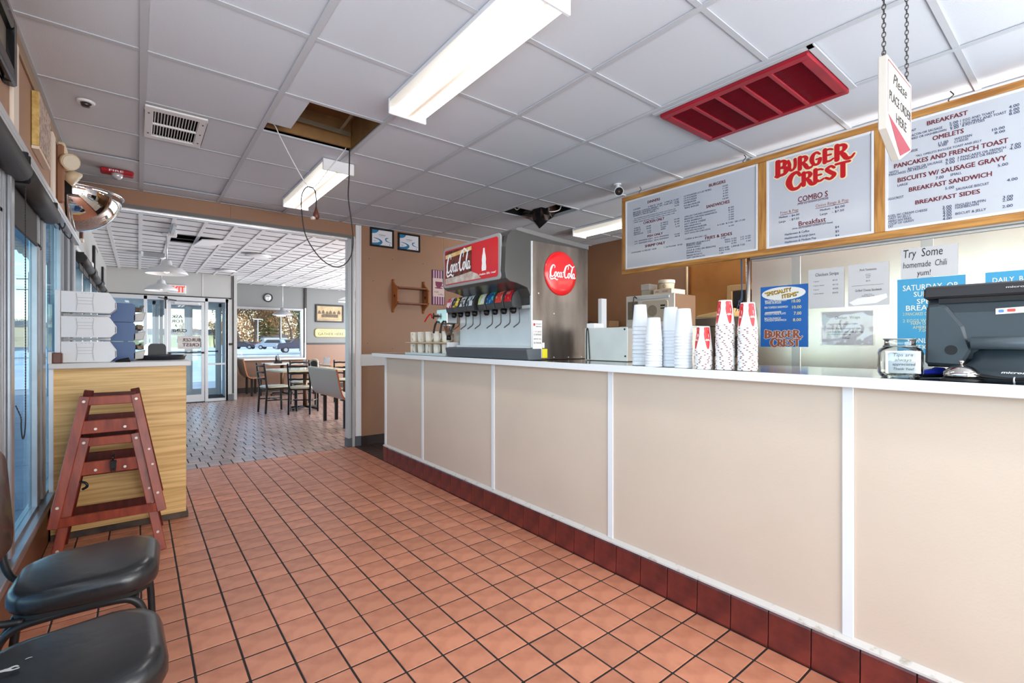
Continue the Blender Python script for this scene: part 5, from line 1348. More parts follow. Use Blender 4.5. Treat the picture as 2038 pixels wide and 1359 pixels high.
foam_me.materials.append(m_foam)
def foam_stack(x, y, n, step, where):
    for k in range(n):
        o = bpy.data.objects.new('foam_cup', foam_me)
        C.objects.link(o)
        o.location = (x + random.uniform(-0.0012, 0.0012), y + random.uniform(-0.0012, 0.0012), TZ + step * k)
        i = n - 1 - k
        tag(o, ('white foam cup, topmost of the %s' if i == 0 else 'white foam cup, ' + ORD[i] + ' from the top of the %s') % where, 'cup', 'stacked white foam cups on the counter')
foam_stack(2.070, 1.536, 11, 0.0199, 'foam stack touching the steel box')
foam_stack(1.995, 1.399, 10, 0.0137, 'shortest foam cup stack')
foam_stack(2.065, 1.349, 12, 0.0159, 'foam stack second from the red-print cups')
foam_stack(2.005, 1.243, 12, 0.0145, 'foam stack nearest the red-print cups')

PH = 0.112
pc = MB().lathe([(0.037, 0.0), (0.0385, 0.0), (0.040, 0.003), (0.0385, 0.006), (0.0275, PH - 0.002), (0.026, PH), (0.0, PH - 0.004)], (0, 0, 0), 24)
pap_me = mesh_from('paper_cup', pc)
pap_me.materials.append(m_paper)
def cone_r(z): return 0.0385 + (0.0275 - 0.0385) * (z - 0.006) / (PH - 0.008)
rimd = MB()
for k in range(7):
    a = 2 * PI * k / 7
    r = 0.0409
    rimd.add([(r * math.cos(a + da), r * math.sin(a + da), z) for da, z in ((-0.09, 0.001), (0.09, 0.001), (0.09, 0.0045), (-0.09, 0.0045))], [(0, 1, 2, 3)])
rim_me = mesh_from('rim_print', rimd)
rim_me.materials.append(m_rimred)
bt = MB()
for k in range(4):
    a0 = PI / 2 * k + 0.35
    prf = [(0.012, 0.005), (0.010, 0.005), (0.022, 0.010), (0.036, 0.013), (0.06, 0.019), (0.075, 0.020), (0.09, 0.017), (0.102, 0.018), (0.107, 0.014)]
    vs = []
    for z, hw in prf[1:]:
        r = cone_r(z) + 0.0007
        for sgn in (-1, 0, 1):
            vs.append((r * math.cos(a0 + sgn * hw * 0.75 / r), r * math.sin(a0 + sgn * hw * 0.75 / r), z))
    m_ = len(prf) - 1
    bt.add(vs, [(3 * i + c, 3 * i + c + 1, 3 * i + c + 4, 3 * i + c + 3) for i in range(m_ - 1) for c in range(2)], True)
bt_me = mesh_from('bottle_print', bt)
bt_me.materials.append(m_cupred)
wb = MB()
for k in range(4):
    a0 = PI / 2 * k + 0.35
    for z, hw in ((0.048, 0.011), (0.052, 0.008)):
        r = cone_r(z) + 0.0014
        pts = []
        for i in range(7):
            da = (-1 + 2 * i / 6) * hw / r
            pts.append((a0 + da, z + 0.0022 * math.sin(i * 2.2)))
        vs = []
        for a, zz in pts:
            vs += [(r * math.cos(a), r * math.sin(a), zz - 0.0013), (r * math.cos(a), r * math.sin(a), zz + 0.0013)]
        wb.add(vs, [(2 * i, 2 * i + 2, 2 * i + 3, 2 * i + 1) for i in range(6)])
wb_me = mesh_from('script_print', wb)
wb_me.materials.append(m_wh)
def paper_stack(x, y, n, step, where):
    for k in range(n):
        i = n - 1 - k
        lab = ('red-printed paper cup, topmost of the %s' if i == 0 else 'red paper cup, ' + ORD[i] + ' from the top of the %s') % where
        o = bpy.data.objects.new('paper_cup', pap_me)
        C.objects.link(o)
        o.location = (x + random.uniform(-0.001, 0.001), y + random.uniform(-0.001, 0.001), TZ + step * k)
        o.rotation_euler.z = random.uniform(0, 6.28) if i else -0.9 + random.uniform(-0.1, 0.1)
        tag(o, lab, 'cup', 'stacked red-printed paper cups on the counter')
        r = bpy.data.objects.new('rim_print', rim_me)
        C.objects.link(r)
        r.parent = o
        r['kind'] = 'stuff'
        if i == 0:
            b = bpy.data.objects.new('bottle_print', bt_me)
            C.objects.link(b)
            b.parent = o
            b2 = bpy.data.objects.new('script_print', wb_me)
            C.objects.link(b2)
            b2.parent = o
paper_stack(2.000, 1.141, 13, 0.0067, 'shortest paper cup stack')
paper_stack(2.020, 1.050, 27, 0.0074, 'middle paper cup stack')
paper_stack(2.035, 0.959, 26, 0.0071, 'paper cup stack nearest the blue sign')

# ------------------------------------------------------------------ tip jar, bell, stapler, register
t = thing('tip_jar', 'square glass tip jar with a handwritten paper note', 'jar', (2.045, 0.447, TZ), math.radians(-69))
rings = []
for z, w_, r_ in ((0.0, 0.096, 0.03), (0.006, 0.106, 0.03), (0.018, 0.116, 0.028), (0.085, 0.116, 0.026), (0.098, 0.108, 0.03), (0.105, 0.09, 0.04), (0.112, 0.086, 0.043), (0.128, 0.084, 0.042), (0.130, 0.088, 0.0438), (0.134, 0.088, 0.0438)):
    rings.append([Vector((x, y, z)) for x, y in rrect(w_, w_, r_, 5)])
m_jar = glass('jar_glass', (0.90, 0.93, 0.92), 2.2)
obj('jar_glass', MB().loft(rings, False), m_jar, t, world=False)
obj('jar_base', MB().loft([[Vector((x, y, z)) for x, y in rrect(w_, w_, 0.03, 5)] for z, w_ in ((0.001, 0.094), (0.008, 0.10))]), glass('thick_glass', (0.72, 0.76, 0.74), 2.0), t, world=False)
obj('rim_band', MB().tube([(x, y, 0.132) for x, y in rrect(0.088, 0.088, 0.0435, 6)], 0.0022, 6, closed=True).tube([(x, y, 0.108) for x, y in rrect(0.090, 0.090, 0.042, 6)], 0.002, 6, closed=True), mat('glass_edge', (150, 158, 156), 0.15, metal=0.5), t, world=False)
nt = obj('paper_note', MB().box(-0.046, 0.046, -0.0566, -0.0558, 0.018, 0.092), mat('note_paper', (240, 240, 240), 0.7), t, world=False)
w = MB()
JF = ((0, -0.0568, 0), (1, 0, 0), (0, 0, 1))
for s, a, b, z, h in (('Tips are', -0.026, 0.026, 0.074, 0.011), ('always', -0.022, 0.022, 0.058, 0.010), ('appreciated', -0.028, 0.032, 0.044, 0.009), ('Thank You!', -0.026, 0.028, 0.029, 0.008)):
    write(w, s, JF, a, b, z, h, shear=0.15, lift=0.0008)
obj('handwriting', w, mat('pen_ink', (60, 60, 66), 0.6), nt, world=False)
co = MB()
for k in range(40):
    a, r = random.uniform(0, 2 * PI), random.uniform(0, 0.042)
    z = 0.010 + random.uniform(0, 0.012)
    co.cyl((r * math.cos(a), r * math.sin(a), z), (r * math.cos(a) + random.uniform(-.001, .001), r * math.sin(a), z + 0.0016), 0.010, seg=10)
obj('coins', co, mat('coin_metal', (150, 140, 126), 0.3, metal=0.9), t, world=False, kind='stuff')

t = thing('stapler', 'royal blue stapler lying between the tip jar and the bell', 'stapler', (2.13, 0.385, TZ), -0.55)
obj('base', MB().box(-0.045, 0.045, -0.014, 0.014, 0.0, 0.012), m_black, t, world=False, bevel=0.003)
obj('arm', MB().prism([(-0.05, 0.012), (0.05, 0.012), (0.055, 0.022), (0.05, 0.034), (0.03, 0.036), (0.02, 0.030), (-0.03, 0.026), (-0.05, 0.02)], ((0, 0.013, 0), (1, 0, 0), (0, 0, 1)), 0.026), mat('royal_blue', (26, 44, 150), 0.35), t, world=False, bevel=0.003)

t = thing('service_bell', 'chrome service bell with a push button in front of the register', 'bell', (2.035, 0.290, TZ))
m_chr = mat('bell_chrome', (206, 200, 196), 0.10, metal=1.0)
obj('bell_base', MB().lathe([(0.050, 0.0), (0.050, 0.004), (0.042, 0.012), (0.0, 0.014)], (0, 0, 0), 28), m_black, t, world=False)
obj('bell_dome', MB().lathe([(0.044, 0.014), (0.046, 0.017), (0.042, 0.030), (0.028, 0.043), (0.010, 0.049), (0.0, 0.050)], (0, 0, 0), 28), m_chr, t, world=False)
obj('button', MB().lathe([(0.004, 0.049), (0.004, 0.056), (0.007, 0.058), (0.007, 0.063), (0.0, 0.066)], (0, 0, 0), 14), m_chr, t, world=False)
for yy, lab in ((0.205, 'bundle of black cable ties on the counter before the register'),):
    t = thing('cable_bundle', lab, 'cable', (2.03, yy, TZ))
    b = MB()
    for k in range(12):
        dx, dz = random.uniform(-0.014, 0.014), random.uniform(0.004, 0.022)
        b.tube(catmull([(dx * 1.8, 0.055, 0.004 + dz), (dx, 0.02, 0.003 + dz * 0.7), (dx * 0.4, -0.03, 0.003 + dz * 0.5), (dx * 1.6, -0.10, 0.004 + dz)], 4), 0.0022, 5)
    obj('wires', b, m_black, t, world=False)
    obj('tie', MB().tube([(0.012 * math.cos(2 * PI * i / 10), -0.03, 0.009 + 0.009 * math.sin(2 * PI * i / 10)) for i in range(10)], 0.002, 5, closed=True), m_alu_lt, t, world=False)

# point-of-sale terminal, its back to the aisle
t = thing('cash_register', 'dark gray touch-screen register on the counter, its back to the aisle', 'cash register', (2.22, 0.22, TZ), 0)
m_pos = mat('register_gray', (46, 56, 62), 0.42, bump=0.06, bscale=400)
m_posd = mat('register_dark', (42, 41, 43), 0.4)
ry0, ry1 = -0.02, 0.395
side = [(2.20, 1.165), (2.125, 1.19), (2.105, 1.25), (2.112, 1.345), (2.135, 1.385), (2.15, 1.40), (2.21, 1.395), (2.225, 1.30), (2.225, 1.17)]
rings = []
for y, k in ((ry1, 0.55), (ry1 - 0.006, 0.8), (ry1 - 0.03, 1.0), (ry0 + 0.03, 1.0), (ry0 + 0.006, 0.8), (ry0, 0.55)):
    rings.append([Vector((2.20 + (x - 2.20) * k, y, 1.285 + (z - 1.285) * (0.9 + 0.1 * k))) for x, z in side])
obj('back_shell', MB().loft(rings, True, False), m_pos, t, bevel=0.004)
obj('top_hood', MB().prism([(2.118, 1.396), (2.125, 1.432), (2.15, 1.440), (2.235, 1.432), (2.245, 1.40), (2.235, 1.386), (2.16, 1.392)], ((0, ry1 + 0.004, 0), (1, 0, 0), (0, 0, 1)), ry1 - ry0 + 0.008), m_posd, t, bevel=0.006)
obj('cable_slot', MB().box(2.126, 2.16, 0.0, 0.36, 1.378, 1.394), m_blackm, t)
obj('screen_frame', MB().prism([(2.225, 1.16), (2.245, 1.16), (2.262, 1.42), (2.235, 1.42)], ((0, ry1 + 0.012, 0), (1, 0, 0), (0, 0, 1)), ry1 - ry0 + 0.024), m_blackm, t, bevel=0.003)
wing = [(-0.392, 1.172), (-0.30, 1.168), (-0.275, 1.225), (-0.295, 1.30), (-0.335, 1.365), (-0.352, 1.376), (-0.388, 1.372)]
obj('side_wing', MB().prism(wing, ((2.118, 0, 0), (0, -1, 0), (0, 0, 1)), 0.018), m_pos, t, bevel=0.008)
obj('round_recess', MB().cyl((2.0985, 0.325, 1.222), (2.101, 0.325, 1.222), 0.016, seg=20), m_blackm, t)
obj('hinge_bar', MB().cyl((2.09, 0.275, 1.245), (2.09, 0.04, 1.245), 0.020, seg=18), mat('hinge_gray', (86, 96, 102), 0.35), t)
st = MB()
rings = []
for x0_, z_, wy in ((2.05, TZ, 0.165), (2.052, TZ + 0.012, 0.165), (2.075, TZ + 0.035, 0.145), (2.10, TZ + 0.065, 0.118), (2.108, TZ + 0.115, 0.112)):
    yc = 0.158
    rings.append([Vector((x0_ + 0.014, yc + wy, z_)), Vector((x0_, yc + wy - 0.03, z_)), Vector((x0_ - 0.006, yc, z_)), Vector((x0_, yc - wy + 0.03, z_)), Vector((x0_ + 0.014, yc - wy, z_)), Vector((2.235, yc - wy * 0.9, z_)), Vector((2.235, yc + wy * 0.9, z_))])
obj('stand', st.loft(rings, True, True), m_pos, t)
PF = ((2.0995, 0, 0), (0, -1, 0), (0, 0, 1))
lb = obj('sticker', flat([(-0.222, 1.335), (-0.148, 1.339), (-0.148, 1.357), (-0.222, 1.353)], ((2.1105, 0, 0), (0, -1, 0), (0, 0, 1)), 0.003), m_wh, t)
obj('sticker_red', flat(rrect(0.018, 0.009, 0.002, 2, -0.188, 1.3465), ((2.1105, 0, 0), (0, -1, 0), (0, 0, 1)), 0.0038), mat('sticker_red', (206, 60, 44), 0.4), lb)
obj('sticker_blue', flat(rrect(0.012, 0.009, 0.002, 2, -0.210, 1.345), ((2.1105, 0, 0), (0, -1, 0), (0, 0, 1)), 0.0038), mat('sticker_blue', (90, 130, 180), 0.4), lb)
w = MB()
o_ = Vector((2.067, 0, TZ + 0.018))
v_ = Vector((0.025, 0, 0.023)).normalized()
write(w, 'micros', (o_, (0, -1, 0), v_), -0.205, -0.155, 0.0, 0.009, bold=0.03, shear=0.2, lift=0.012)
obj('maker_lettering', w, m_wh, t)
w = MB()
write(w, 'micros', ((2.1195, 0, 1.408), (0, -1, 0), (0.19, 0, 1)), -0.20, -0.155, 0.008, 0.006, bold=0.03, lift=0.004)
obj('hood_lettering', w, mat('print_silver', (190, 190, 190), 0.4), t)

# ------------------------------------------------------------------ hanging menu board
m_oak = mat('oak_frame', (208, 152, 78), 0.4, rgb2=(160, 104, 46), vscale=5, stretch=(9, 0.8, 9), vdetail=6, bump=0.08, bscale=50)
m_oakv = mat('oak_frame_upright', (208, 152, 78), 0.4, rgb2=(160, 104, 46), vscale=5, stretch=(9, 9, 0.8), vdetail=6, bump=0.08, bscale=50)
m_board = mat('menu_white', (202, 207, 214), 0.16, spec=0.5)
m_ink_b = mat('menu_navy', (34, 48, 92), 0.5)
m_ink_k = mat('menu_black', (30, 28, 34), 0.5)
m_ink_r = mat('menu_maroon', (112, 34, 44), 0.5)
BXX = 3.54
t = thing('menu_board', 'long oak-framed menu board of three white panels hung over the counter', 'menu board', (BXX, 1.3, 1.87))
by0, by1, bz0, bz1 = -0.45, 2.835, 1.873, 2.59
rails = [(by1 - 0.043, by1), (1.535, 1.595), (0.845, 0.90), (by0, by0 + 0.043)]
obj('top_rail', MB().box(BXX, BXX + 0.04, by0, by1, bz1 - 0.043, bz1), m_oak, t, bevel=0.004)
obj('bottom_rail', MB().box(BXX, BXX + 0.04, by0, by1, bz0, bz0 + 0.043), m_oak, t, bevel=0.004)
for a, b in rails:
    obj('upright', MB().box(BXX + 0.001, BXX + 0.04, a, b, bz0 + 0.043, bz1 - 0.043), m_oakv, t, bevel=0.003)
obj('backing', MB().box(BXX + 0.03, BXX + 0.045, by0 + 0.01, by1 - 0.01, bz0 + 0.01, bz1 - 0.01), mat('hardboard', (120, 92, 66), 0.7), t)
pan = []
for (a0, a1), (b0, b1) in zip(rails[:-1], rails[1:]):
    p = obj('menu_panel', MB().box(BXX + 0.006, BXX + 0.03, b1, a0, bz0 + 0.043, bz1 - 0.043), m_board, t)
    pan.append(p)
    e = MB()
    w_ = 0.014
    z0_, z1_ = bz0 + 0.043, bz1 - 0.043
    e.box(BXX + 0.001, BXX + 0.008, b1, b1 + w_, z0_, z1_).box(BXX + 0.001, BXX + 0.008, a0 - w_, a0, z0_, z1_).box(BXX + 0.001, BXX + 0.008, b1 + w_, a0 - w_, z0_, z0_ + w_).box(BXX + 0.001, BXX + 0.008, b1 + w_, a0 - w_, z1_ - w_, z1_)
    obj('panel_edge', e, mat('white_bead', (238, 239, 241), 0.3), p, bevel=0.001)
for y in (2.64, 1.70, 0.55, 0.0):
    h = MB().tube(catmull([(BXX + 0.02, y, bz1 - 0.004), (BXX + 0.02, y + 0.012, bz1 + 0.012), (BXX + 0.02, y, bz1 + 0.026), (BXX + 0.02, y - 0.010, bz1 + 0.036), (BXX + 0.02, y + 0.004, CH)], 5), 0.003, 6)
    obj('hook', h, m_steel_dk, t)
BFR = ((BXX + 0.006, 0, 0), (0, -1, 0), (0, 0, 1))
def put(key, m, par, bold=0.0, lift=0.0012, fr=BFR, name='lettering', shear=0.0):
    for s, ya, yb, z, h in TXT[key]:
        b = MB()
        kh = 1.0 if fr is not BFR else (0.86 if name == 'heading' else 0.78)
        write(b, s, fr, -ya, -yb, z, h * kh, bold=bold, shear=shear, lift=lift)
        obj(name, b, m, par)
put('b1_head', m_ink_r, pan[0], 0.035, name='heading')
put('b1_body', m_ink_b, pan[0], 0.012)
put('b2_head', m_ink_r, pan[1], 0.02, name='heading')
put('b2_sub', mat('menu_rust', (156, 92, 70), 0.5), pan[1], 0.0, name='subheading')
put('b2_body', m_ink_b, pan[1], 0.012)
put('b3_head', m_ink_r, pan[2], 0.035, name='heading')
put('b3_body', m_ink_b, pan[2], 0.012)
u = MB()
for y0_, y1_, z_ in [(q[1], q[2], q[3] - 0.007) for q in TXT['b2_head'] + TXT['b2_sub']]:
    ribbon(u, [[(-y0_, z_, 0.003), (-(y0_ + y1_) / 2, z_, 0.003), (-y1_, z_, 0.003)]], BFR, 0.0012, n=2)
obj('underlines', u, m_ink_r, pan[1])

# two-line word mark in heavy strokes (letter box about 1 high)
def logo_strokes():
    S = []
    def L(x, y, k, lst):
        for st in lst:
            S.append([(x + a * k, y + b * k, w * k) for a, b, w in st])
    B = [[(.12, .02, .25), (.12, .5, .25), (.12, .98, .25)], [(.1, .93, .12), (.42, .92, .16), (.5, .75, .24), (.4, .56, .14), (.15, .52, .10)], [(.15, .52, .10), (.48, .48, .18), (.56, .26, .28), (.42, .06, .16), (.0, .03, .12)]]
    U = [[(.06, .94, .16), (.14, .6, .22), (.14, .25, .22), (.3, .05, .14), (.5, .25, .18), (.54, .6, .20), (.52, .94, .18)]]
    R = [[(.12, .02, .24), (.12, .5, .24), (.12, .96, .24)], [(.1, .93, .12), (.42, .92, .16), (.52, .72, .24), (.4, .52, .14), (.15, .48, .10)], [(.28, .48, .14), (.45, .25, .24), (.6, -.02, .22), (.82, -.04, .14), (.98, .16, .07)]]
    Gg = [[(.6, .78, .10), (.42, .96, .14), (.2, .82, .22), (.12, .45, .26), (.26, .08, .16), (.5, .06, .16), (.6, .28, .22), (.6, .44, .18)], [(.4, .44, .10), (.68, .44, .10)]]
    E = [[(.12, .02, .24), (.12, .5, .24), (.12, .98, .24)], [(.1, .94, .12), (.4, .94, .12), (.56, .86, .10)], [(.12, .52, .10), (.46, .52, .12)], [(.1, .05, .12), (.42, .05, .13), (.6, .16, .10)]]
    Cc = [[(.68, .76, .14), (.52, .98, .16), (.26, .86, .24), (.12, .45, .30), (.28, .04, .20), (.56, .02, .16), (.74, .24, .10)]]
    Ss = [[(.56, .80, .14), (.36, .97, .14), (.14, .78, .22), (.34, .52, .24), (.56, .28, .24), (.34, .02, .16), (.08, .16, .14)]]
    T = [[(.0, .94, .13), (.35, .95, .13), (.7, .94, .13)], [(.36, .9, .24), (.36, .5, .24), (.36, .02, .24)]]
    x = 0.0
    for g, k, adv, dy in ((B, 1.25, .78, -.12), (U, .95, .68, .04), (R, 1.0, .74, .0), (Gg, 1.0, .78, .02), (E, 1.0, .68, .02), (R, 1.12, .9, -.02)):
        L(x, 1.2 + dy, k, g); x += adv
    x = 0.72
    for g, k, adv, dy in ((Cc, 1.3, .98, -.12), (R, 1.02, .72, -.02), (E, 1.0, .66, .0), (Ss, 1.0, .66, .0), (T, 1.08, .7, -.02)):
        L(x, -.12 + dy, k, g); x += adv
    return S
LOGO = logo_strokes()
def logo(fr, x0, y0, k, m1, m2, par, lift, grow, m3=None, g3=0.0, sy=1.0):
    fr = (fr[0], fr[1], Vector(fr[2]) * sy)
    y0 = y0 / sy
    if m3 is not None:
        b = MB(); ribbon(b, LOGO, fr, lift - 0.0006, g3, 5, k, (x0, y0)); obj('logo_glow', b, m3, par)
    b = MB(); ribbon(b, LOGO, fr, lift, grow, 5, k, (x0, y0)); obj('logo_outline', b, m2, par)
    b = MB(); ribbon(b, LOGO, fr, lift + 0.0012, 0.018, 5, k, (x0, y0)); obj('logo_letters', b, m1, par)
logo(BFR, -1.472, 2.322, 0.099, mat('logo_red', (200, 16, 30), 0.4), mat('logo_cream', (246, 226, 172), 0.5), pan[1], 0.0016, 0.055, mat('logo_pale_yellow', (244, 236, 206), 0.5), 0.11, sy=0.87)

# ------------------------------------------------------------------ steel back wall behind the register and the signs on it
t = thing('steel_partition', 'tall bright stainless steel partition wall below the menu board', 'partition', (3.63, 0.5, 0))
m_sheet = mat('stainless_sheet', (236, 226, 214), 0.27, metal=1.0, rgb2=(222, 208, 190), vscale=1.5, stretch=(1, 3.5, 0.15), contrast=(0.2, 0.8), bump=0.12, bscale=3, aniso=True)
obj('sheet', MB().box(3.60, 3.63, -1.6, 1.665, 0.0, 1.86), m_sheet, t)
obj('top_flange', MB().box(3.575, 3.63, -1.6, 1.665, 1.862, 1.93).box(3.596, 3.60, -1.6, 1.665, 1.845, 1.862), mat('flange_steel', (206, 204, 200), 0.3, metal=0.9), t, bevel=0.003)
obj('corner_post', MB().cyl((3.60, 1.69, 0.0), (3.60, 1.69, 2.62), 0.017, seg=16), mat('chrome_post', (214, 210, 204), 0.18, metal=1.0), t)
for y in (0.66, 0.18, 1.36):
    obj('sheet_seam', MB().box(3.597, 3.60, y - 0.028, y + 0.028, 0.0, 1.845), mat('seam_steel', (196, 192, 186), 0.32, metal=1.0), t, bevel=0.001)
s = MB()
for k in range(8):
    s.cyl((3.572, -0.1 + k * 0.22, 1.905), (3.575, -0.1 + k * 0.22, 1.905), 0.004, seg=6)
obj('rivets', s, m_blackm, t, kind='stuff')
SX = 3.597
SG = ((SX, 0, 0), (0, -1, 0), (0, 0, 1))
def sheet_sign(name, y0, y1, z0, z1, m, label, cat, group=None, th=0.004, tilt=None):
    o = obj(name, MB().box(SX - th, SX - 0.0005, y0, y1, z0, z1), m)
    tag(o, label, cat, group)
    return o
def lay(b, th=0.004, up=0.001):
    return ((SX - th, 0, 0), (0, -1, 0), (0, 0, 1))
m_sblue = mat('sign_blue', (22, 104, 190), 0.4, var=0.08, vscale=5)
m_steal = mat('sign_sky_blue', (62, 160, 206), 0.4, var=0.06, vscale=4)
m_pap = mat('sheet_paper', (206, 207, 209), 0.5)
m_pcream = mat('sign_pale_print', (238, 240, 226), 0.5)
F4 = lay(None)
g = sheet_sign('speciality_sign', 1.285, 1.598, 1.213, 1.648, m_sblue, 'blue speciality items sign with a white oval and brown word mark', 'sign')
obj('oval_panel', flat(oval(0.146, 0.047, 32, -1.443, 1.592), F4, 0.0008), mat('sign_white', (244, 244, 240), 0.45), g)
TU = (0, -math.cos(0.14), math.sin(0.14))
TV = (0, math.sin(0.14), math.cos(0.14))
for nm, m, lf, bo, sh in (('title_shadow', mat('title_shadow', (46, 36, 20), 0.5), 0.0012, 0.07, 0.0), ('title_lettering', mat('title_gold', (230, 190, 64), 0.45), 0.0017, 0.02, 0.003)):
    b = MB()
    write(b, '"SPECIALITY', ((SX - 0.004, 1.563 + sh, 1.579 + sh), TU, TV), 0, 0.178, 0, 0.026, bold=bo, lift=lf)
    write(b, 'ITEMS"', ((SX - 0.004, 1.447 + sh, 1.556 + sh), TU, TV), 0, 0.107, 0, 0.026, bold=bo, lift=lf)
    obj(nm, b, m, g)
put('sp_body', m_pcream, g, 0.02, 0.001, F4)
put('sp_price', mat('price_yellow', (232, 222, 150), 0.5), g, 0.02, 0.001, F4, 'prices')
obj('tape_patch', flat([(-1.565, 1.452), (-1.455, 1.456), (-1.455, 1.468), (-1.565, 1.464)], F4, 0.0012), m_pap, g)
logo(F4, -1.568, 1.226, 0.0525, mat('logo_brown', (156, 84, 56), 0.4), mat('logo_white', (246, 240, 230), 0.5), g, 0.0012, 0.07, sy=0.86)
g = sheet_sign('paper_notice', 1.072, 1.282, 1.474, 1.738, m_pap, 'paper chicken strips price sheet taped up right of the blue speciality sign', 'paper', None, 0.002)
F2_ = lay(None, 0.002)
put('chick', m_ink_k, g, 0.0, 0.001, F2_)
g = sheet_sign('paper_notice', 0.838, 1.05, 1.476, 1.742, m_pap, 'paper pork tenderloin and grilled cheese sheet with a torn white lower edge', 'paper', None, 0.002)
put('pork', m_ink_k, g, 0.0, 0.001, F2_)
u = MB()
ribbon(u, [[(-1.03, 1.605, 0.0015), (-0.95, 1.605, 0.0015), (-0.865, 1.605, 0.0015)]], F2_, 0.001, n=2)
obj('rule_line', u, m_ink_k, g)
obj('torn_strip', flat([(-1.045, 1.50), (-1.0, 1.525), (-0.93, 1.53), (-0.85, 1.545), (-0.845, 1.52), (-0.90, 1.49), (-0.97, 1.485), (-1.02, 1.48)], F2_, 0.0008), mat('torn_white', (250, 250, 250), 0.6), g)
g = sheet_sign('paper_notice', 0.92, 1.20, 1.228, 1.445, m_pap, 'plastic-sleeved wrap notice taped below the two paper price sheets', 'paper', None, 0.002)
put('gen', m_ink_k, g, 0.006, 0.001, F2_)
sl_ = MB()
rows2 = []
for i in range(9):
    for j in range(13):
        rows2.append((SX - 0.0042 - random.uniform(0, 0.004) * (1 if 0 < i < 8 else 0.2), 1.21 - 0.30 * j / 12 + random.uniform(-0.002, 0.002), 1.222 + 0.23 * i / 8 + random.uniform(-0.002, 0.002)))
sl_.add(rows2, [(i * 13 + j, i * 13 + j + 1, (i + 1) * 13 + j + 1, (i + 1) * 13 + j) for i in range(8) for j in range(12)], True)
obj('plastic_sleeve', sl_, glass('sleeve_plastic', (0.95, 0.95, 0.96), 2.4, 0.05), g)
g = sheet_sign('paper_notice', 0.527, 0.78, 1.625, 1.802, m_pap, 'handwritten paper note about homemade chili above the sky-blue weekend sign', 'paper', None, 0.002)
put('try', m_ink_k, g, 0.0, 0.001, F2_, 'handwriting', 0.1)
g = sheet_sign('weekend_sign', 0.497, 0.797, 1.172, 1.622, m_steal, 'sky-blue weekend breakfast sign partly hidden by the cash register', 'sign')
put('sat', m_pcream, g, 0.008, 0.001, F4)
put('sat_small', mat('small_yellow', (206, 214, 170), 0.5), g, 0.006, 0.001, F4, 'small_lettering')
g = sheet_sign('daily_sign', 0.10, 0.418, 1.172, 1.622, m_steal, 'sky-blue daily breakfast sign above the cash register', 'sign')
put('daily', m_pcream, g, 0.008, 0.001, F4)

# ------------------------------------------------------------------ kitchen beyond the counter
t = thing('microwave', 'white microwave oven on a stand, its vented back to the counter', 'microwave', (4.0, 2.78, 1.40))
m_mw = mat('microwave_back', (226, 222, 212), 0.45)
m_mwf = mat('microwave_fan', (196, 184, 164), 0.45)
obj('case', MB().box(3.912, 4.27, 2.515, 3.06, 1.405, 1.70), mat('microwave_brown', (124, 96, 74), 0.5), t, bevel=0.004)
obj('back_plate', MB().box(3.90, 3.912, 2.51, 3.065, 1.40, 1.705), m_mw, t, bevel=0.003)
obj('top_trough', MB().box(3.892, 3.90, 2.56, 2.93, 1.66, 1.69), m_alu_lt, t, bevel=0.004)
obj('fan_cover', MB().prism(rrect(0.30, 0.20, 0.03, 5, -2.72, 1.545), ((3.90, 0, 0), (0, -1, 0), (0, 0, 1)), 0.014), m_mwf, t, bevel=0.005)
fn = MB()
for r in (0.052, 0.036, 0.016):
    fn.tube([(3.885, 2.74 + r * math.cos(2 * PI * i / 24), 1.545 + r * math.sin(2 * PI * i / 24)) for i in range(24)], 0.004, 6, closed=True)
fn.cyl((3.884, 2.74, 1.545), (3.888, 2.74, 1.545), 0.05, seg=24)
obj('fan_rings', fn, mat('fan_ring', (150, 138, 118), 0.4), t)
obj('vent_slots', MB().box(3.884, 3.888, 2.60, 2.65, 1.585, 1.60).box(3.884, 3.888, 2.60, 2.65, 1.56, 1.572).box(3.884, 3.888, 2.84, 2.86, 1.50, 1.58), m_blackm, t)
obj('grille', MB().box(3.895, 3.90, 2.92, 3.04, 1.47, 1.65), mat('grille_gray', (140, 124, 104), 0.5, var=0.4, vscale=120), t)
obj('power_cord', MB().tube(catmull([(3.895, 2.93, 1.68), (3.86, 2.935, 1.69), (3.86, 2.945, 1.60), (3.865, 2.95, 1.50), (3.87, 2.95, 1.38)], 6), 0.006, 8), m_bcab, t)
t = thing('appliance_stand', 'pale kitchen stand carrying the microwave', 'stand', (4.0, 2.78, 0))
obj('stand_box', MB().box(3.88, 4.35, 2.46, 3.12, 0.0, 1.385), mat('stand_cream', (206, 194, 172), 0.5), t, bevel=0.005)
obj('stand_top', MB().box(3.87, 4.36, 2.45, 3.13, 1.385, 1.40), m_alu_lt, t, bevel=0.003)
def carton(name, x0, x1, y0, y1, z0, z1, rgb, label, group='boxes on top of the microwave', txt=None):
    t = thing(name, label, 'box', ((x0 + x1) / 2, (y0 + y1) / 2, z0), 0, group)
    obj('box_body', MB().box(x0, x1, y0, y1, z0, z1), mat('carton_%d_%d_%d' % rgb, rgb, 0.6, var=0.08), t, bevel=0.002)
    if txt:
        w = MB()
        FRR = ((x0, 0, 0), (0, -1, 0), (0, 0, 1))
        for s_, a, b_, z, h in txt:
            write(w, s_, FRR, -a, -b_, z, h, bold=0.03, lift=0.001)
        obj('print', w, mat('carton_red', (170, 50, 54), 0.5), t)
    return t
carton('glove_box', 3.93, 4.16, 2.56, 2.76, 1.706, 1.752, (214, 200, 180), 'flat red-lettered carton lying on top of the microwave', txt=[('LATEX', 2.74, 2.70, 1.722, 0.014), ('GLOVES', 2.66, 2.60, 1.722, 0.014)])
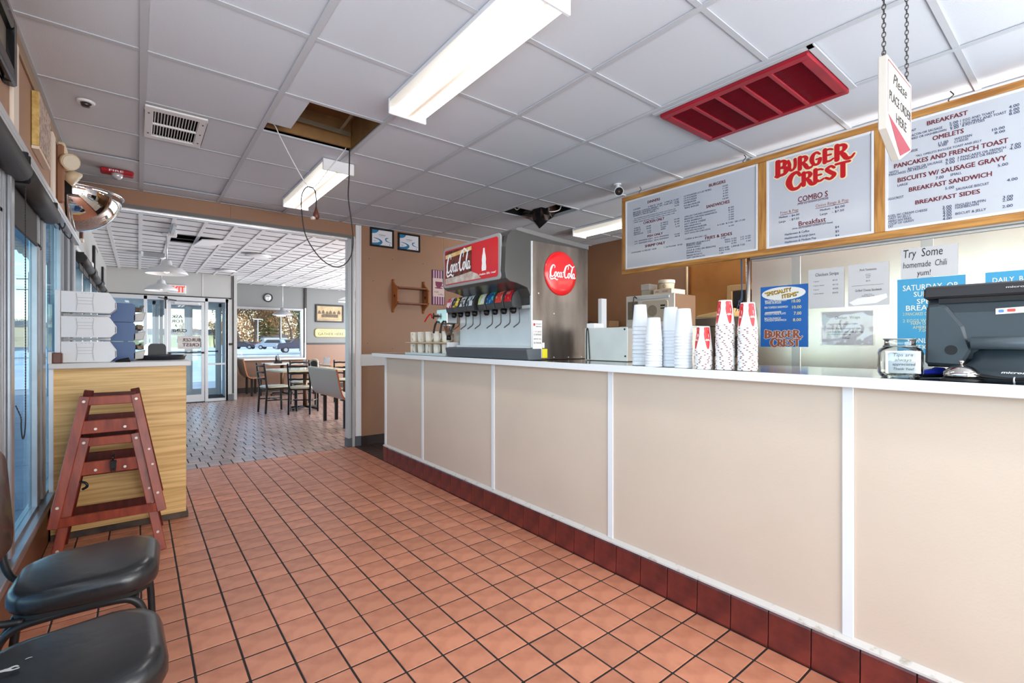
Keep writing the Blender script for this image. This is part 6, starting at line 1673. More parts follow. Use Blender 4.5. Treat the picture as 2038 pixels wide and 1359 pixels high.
carton('small_carton', 3.97, 4.10, 2.83, 2.93, 1.706, 1.762, (190, 182, 166), 'small pale carton on the microwave, under the other small one')
carton('small_carton', 3.97, 4.10, 2.835, 2.935, 1.764, 1.822, (206, 202, 194), 'small pale carton on the microwave, on top of the other small one')
t = thing('food_tub', 'pale round tub with dark lettering on top of the flat carton', 'tub', (4.04, 2.685, 1.753))
obj('tub_body', MB().lathe([(0.068, 0.0), (0.074, 0.06), (0.075, 0.062)], (0, 0, 0), 28), mat('tub_cream', (222, 206, 176), 0.45), t, world=False)
obj('lid', MB().lathe([(0.077, 0.062), (0.078, 0.066), (0.078, 0.09), (0.074, 0.094), (0.0, 0.094)], (0, 0, 0), 28), mat('tub_lid', (232, 220, 196), 0.45), t, world=False)
obj('band', MB().lathe([(0.0755, 0.058), (0.0765, 0.062)], (0, 0, 0), 28, caps=False), m_blackm, t, world=False)
obj('mark', MB().tube([(-0.074, -0.022 + 0.014 * math.cos(a) * 0.9, 0.03 + 0.014 * math.sin(a)) for a in [2 * PI * i / 14 for i in range(14)]], 0.0022, 5, closed=True), mat('tub_brown', (96, 60, 44), 0.5), t, world=False)
t = thing('range_hood', 'gray steel cooking range with a paper bag on it in the kitchen', 'range', (4.6, 2.1, 0))
m_range = mat('range_gray', (120, 112, 102), 0.4, metal=0.5)
obj('cabinet', MB().box(4.45, 5.15, 1.75, 2.62, 0.0, 1.40), m_range, t, bevel=0.006)
obj('front_opening', MB().box(4.442, 4.45, 1.82, 2.42, 1.10, 1.30), m_blackm, t)
obj('top_shelf', MB().box(4.42, 5.15, 1.72, 2.65, 1.40, 1.485), m_range, t, bevel=0.004)
t = thing('paper_bag', 'crumpled tan paper bag lying on the gray range', 'bag', (4.55, 2.45, 1.486))
bgm = MB()
bgm.hexa([(4.44, 2.24, 1.487), (4.62, 2.24, 1.487), (4.62, 2.62, 1.487), (4.44, 2.62, 1.487)], [(4.46, 2.22, 1.575), (4.6, 2.24, 1.565), (4.6, 2.6, 1.52), (4.46, 2.61, 1.515)])
obj('bag_body', bgm, mat('kraft_paper', (196, 164, 112), 0.7, bump=0.8, bscale=12), t, bevel=0.012, seg=2)
t = thing('oven_cabinet', 'dark oven window in a tan frame on the kitchen wall', 'oven', (5.1, 2.2, 1.4))
obj('oven_frame', MB().box(5.06, 5.19, 2.56, 2.61, 1.50, 1.86).box(5.06, 5.19, 1.90, 1.95, 1.50, 1.86).box(5.06, 5.19, 1.95, 2.56, 1.80, 1.86).box(5.06, 5.19, 1.95, 2.56, 1.50, 1.54), mat('tan_metal', (176, 140, 96), 0.4, metal=0.3), t, bevel=0.004)
obj('oven_glass', MB().box(5.09, 5.19, 1.95, 2.56, 1.54, 1.80), mat('oven_black', (16, 14, 14), 0.15), t)
t = thing('pipe', 'thin cream pipe running up the kitchen wall', 'pipe', (5.14, 3.02, 0))
obj('pipe_run', MB().cyl((5.14, 3.14, 1.6), (5.14, 3.14, 2.64), 0.013, seg=12), mat('cream_pipe', (206, 176, 136), 0.45), t)
obj('pipe_clip', MB().box(5.12, 5.188, 3.115, 3.165, 2.3, 2.32), m_steel_dk, t)
t = thing('wall_shelf', 'dark kitchen shelf on the brown wall right of the soda machine', 'shelf', (5.0, 4.4, 1.35))
obj('shelf_board', MB().box(4.9, 5.19, 3.8, 4.95, 1.36, 1.38), mat('shelf_brown', (104, 74, 50), 0.5), t, bevel=0.002)
obj('bracket', MB().box(4.93, 5.19, 3.9, 3.92, 1.24, 1.36).box(4.93, 5.19, 4.8, 4.82, 1.24, 1.36), m_steel_dk, t)
for k, (y, h, rgb) in enumerate(((4.72, 0.16, (70, 50, 42)), (4.5, 0.13, (108, 82, 60)), (4.25, 0.15, (150, 118, 84)))):
    t = thing('kitchen_box', ('dark brown box on the kitchen shelf', 'mid brown box on the kitchen shelf', 'tan box on the kitchen shelf')[k], 'box', (5.05, y, 1.381), 0, 'boxes on the kitchen shelf')
    obj('box_body', MB().box(4.95, 5.15, y - 0.08, y + 0.08, 1.381, 1.381 + h), mat('kbox_%d' % k, rgb, 0.6), t, bevel=0.003)
    obj('tape', MB().box(4.948, 5.152, y - 0.012, y + 0.012, 1.385, 1.3815 + h), mat('tape_tan', (176, 150, 110), 0.4), t)
t = thing('wire_bundle', 'blue and gray wires hanging by the steel corner post', 'cable', (3.57, 1.72, 1.6))
wb_ = MB()
for k in range(4):
    wb_.tube(catmull([(3.585, 1.72 + 0.008 * k, 2.60), (3.58, 1.725 + 0.006 * k, 2.1), (3.575, 1.73 + 0.01 * random.uniform(-1, 1), 1.62), (3.56, 1.74 + 0.03 * random.uniform(-1, 1), 1.55), (3.57, 1.74 + 0.02 * k - 0.03, 1.48)], 6), 0.0028, 5)
obj('wires', wb_, mat('blue_wire', (74, 96, 120), 0.5), t)
obj('black_wire', MB().tube(catmull([(3.57, 1.72, 1.56), (3.55, 1.66, 1.50), (3.55, 1.655, 1.42), (3.57, 1.70, 1.36), (3.57, 1.70, 1.2), (3.56, 1.68, 1.0)], 6), 0.004, 6), m_bcab, t)

# ------------------------------------------------------------------ things on the brown back wall
def certificate(x0, x1, z0, z1, label):
    t = thing('certificate', label, 'picture', ((x0 + x1) / 2, 5.6, z0), 0, 'framed certificates on the brown wall')
    f = 0.022
    obj('frame', MB().box(x0, x1, 5.582, 5.6, z1 - f, z1).box(x0, x1, 5.582, 5.6, z0, z0 + f).box(x0, x0 + f, 5.582, 5.6, z0 + f, z1 - f).box(x1 - f, x1, 5.582, 5.6, z0 + f, z1 - f), m_black, t, bevel=0.002)
    p = obj('sheet', MB().box(x0 + f, x1 - f, 5.59, 5.6, z0 + f, z1 - f), mat('cert_paper', (232, 234, 240), 0.4), t)
    CF = ((0, 5.59, 0), (1, 0, 0), (0, 0, 1))
    W, H = x1 - x0 - 2 * f, z1 - z0 - 2 * f
    a, c = x0 + f, z0 + f
    blue = mat('cert_blue', (36, 124, 170), 0.4)
    b = MB()
    b.add([Vector((a, 5.589, c + H))] + [Vector((a + 0.33 * W * math.cos(th), 5.589, c + H - 0.26 * H * math.sin(th))) for th in [PI / 2 * i / 8 for i in range(9)]], [tuple(range(10))])
    ribbon(b, [[(a + .02 * W, c + .06 * H, .02), (a + .3 * W, c + .08 * H, .035), (a + .46 * W, c + .22 * H, .03), (a + .34 * W, c + .38 * H, .014), (a + .1 * W, c + .46 * H, .006)]], CF, 0.001)
    ribbon(b, [[(a + .95 * W, c + .22 * H, .004), (a + .72 * W, c + .32 * H, .012), (a + .68 * W, c + .46 * H, .016), (a + .80 * W, c + .54 * H, .006)]], CF, 0.001)
    obj('blue_swirls', b, blue, p)
    w = MB()
    write(w, 'Certificate', CF, a + .34 * W, a + .66 * W, c + .66 * H, .06 * H, bold=.03, lift=.0012)
    write(w, 'of inspection', CF, a + .36 * W, a + .62 * W, c + .57 * H, .035 * H, lift=.0012)
    write(w, 'No.1', CF, a + .10 * W, a + .2 * W, c + .22 * H, .06 * H, bold=.02, lift=.0012)
    w.add([Vector((a + .86 * W, 5.5888, c + .06 * H)), Vector((a + .9 * W, 5.5888, c + .06 * H)), Vector((a + .9 * W, 5.5888, c + .12 * H)), Vector((a + .86 * W, 5.5888, c + .12 * H))], [(0, 1, 2, 3)])
    obj('lettering', w, m_ink_k, p)
certificate(2.21, 2.515, 2.415, 2.645, 'black-framed blue and white certificate nearer the opening')
certificate(2.572, 2.878, 2.408, 2.632, 'black-framed blue and white certificate farther from the opening')

t = thing('wooden_shelf', 'honey-wood wall shelf with heart cut-outs on the brown wall', 'shelf', (2.72, 5.55, 1.63))
m_pine = mat('honey_pine', (176, 104, 48), 0.4, rgb2=(146, 80, 34), vscale=6, stretch=(8, 8, 1))
endp = [(0.03, 1.615), (0.02, 1.64), (0.05, 1.67), (0.11, 1.70), (0.16, 1.745), (0.16, 1.89), (0.11, 1.94), (0.06, 1.965), (0.03, 1.995), (0.04, 2.03), (0.0, 2.03), (0.0, 1.615)]
for x in (2.492, 2.915):
    e = obj('end_board', MB().prism([(-a, z) for a, z in endp], ((x, 5.597, 0), (0, 1, 0), (0, 0, 1)), 0.022), m_pine, t, bevel=0.002)
    hp = [(0, -.026), (.02, .002), (.018, .018), (.008, .02), (0, .011), (-.008, .02), (-.018, .018), (-.02, .002)]
    b = MB()
    for xx in (x - 0.0008, x + 0.0228):
        b.add([Vector((xx, 5.515 + p, 1.815 + q)) for p, q in hp], [tuple(range(8))])
    obj('heart_cutout', b, mat('heart_dark', (56, 26, 14), 0.8), e)
for z in (1.915, 1.72):
    obj('shelf_board', MB().box(2.514, 2.915, 5.45, 5.597, z, z + 0.018), mat('pine_shelf', (140, 76, 36), 0.4, var=0.15, vscale=5), t, bevel=0.002)

t = thing('coffee_plaque', 'striped purple and pink coffee cup plaque beside the drinks machine', 'plaque', (3.15, 5.59, 1.74))
obj('plaque_board', MB().box(3.055, 3.25, 5.585, 5.599, 1.74, 2.205), mat('plaque_purple', (92, 44, 76), 0.5), t, bevel=0.002)
PQ = ((0, 5.585, 0), (1, 0, 0), (0, 0, 1))
st = MB()
for k in range(5):
    x = 3.072 + k * 0.037
    st.join(flat([(x, 1.745), (x + 0.016, 1.745), (x + 0.016, 2.20), (x, 2.20)], PQ, 0.001))
obj('stripes', st, mat('plaque_pink', (222, 178, 196), 0.5), t)
pp = obj('center_panel', flat([(3.065, 1.85), (3.24, 1.85), (3.24, 2.095), (3.065, 2.095)], PQ, 0.0018), mat('plaque_pale', (224, 198, 190), 0.5), t)
cu = MB()
cu.join(flat([(3.10, 2.05), (3.205, 2.05), (3.20, 2.0), (3.18, 1.975), (3.125, 1.975), (3.105, 2.0)], PQ, 0.0026))
cu.join(flat(oval(0.062, 0.009, 20, 3.152, 1.966), PQ, 0.0026))
ribbon(cu, [[(3.20, 2.035, .01), (3.225, 2.03, .01), (3.222, 2.0, .01), (3.195, 1.99, .01)]], PQ, 0.0026)
obj('cup_picture', cu, mat('plaque_cup', (128, 36, 78), 0.5), pp)
w = MB()
write(w, 'FOR', PQ, 3.09, 3.15, 1.90, 0.024, lift=0.0026)
write(w, 'Coffee', PQ, 3.14, 3.22, 1.872, 0.02, lift=0.0026, shear=0.2)
obj('lettering', w, mat('plaque_ink', (60, 40, 50), 0.6), pp)
for x, z in ((2.25, 1.99), (2.5, 2.28), (2.2, 2.26), (2.93, 2.27), (2.18, 1.23), (2.50, 1.16)):
    obj('nail', MB().cyl((x, 5.594, z), (x, 5.6, z), 0.005, seg=6), m_steel_dk, WALL_BACK)

# ------------------------------------------------------------------ shell of the dining room
m_brown2 = mat('dining_dado_brown', (128, 96, 78), 0.45, bump=0.1, bscale=150)
m_sillw = mat('sill_white', (226, 224, 220), 0.4)
m_railbk = mat('black_rail', (40, 36, 36), 0.4)
struct('wall_left', MB().box(-0.60, -0.47, 5.72, 11.65, 2.08, RT).box(-0.60, -0.47, 5.72, 11.65, -0.12, 0.76), m_gray)
struct('wall_left', MB().box(-0.60, -0.44, 5.6, 5.74, -0.12, RT), m_gray)
struct('wall_door', MB().box(-0.60, 1.55, 11.65, 11.75, 2.17, RT), mat('pale_gray_wall', (186, 187, 185), 0.6, bump=0.05, bscale=120))
struct('wall_door', MB().box(1.505, 1.56, 11.64, 11.76, 0.0, 2.17), mat('pale_gray_wall', (186, 187, 185)))
struct('wall_vestibule', MB().box(1.56, 1.66, 11.64, 13.1, -0.12, RT), mat('pale_gray_wall', (186, 187, 185)))
wm = MB().box(1.66, 6.1, 13.1, 13.22, 2.10, RT).box(1.66, 1.79, 13.1, 13.22, 0.0, 2.10).box(3.38, 6.1, 13.1, 13.22, -0.12, 2.10)
struct('wall_far', wm, m_graydk)
struct('wall_far', MB().box(1.66, 3.38, 13.09, 13.22, -0.12, 0.80).box(3.46, 6.0, 13.088, 13.1, 0.0, 1.17), m_brown2)
struct('wall_right', MB().box(6.0, 6.12, 5.6, 13.22, -0.12, RT), m_graydk)
struct('trim_21', MB().box(3.46, 6.0, 13.075, 13.1, 1.17, 1.215).box(1.50, 1.575, 11.63, 11.64, 1.17, 1.215), m_railbk, bevel=0.003)
struct('trim_22', MB().box(3.40, 3.455, 13.06, 13.1, 1.22, CH), m_railbk)
struct('trim_23', MB().box(3.405, 3.435, 13.05, 13.1, 0.8, 2.12), m_white)
struct('trim_24', MB().box(1.72, 3.42, 12.98, 13.1, 0.785, 0.83), m_sillw, bevel=0.006)
struct('trim_25', MB().box(-0.47, 1.56, 11.636, 11.65, 2.145, 2.175).box(1.455, 1.49, 11.63, 11.65, 0.0, 2.15), m_railbk)
struct('trim_26', MB().box(1.035, 1.045, 11.644, 11.65, 2.175, CH), m_white)
struct('trim_27', MB().box(1.575, 1.60, 11.63, 11.64, 0.14, CH), m_railbk)
struct('baseboard_far', MB().box(1.66, 6.0, 13.07, 13.09, 0.0, 0.12), m_darkbase)
struct('baseboard_door', MB().box(1.50, 1.60, 11.615, 11.64, 0.0, 0.13), mat('gray_base', (96, 98, 102), 0.5))
w = MB().box(1.79, 1.83, 13.08, 13.2, 0.83, 2.10).box(3.32, 3.38, 13.08, 13.2, 0.83, 2.10).box(1.83, 3.32, 13.08, 13.2, 2.05, 2.10).box(1.83, 3.32, 13.08, 13.2, 0.83, 0.87)
o = struct('window_6', w, m_alu, bevel=0.003)
obj('glass_pane', MB().box(1.83, 3.32, 13.14, 13.146, 0.87, 2.05), m_glass, o)
# windows along the left side of the dining room
for k in range(5):
    y0, y1 = 5.78 + k * 1.18, 5.78 + k * 1.18 + 1.12
    f = MB()
    f.box(-0.56, -0.47, y0, y0 + 0.05, 0.76, 2.08).box(-0.56, -0.47, y1 - 0.05, y1 + 0.06, 0.76, 2.08).box(-0.56, -0.47, y0, y1, 0.76, 0.80).box(-0.56, -0.47, y0, y1, 2.03, 2.08)
    o = struct('window_%d' % (7 + k), f, m_alu, bevel=0.003)
    obj('glass_pane', MB().box(-0.53, -0.524, y0 + 0.05, y1 - 0.05, 0.80, 2.03), m_glass_t, o)
struct('trim_28', MB().box(-0.47, -0.43, 5.74, 11.63, 2.07, 2.115).box(-0.47, -0.425, 5.74, 11.63, 0.74, 0.77), mat('bright_rail', (228, 230, 232), 0.3, metal=0.3), bevel=0.003)
DB = ('first', 'second', 'third', 'fourth', 'fifth')
for k in range(5):
    y0 = 5.86 + k * 1.16
    t = thing('roller_blind', 'rolled-up dark blind over the %s dining room side window counted from the lobby' % DB[k], 'blind', (-0.43, y0 + 0.5, 2.02), 0, 'rolled blinds along the dining room')
    obj('roll', MB().cyl((-0.415, y0, 2.02), (-0.415, y0 + 1.0, 2.02), 0.045, seg=16), m_roll, t)
    obj('bracket', MB().box(-0.47, -0.39, y0 - 0.012, y0, 1.99, 2.07).box(-0.47, -0.39, y0 + 1.0, y0 + 1.012, 1.99, 2.07), m_black, t)
    obj('hem_strip', MB().box(-0.43, -0.424, y0 + 0.02, y0 + 0.98, 1.92, 2.0), m_blind, t)
    obj('pull_cord', MB().tube(catmull([(-0.40, y0 + 0.03, 1.98), (-0.395, y0 + 0.04, 1.7), (-0.40, y0 + 0.07, 1.45), (-0.41, y0 + 0.05, 1.3)], 5), 0.003, 5), m_bcab, t)
t = thing('hanging_plaque', 'narrow brown wooden plaque high on the gray dining wall', 'plaque', (-0.46, 6.6, 2.28))
obj('board', MB().box(-0.468, -0.445, 6.50, 6.60, 2.30, 2.56), mat('plaque_wood', (92, 50, 36), 0.4), t, bevel=0.003)
obj('foot', MB().box(-0.468, -0.44, 6.50, 6.60, 2.27, 2.30), m_cream, t, bevel=0.003)
for k, (y0, y1, z0, z1) in enumerate(((8.2, 8.75, 2.18, 2.50), (10.1, 10.5, 2.2, 2.46))):
    t = thing('framed_print', ('dark-edged print on the gray dining side wall, nearer the mirror', 'dark-edged print on the gray dining side wall, nearer the exit door')[k], 'picture', (-0.46, y0, z0), 0, 'prints on the dining side wall')
    obj('frame', MB().box(-0.468, -0.44, y0, y1, z0, z1), m_black, t, bevel=0.004)
    obj('sheet', MB().box(-0.44, -0.438, y0 + 0.03, y1 - 0.03, z0 + 0.03, z1 - 0.03), mat('print_gray_sheet', (150, 150, 148), 0.5), t)
t = tag(obj('wall_card', MB().box(-0.468, -0.45, 7.95, 8.12, 2.14, 2.25), m_white, bevel=0.003), 'small white box fixed to the gray dining side wall', 'box')

# ------------------------------------------------------------------ entrance: inner storefront and outer doors
def leaf(n, x0, x1, y, z1=2.06, bottom=0.16, name='door', swing=None):
    f = MB()
    s = 0.055
    f.box(x0, x0 + s, y - 0.022, y + 0.022, 0.015, z1).box(x1 - s, x1, y - 0.022, y + 0.022, 0.015, z1)
    f.box(x0 + s, x1 - s, y - 0.022, y + 0.022, 0.015, bottom).box(x0 + s, x1 - s, y - 0.022, y + 0.022, z1 - 0.07, z1)
    o = struct('%s_%d' % (name, n), f, m_alu_lt, bevel=0.003)
    obj('glass_pane', MB().box(x0 + s, x1 - s, y - 0.004, y + 0.004, bottom, z1 - 0.07), m_glass, o)
    obj('push_bar', MB().cyl((x0 + s, y - 0.05, 1.02), (x1 - s, y - 0.05, 1.02), 0.012, seg=8).box(x0 + 0.01, x0 + s, y - 0.06, y - 0.02, 1.0, 1.04).box(x1 - s, x1 - 0.01, y - 0.06, y - 0.02, 1.0, 1.04), m_black, o)
    return o
d1 = leaf(1, 0.455, 1.075, 11.66)
obj('door_closer', MB().box(0.56, 0.98, 11.60, 11.637, 2.00, 2.05), m_alu_lt, d1, bevel=0.004)
obj('closer_arm', MB().bar((0.30, 11.60, 2.12), (0.60, 11.59, 2.07), 0.015, 0.015).bar((0.42, 11.60, 2.11), (0.42, 11.60, 1.90), 0.02, 0.02), m_black, d1)
sf = MB()
for x in (-0.47, 0.08, 0.40, 1.08, 1.445):
    sf.box(x, x + 0.055, 11.63, 11.69, 0.0, 2.15)
sf.box(-0.47, 1.5, 11.63, 11.69, 2.075, 2.15).box(1.135, 1.445, 11.64, 11.68, 0.0, 0.06).box(1.135, 1.445, 11.64, 11.68, 0.76, 0.80).box(-0.415, 0.40, 11.64, 11.68, 0.0, 0.10)
o = struct('window_12', sf, m_alu_lt, bevel=0.003)
obj('glass_pane', MB().box(1.135, 1.445, 11.657, 11.663, 0.06, 2.075).box(-0.415, 0.08, 11.657, 11.663, 0.10, 2.075).box(0.135, 0.40, 11.657, 11.663, 0.10, 2.075), m_glass, o)
obj('narrow_post', MB().box(0.33, 0.385, 11.72, 11.78, 0.0, 2.07), mat('post_gray', (128, 132, 138), 0.4, metal=0.3), o)
d2 = leaf(2, 0.92, 1.48, 13.10)
d3 = leaf(3, 0.30, 0.88, 13.10)
sf = MB()
for x in (-0.60, 0.24, 0.88, 1.48):
    sf.box(x, x + 0.06, 13.06, 13.14, 0.0, 2.15)
sf.box(-0.6, 1.56, 13.06, 13.14, 2.06, RT - 0.02)
o = struct('window_13', sf, m_alu_lt, bevel=0.003)
obj('glass_pane', MB().box(-0.54, 0.24, 13.097, 13.103, 0.02, 2.06), m_glass, o)
struct('floor', MB().box(-0.6, 1.56, 11.70, 13.2, -0.12, -0.004), mat('vestibule_floor', (150, 152, 156), 0.4, var=0.2, vscale=8))
struct('ceiling', MB().box(-0.6, 1.56, 11.75, 13.06, 2.5, 2.55), m_white)
w = MB()
DF = ((0, 11.655, 0), (1, 0, 0), (0, 0, 1))
for s_, a, b_, z in (('ASK', 0.52, 0.70, 1.72), ('FOR', 0.52, 0.70, 1.63), ('A', 0.57, 0.61, 1.54), ('CUNE', 0.52, 0.77, 1.44)):
    write(w, s_, DF, a, b_, z, 0.062, bold=0.03, lift=0.0, mirror=True)
obj('window_lettering', w, m_blackm, d1)
pz = obj('door_poster', MB().box(0.62, 1.0, 11.6555, 11.6575, 1.10, 1.36), mat('poster_pale', (214, 206, 200), 0.6, var=0.2, vscale=12), d1)
w = MB()
write(w, 'BURGER', DF, 0.70, 1.0, 1.25, 0.065, bold=0.03, lift=0.0005, mirror=True)
write(w, 'CREST', DF, 0.70, 0.98, 1.15, 0.065, bold=0.03, lift=0.0005, mirror=True)
obj('poster_lettering', w, mat('poster_dark', (70, 40, 40), 0.5), pz)

t = thing('exit_sign', 'red lettered exit sign on the pale wall above the entrance', 'exit sign', (0.61, 11.64, 2.22))
obj('case', MB().box(0.455, 0.755, 11.60, 11.648, 2.215, 2.385), m_white, t, bevel=0.008)
w = MB()
write(w, 'EXIT', ((0, 11.60, 0), (1, 0, 0), (0, 0, 1)), 0.475, 0.735, 2.24, 0.12, bold=0.05, lift=0.001)
obj('lettering', w, mat('exit_red', (226, 52, 36), 0.4, emit=(0.8, 0.06, 0.03), estr=0.6), t)

# ------------------------------------------------------------------ wall clock, picture and plaque on the far walls
t = thing('wall_clock', 'round black-rimmed wall clock above the far window', 'clock', (2.545, 13.08, 2.24))
cd = MB().lathe([(0.105, 0.0), (0.108, 0.02), (0.10, 0.032), (0.088, 0.03), (0.086, 0.02)], (0, 0, 0), 32, caps=False)
Mx = Matrix.Translation((2.545, 13.099, 2.345)) @ Matrix.Rotation(PI / 2, 4, 'X')
obj('rim', cd.xf(Mx), m_black, t)
obj('face', MB().lathe([(0.0, 0.0), (0.09, 0.0), (0.09, 0.012), (0.0, 0.012)], (0, 0, 0), 32).xf(Mx), m_white, t)
CK = ((2.545, 13.086, 2.345), (1, 0, 0), (0, 0, 1))
hb = MB()
ribbon(hb, [[(0, -.05, .008), (0, -.01, .008), (0, .035, .008)], [(-.035, .02, .012), (-.018, .045, .014), (.002, .035, .010)], [(.035, .02, .012), (.018, .045, .014), (-.002, .035, .010)], [(-.02, -.05, .005), (0, -.052, .005), (.02, -.05, .005)]], CK, 0.001)
for k in range(12):
    a = 2 * PI * k / 12
    hb.join(flat([(0.072 * math.cos(a) + dx, 0.072 * math.sin(a) + dy) for dx, dy in ((-.004, -.004), (.004, -.004), (.004, .004), (-.004, .004))], CK, 0.001))
obj('hands_and_marks', hb, m_blackm, t)

t = thing('framed_photograph', 'black-framed old sepia photograph on the far gray wall', 'picture', (4.05, 13.09, 1.77))
obj('frame', MB().box(3.68, 4.42, 13.07, 13.098, 1.765, 1.805).box(3.68, 4.42, 13.07, 13.098, 2.20, 2.24).box(3.68, 3.72, 13.07, 13.098, 1.805, 2.20).box(4.38, 4.42, 13.07, 13.098, 1.805, 2.20), m_black, t, bevel=0.004)
SPF = ((0, 13.085, 0), (1, 0, 0), (0, 0, 1))
p = obj('sepia_sheet', MB().box(3.72, 4.38, 13.085, 13.098, 1.805, 2.20), mat('sepia', (180, 158, 120), 0.5, rgb2=(150, 128, 94), vscale=6), t)
sd = mat('sepia_dark', (70, 58, 42), 0.6, rgb2=(100, 84, 60), vscale=20)
b = MB()
b.join(flat([(3.83, 1.90), (4.27, 1.90), (4.27, 1.985), (3.87, 1.985), (3.83, 1.96)], SPF, 0.001))
for x in (3.78, 3.88, 3.98, 4.07, 4.17, 4.29):
    hh = random.uniform(0.07, 0.13)
    b.join(flat([(x - 0.045, 1.99), (x + 0.045, 1.99), (x + 0.03, 1.99 + hh * 0.6), (x, 1.99 + hh), (x - 0.03, 1.99 + hh * 0.6)], SPF, 0.0008))
b.join(flat([(3.73, 1.835), (4.37, 1.85), (4.37, 1.856), (3.73, 1.842)], SPF, 0.001))
obj('bus_and_trees', b, sd, p)

t = thing('gather_plaque', 'cream scroll-shaped lettered plaque under the sepia photograph', 'plaque', (4.05, 13.09, 1.4))
sh = rrect(0.80, 0.20, 0.06, 5, 4.08, 1.48)
obj('plaque_rim', MB().prism(rrect(0.84, 0.235, 0.07, 5, 4.08, 1.48), ((0, 13.098, 0), (1, 0, 0), (0, 0, 1)), 0.02), mat('plaque_olive', (150, 136, 70), 0.5), t, bevel=0.004)
obj('plaque_face', MB().prism(sh, ((0, 13.078, 0), (1, 0, 0), (0, 0, 1)), 0.004), mat('plaque_cream', (206, 194, 130), 0.5), t)
w = MB()
PFR = ((0, 13.074, 0), (1, 0, 0), (0, 0, 1))
write(w, 'FRIENDS & FAMILY', PFR, 3.80, 4.36, 1.515, 0.035, lift=0.001)
write(w, 'GATHER HERE', PFR, 3.74, 4.42, 1.415, 0.075, bold=0.02, lift=0.001)
obj('lettering', w, mat('plaque_letter', (70, 60, 34), 0.5), t)

# ------------------------------------------------------------------ pendant lamps and ceiling fittings of the dining room
m_shade = mat('enamel_shade', (216, 218, 220), 0.3)
m_bulb = mat('added_bulb_glow', (255, 246, 230), 0.4, emit=(1.0, 0.93, 0.82), estr=14.0)  # bulbs made to glow, added to brighten the dining room
def pendant(x, y, zr, label, m=None):
    t = thing('pendant_lamp', label, 'lamp', (x, y, CH), 0, 'dome pendant lamps in the dining room')
    d = zr - CH
    obj('shade', MB().lathe([(0.225, d), (0.232, d + 0.006), (0.222, d + 0.03), (0.17, d + 0.075), (0.09, d + 0.105), (0.06, d + 0.125), (0.05, d + 0.17), (0.03, d + 0.185), (0.0, d + 0.187)], (0, 0, 0), 32, caps=False), m or m_shade, t, world=False)
    obj('shade_lining', MB().lathe([(0.0, d + 0.09), (0.09, d + 0.085), (0.17, d + 0.060), (0.219, d + 0.012), (0.224, d + 0.002)], (0, 0, 0), 32, caps=False), m_white, t, world=False)
    obj('rod', MB().cyl((0, 0, d + 0.18), (0, 0, -0.02), 0.008, seg=8), m_alu_lt, t, world=False)
    obj('canopy', MB().lathe([(0.02, -0.03), (0.06, -0.012), (0.065, 0.0)], (0, 0, 0), 20), m_white, t, world=False)
    obj('bulb', MB().lathe([(0.0, d + 0.012), (0.028, d + 0.024), (0.032, d + 0.045), (0.016, d + 0.085)], (0, 0, 0), 14), m_bulb, t, world=False)
pendant(0.29, 7.62, 2.125, 'pale dome pendant lamp nearest the lobby, left of the exit sign')
pendant(0.30, 9.82, 2.095, 'pale dome pendant lamp in front of the exit sign')
pendant(2.80, 12.72, 1.90, 'gray dome pendant lamp hanging in front of the far window', mat('gray_enamel_shade', (150, 152, 156), 0.3))
pendant(3.76, 10.8, 2.15, 'pale dome pendant lamp half hidden by the opening jamb')
for k, (x, y, r, lab) in enumerate(((1.52, 8.55, 0.19, 'round white ceiling plate left askew in the dining ceiling'), (1.35, 10.75, 0.17, 'round white ceiling plate near the exit door'))):
    t = thing('ceiling_plate', lab, 'ceiling plate', (x, y, CH), 0, 'round white plates on the dining ceiling')
    obj('plate', MB().lathe([(0.0, -0.035), (r * 0.7, -0.032), (r, -0.02), (r, -0.012), (0.0, -0.012)], (0, 0, 0), 28), m_white, t, world=False)
    obj('dark_gap', MB().box(-r * 0.2, r * 1.0, -r * 0.2, r * 0.9, -0.012, -0.002), m_void, t, world=False)
t = thing('ceiling_box', 'small white box with a gray grille on the dining ceiling', 'vent', (0.16, 9.4, CH))
obj('box', MB().box(0.05, 0.33, 9.32, 9.60, CH - 0.035, CH), mat('vent_gray', (150, 152, 154), 0.5), t)
obj('end', MB().box(0.03, 0.06, 9.31, 9.61, CH - 0.045, CH), m_white, t)
t = thing('conduit_box', 'white conduit and junction box feeding the nearest pendant lamp', 'junction box', (0.34, 7.2, CH))
obj('conduit', MB().box(0.325, 0.36, 6.9, 7.5, CH - 0.03, CH), m_alu_lt, t)
obj('junction', MB().box(0.30, 0.39, 7.46, 7.56, CH - 0.05, CH), m_white, t, bevel=0.004)

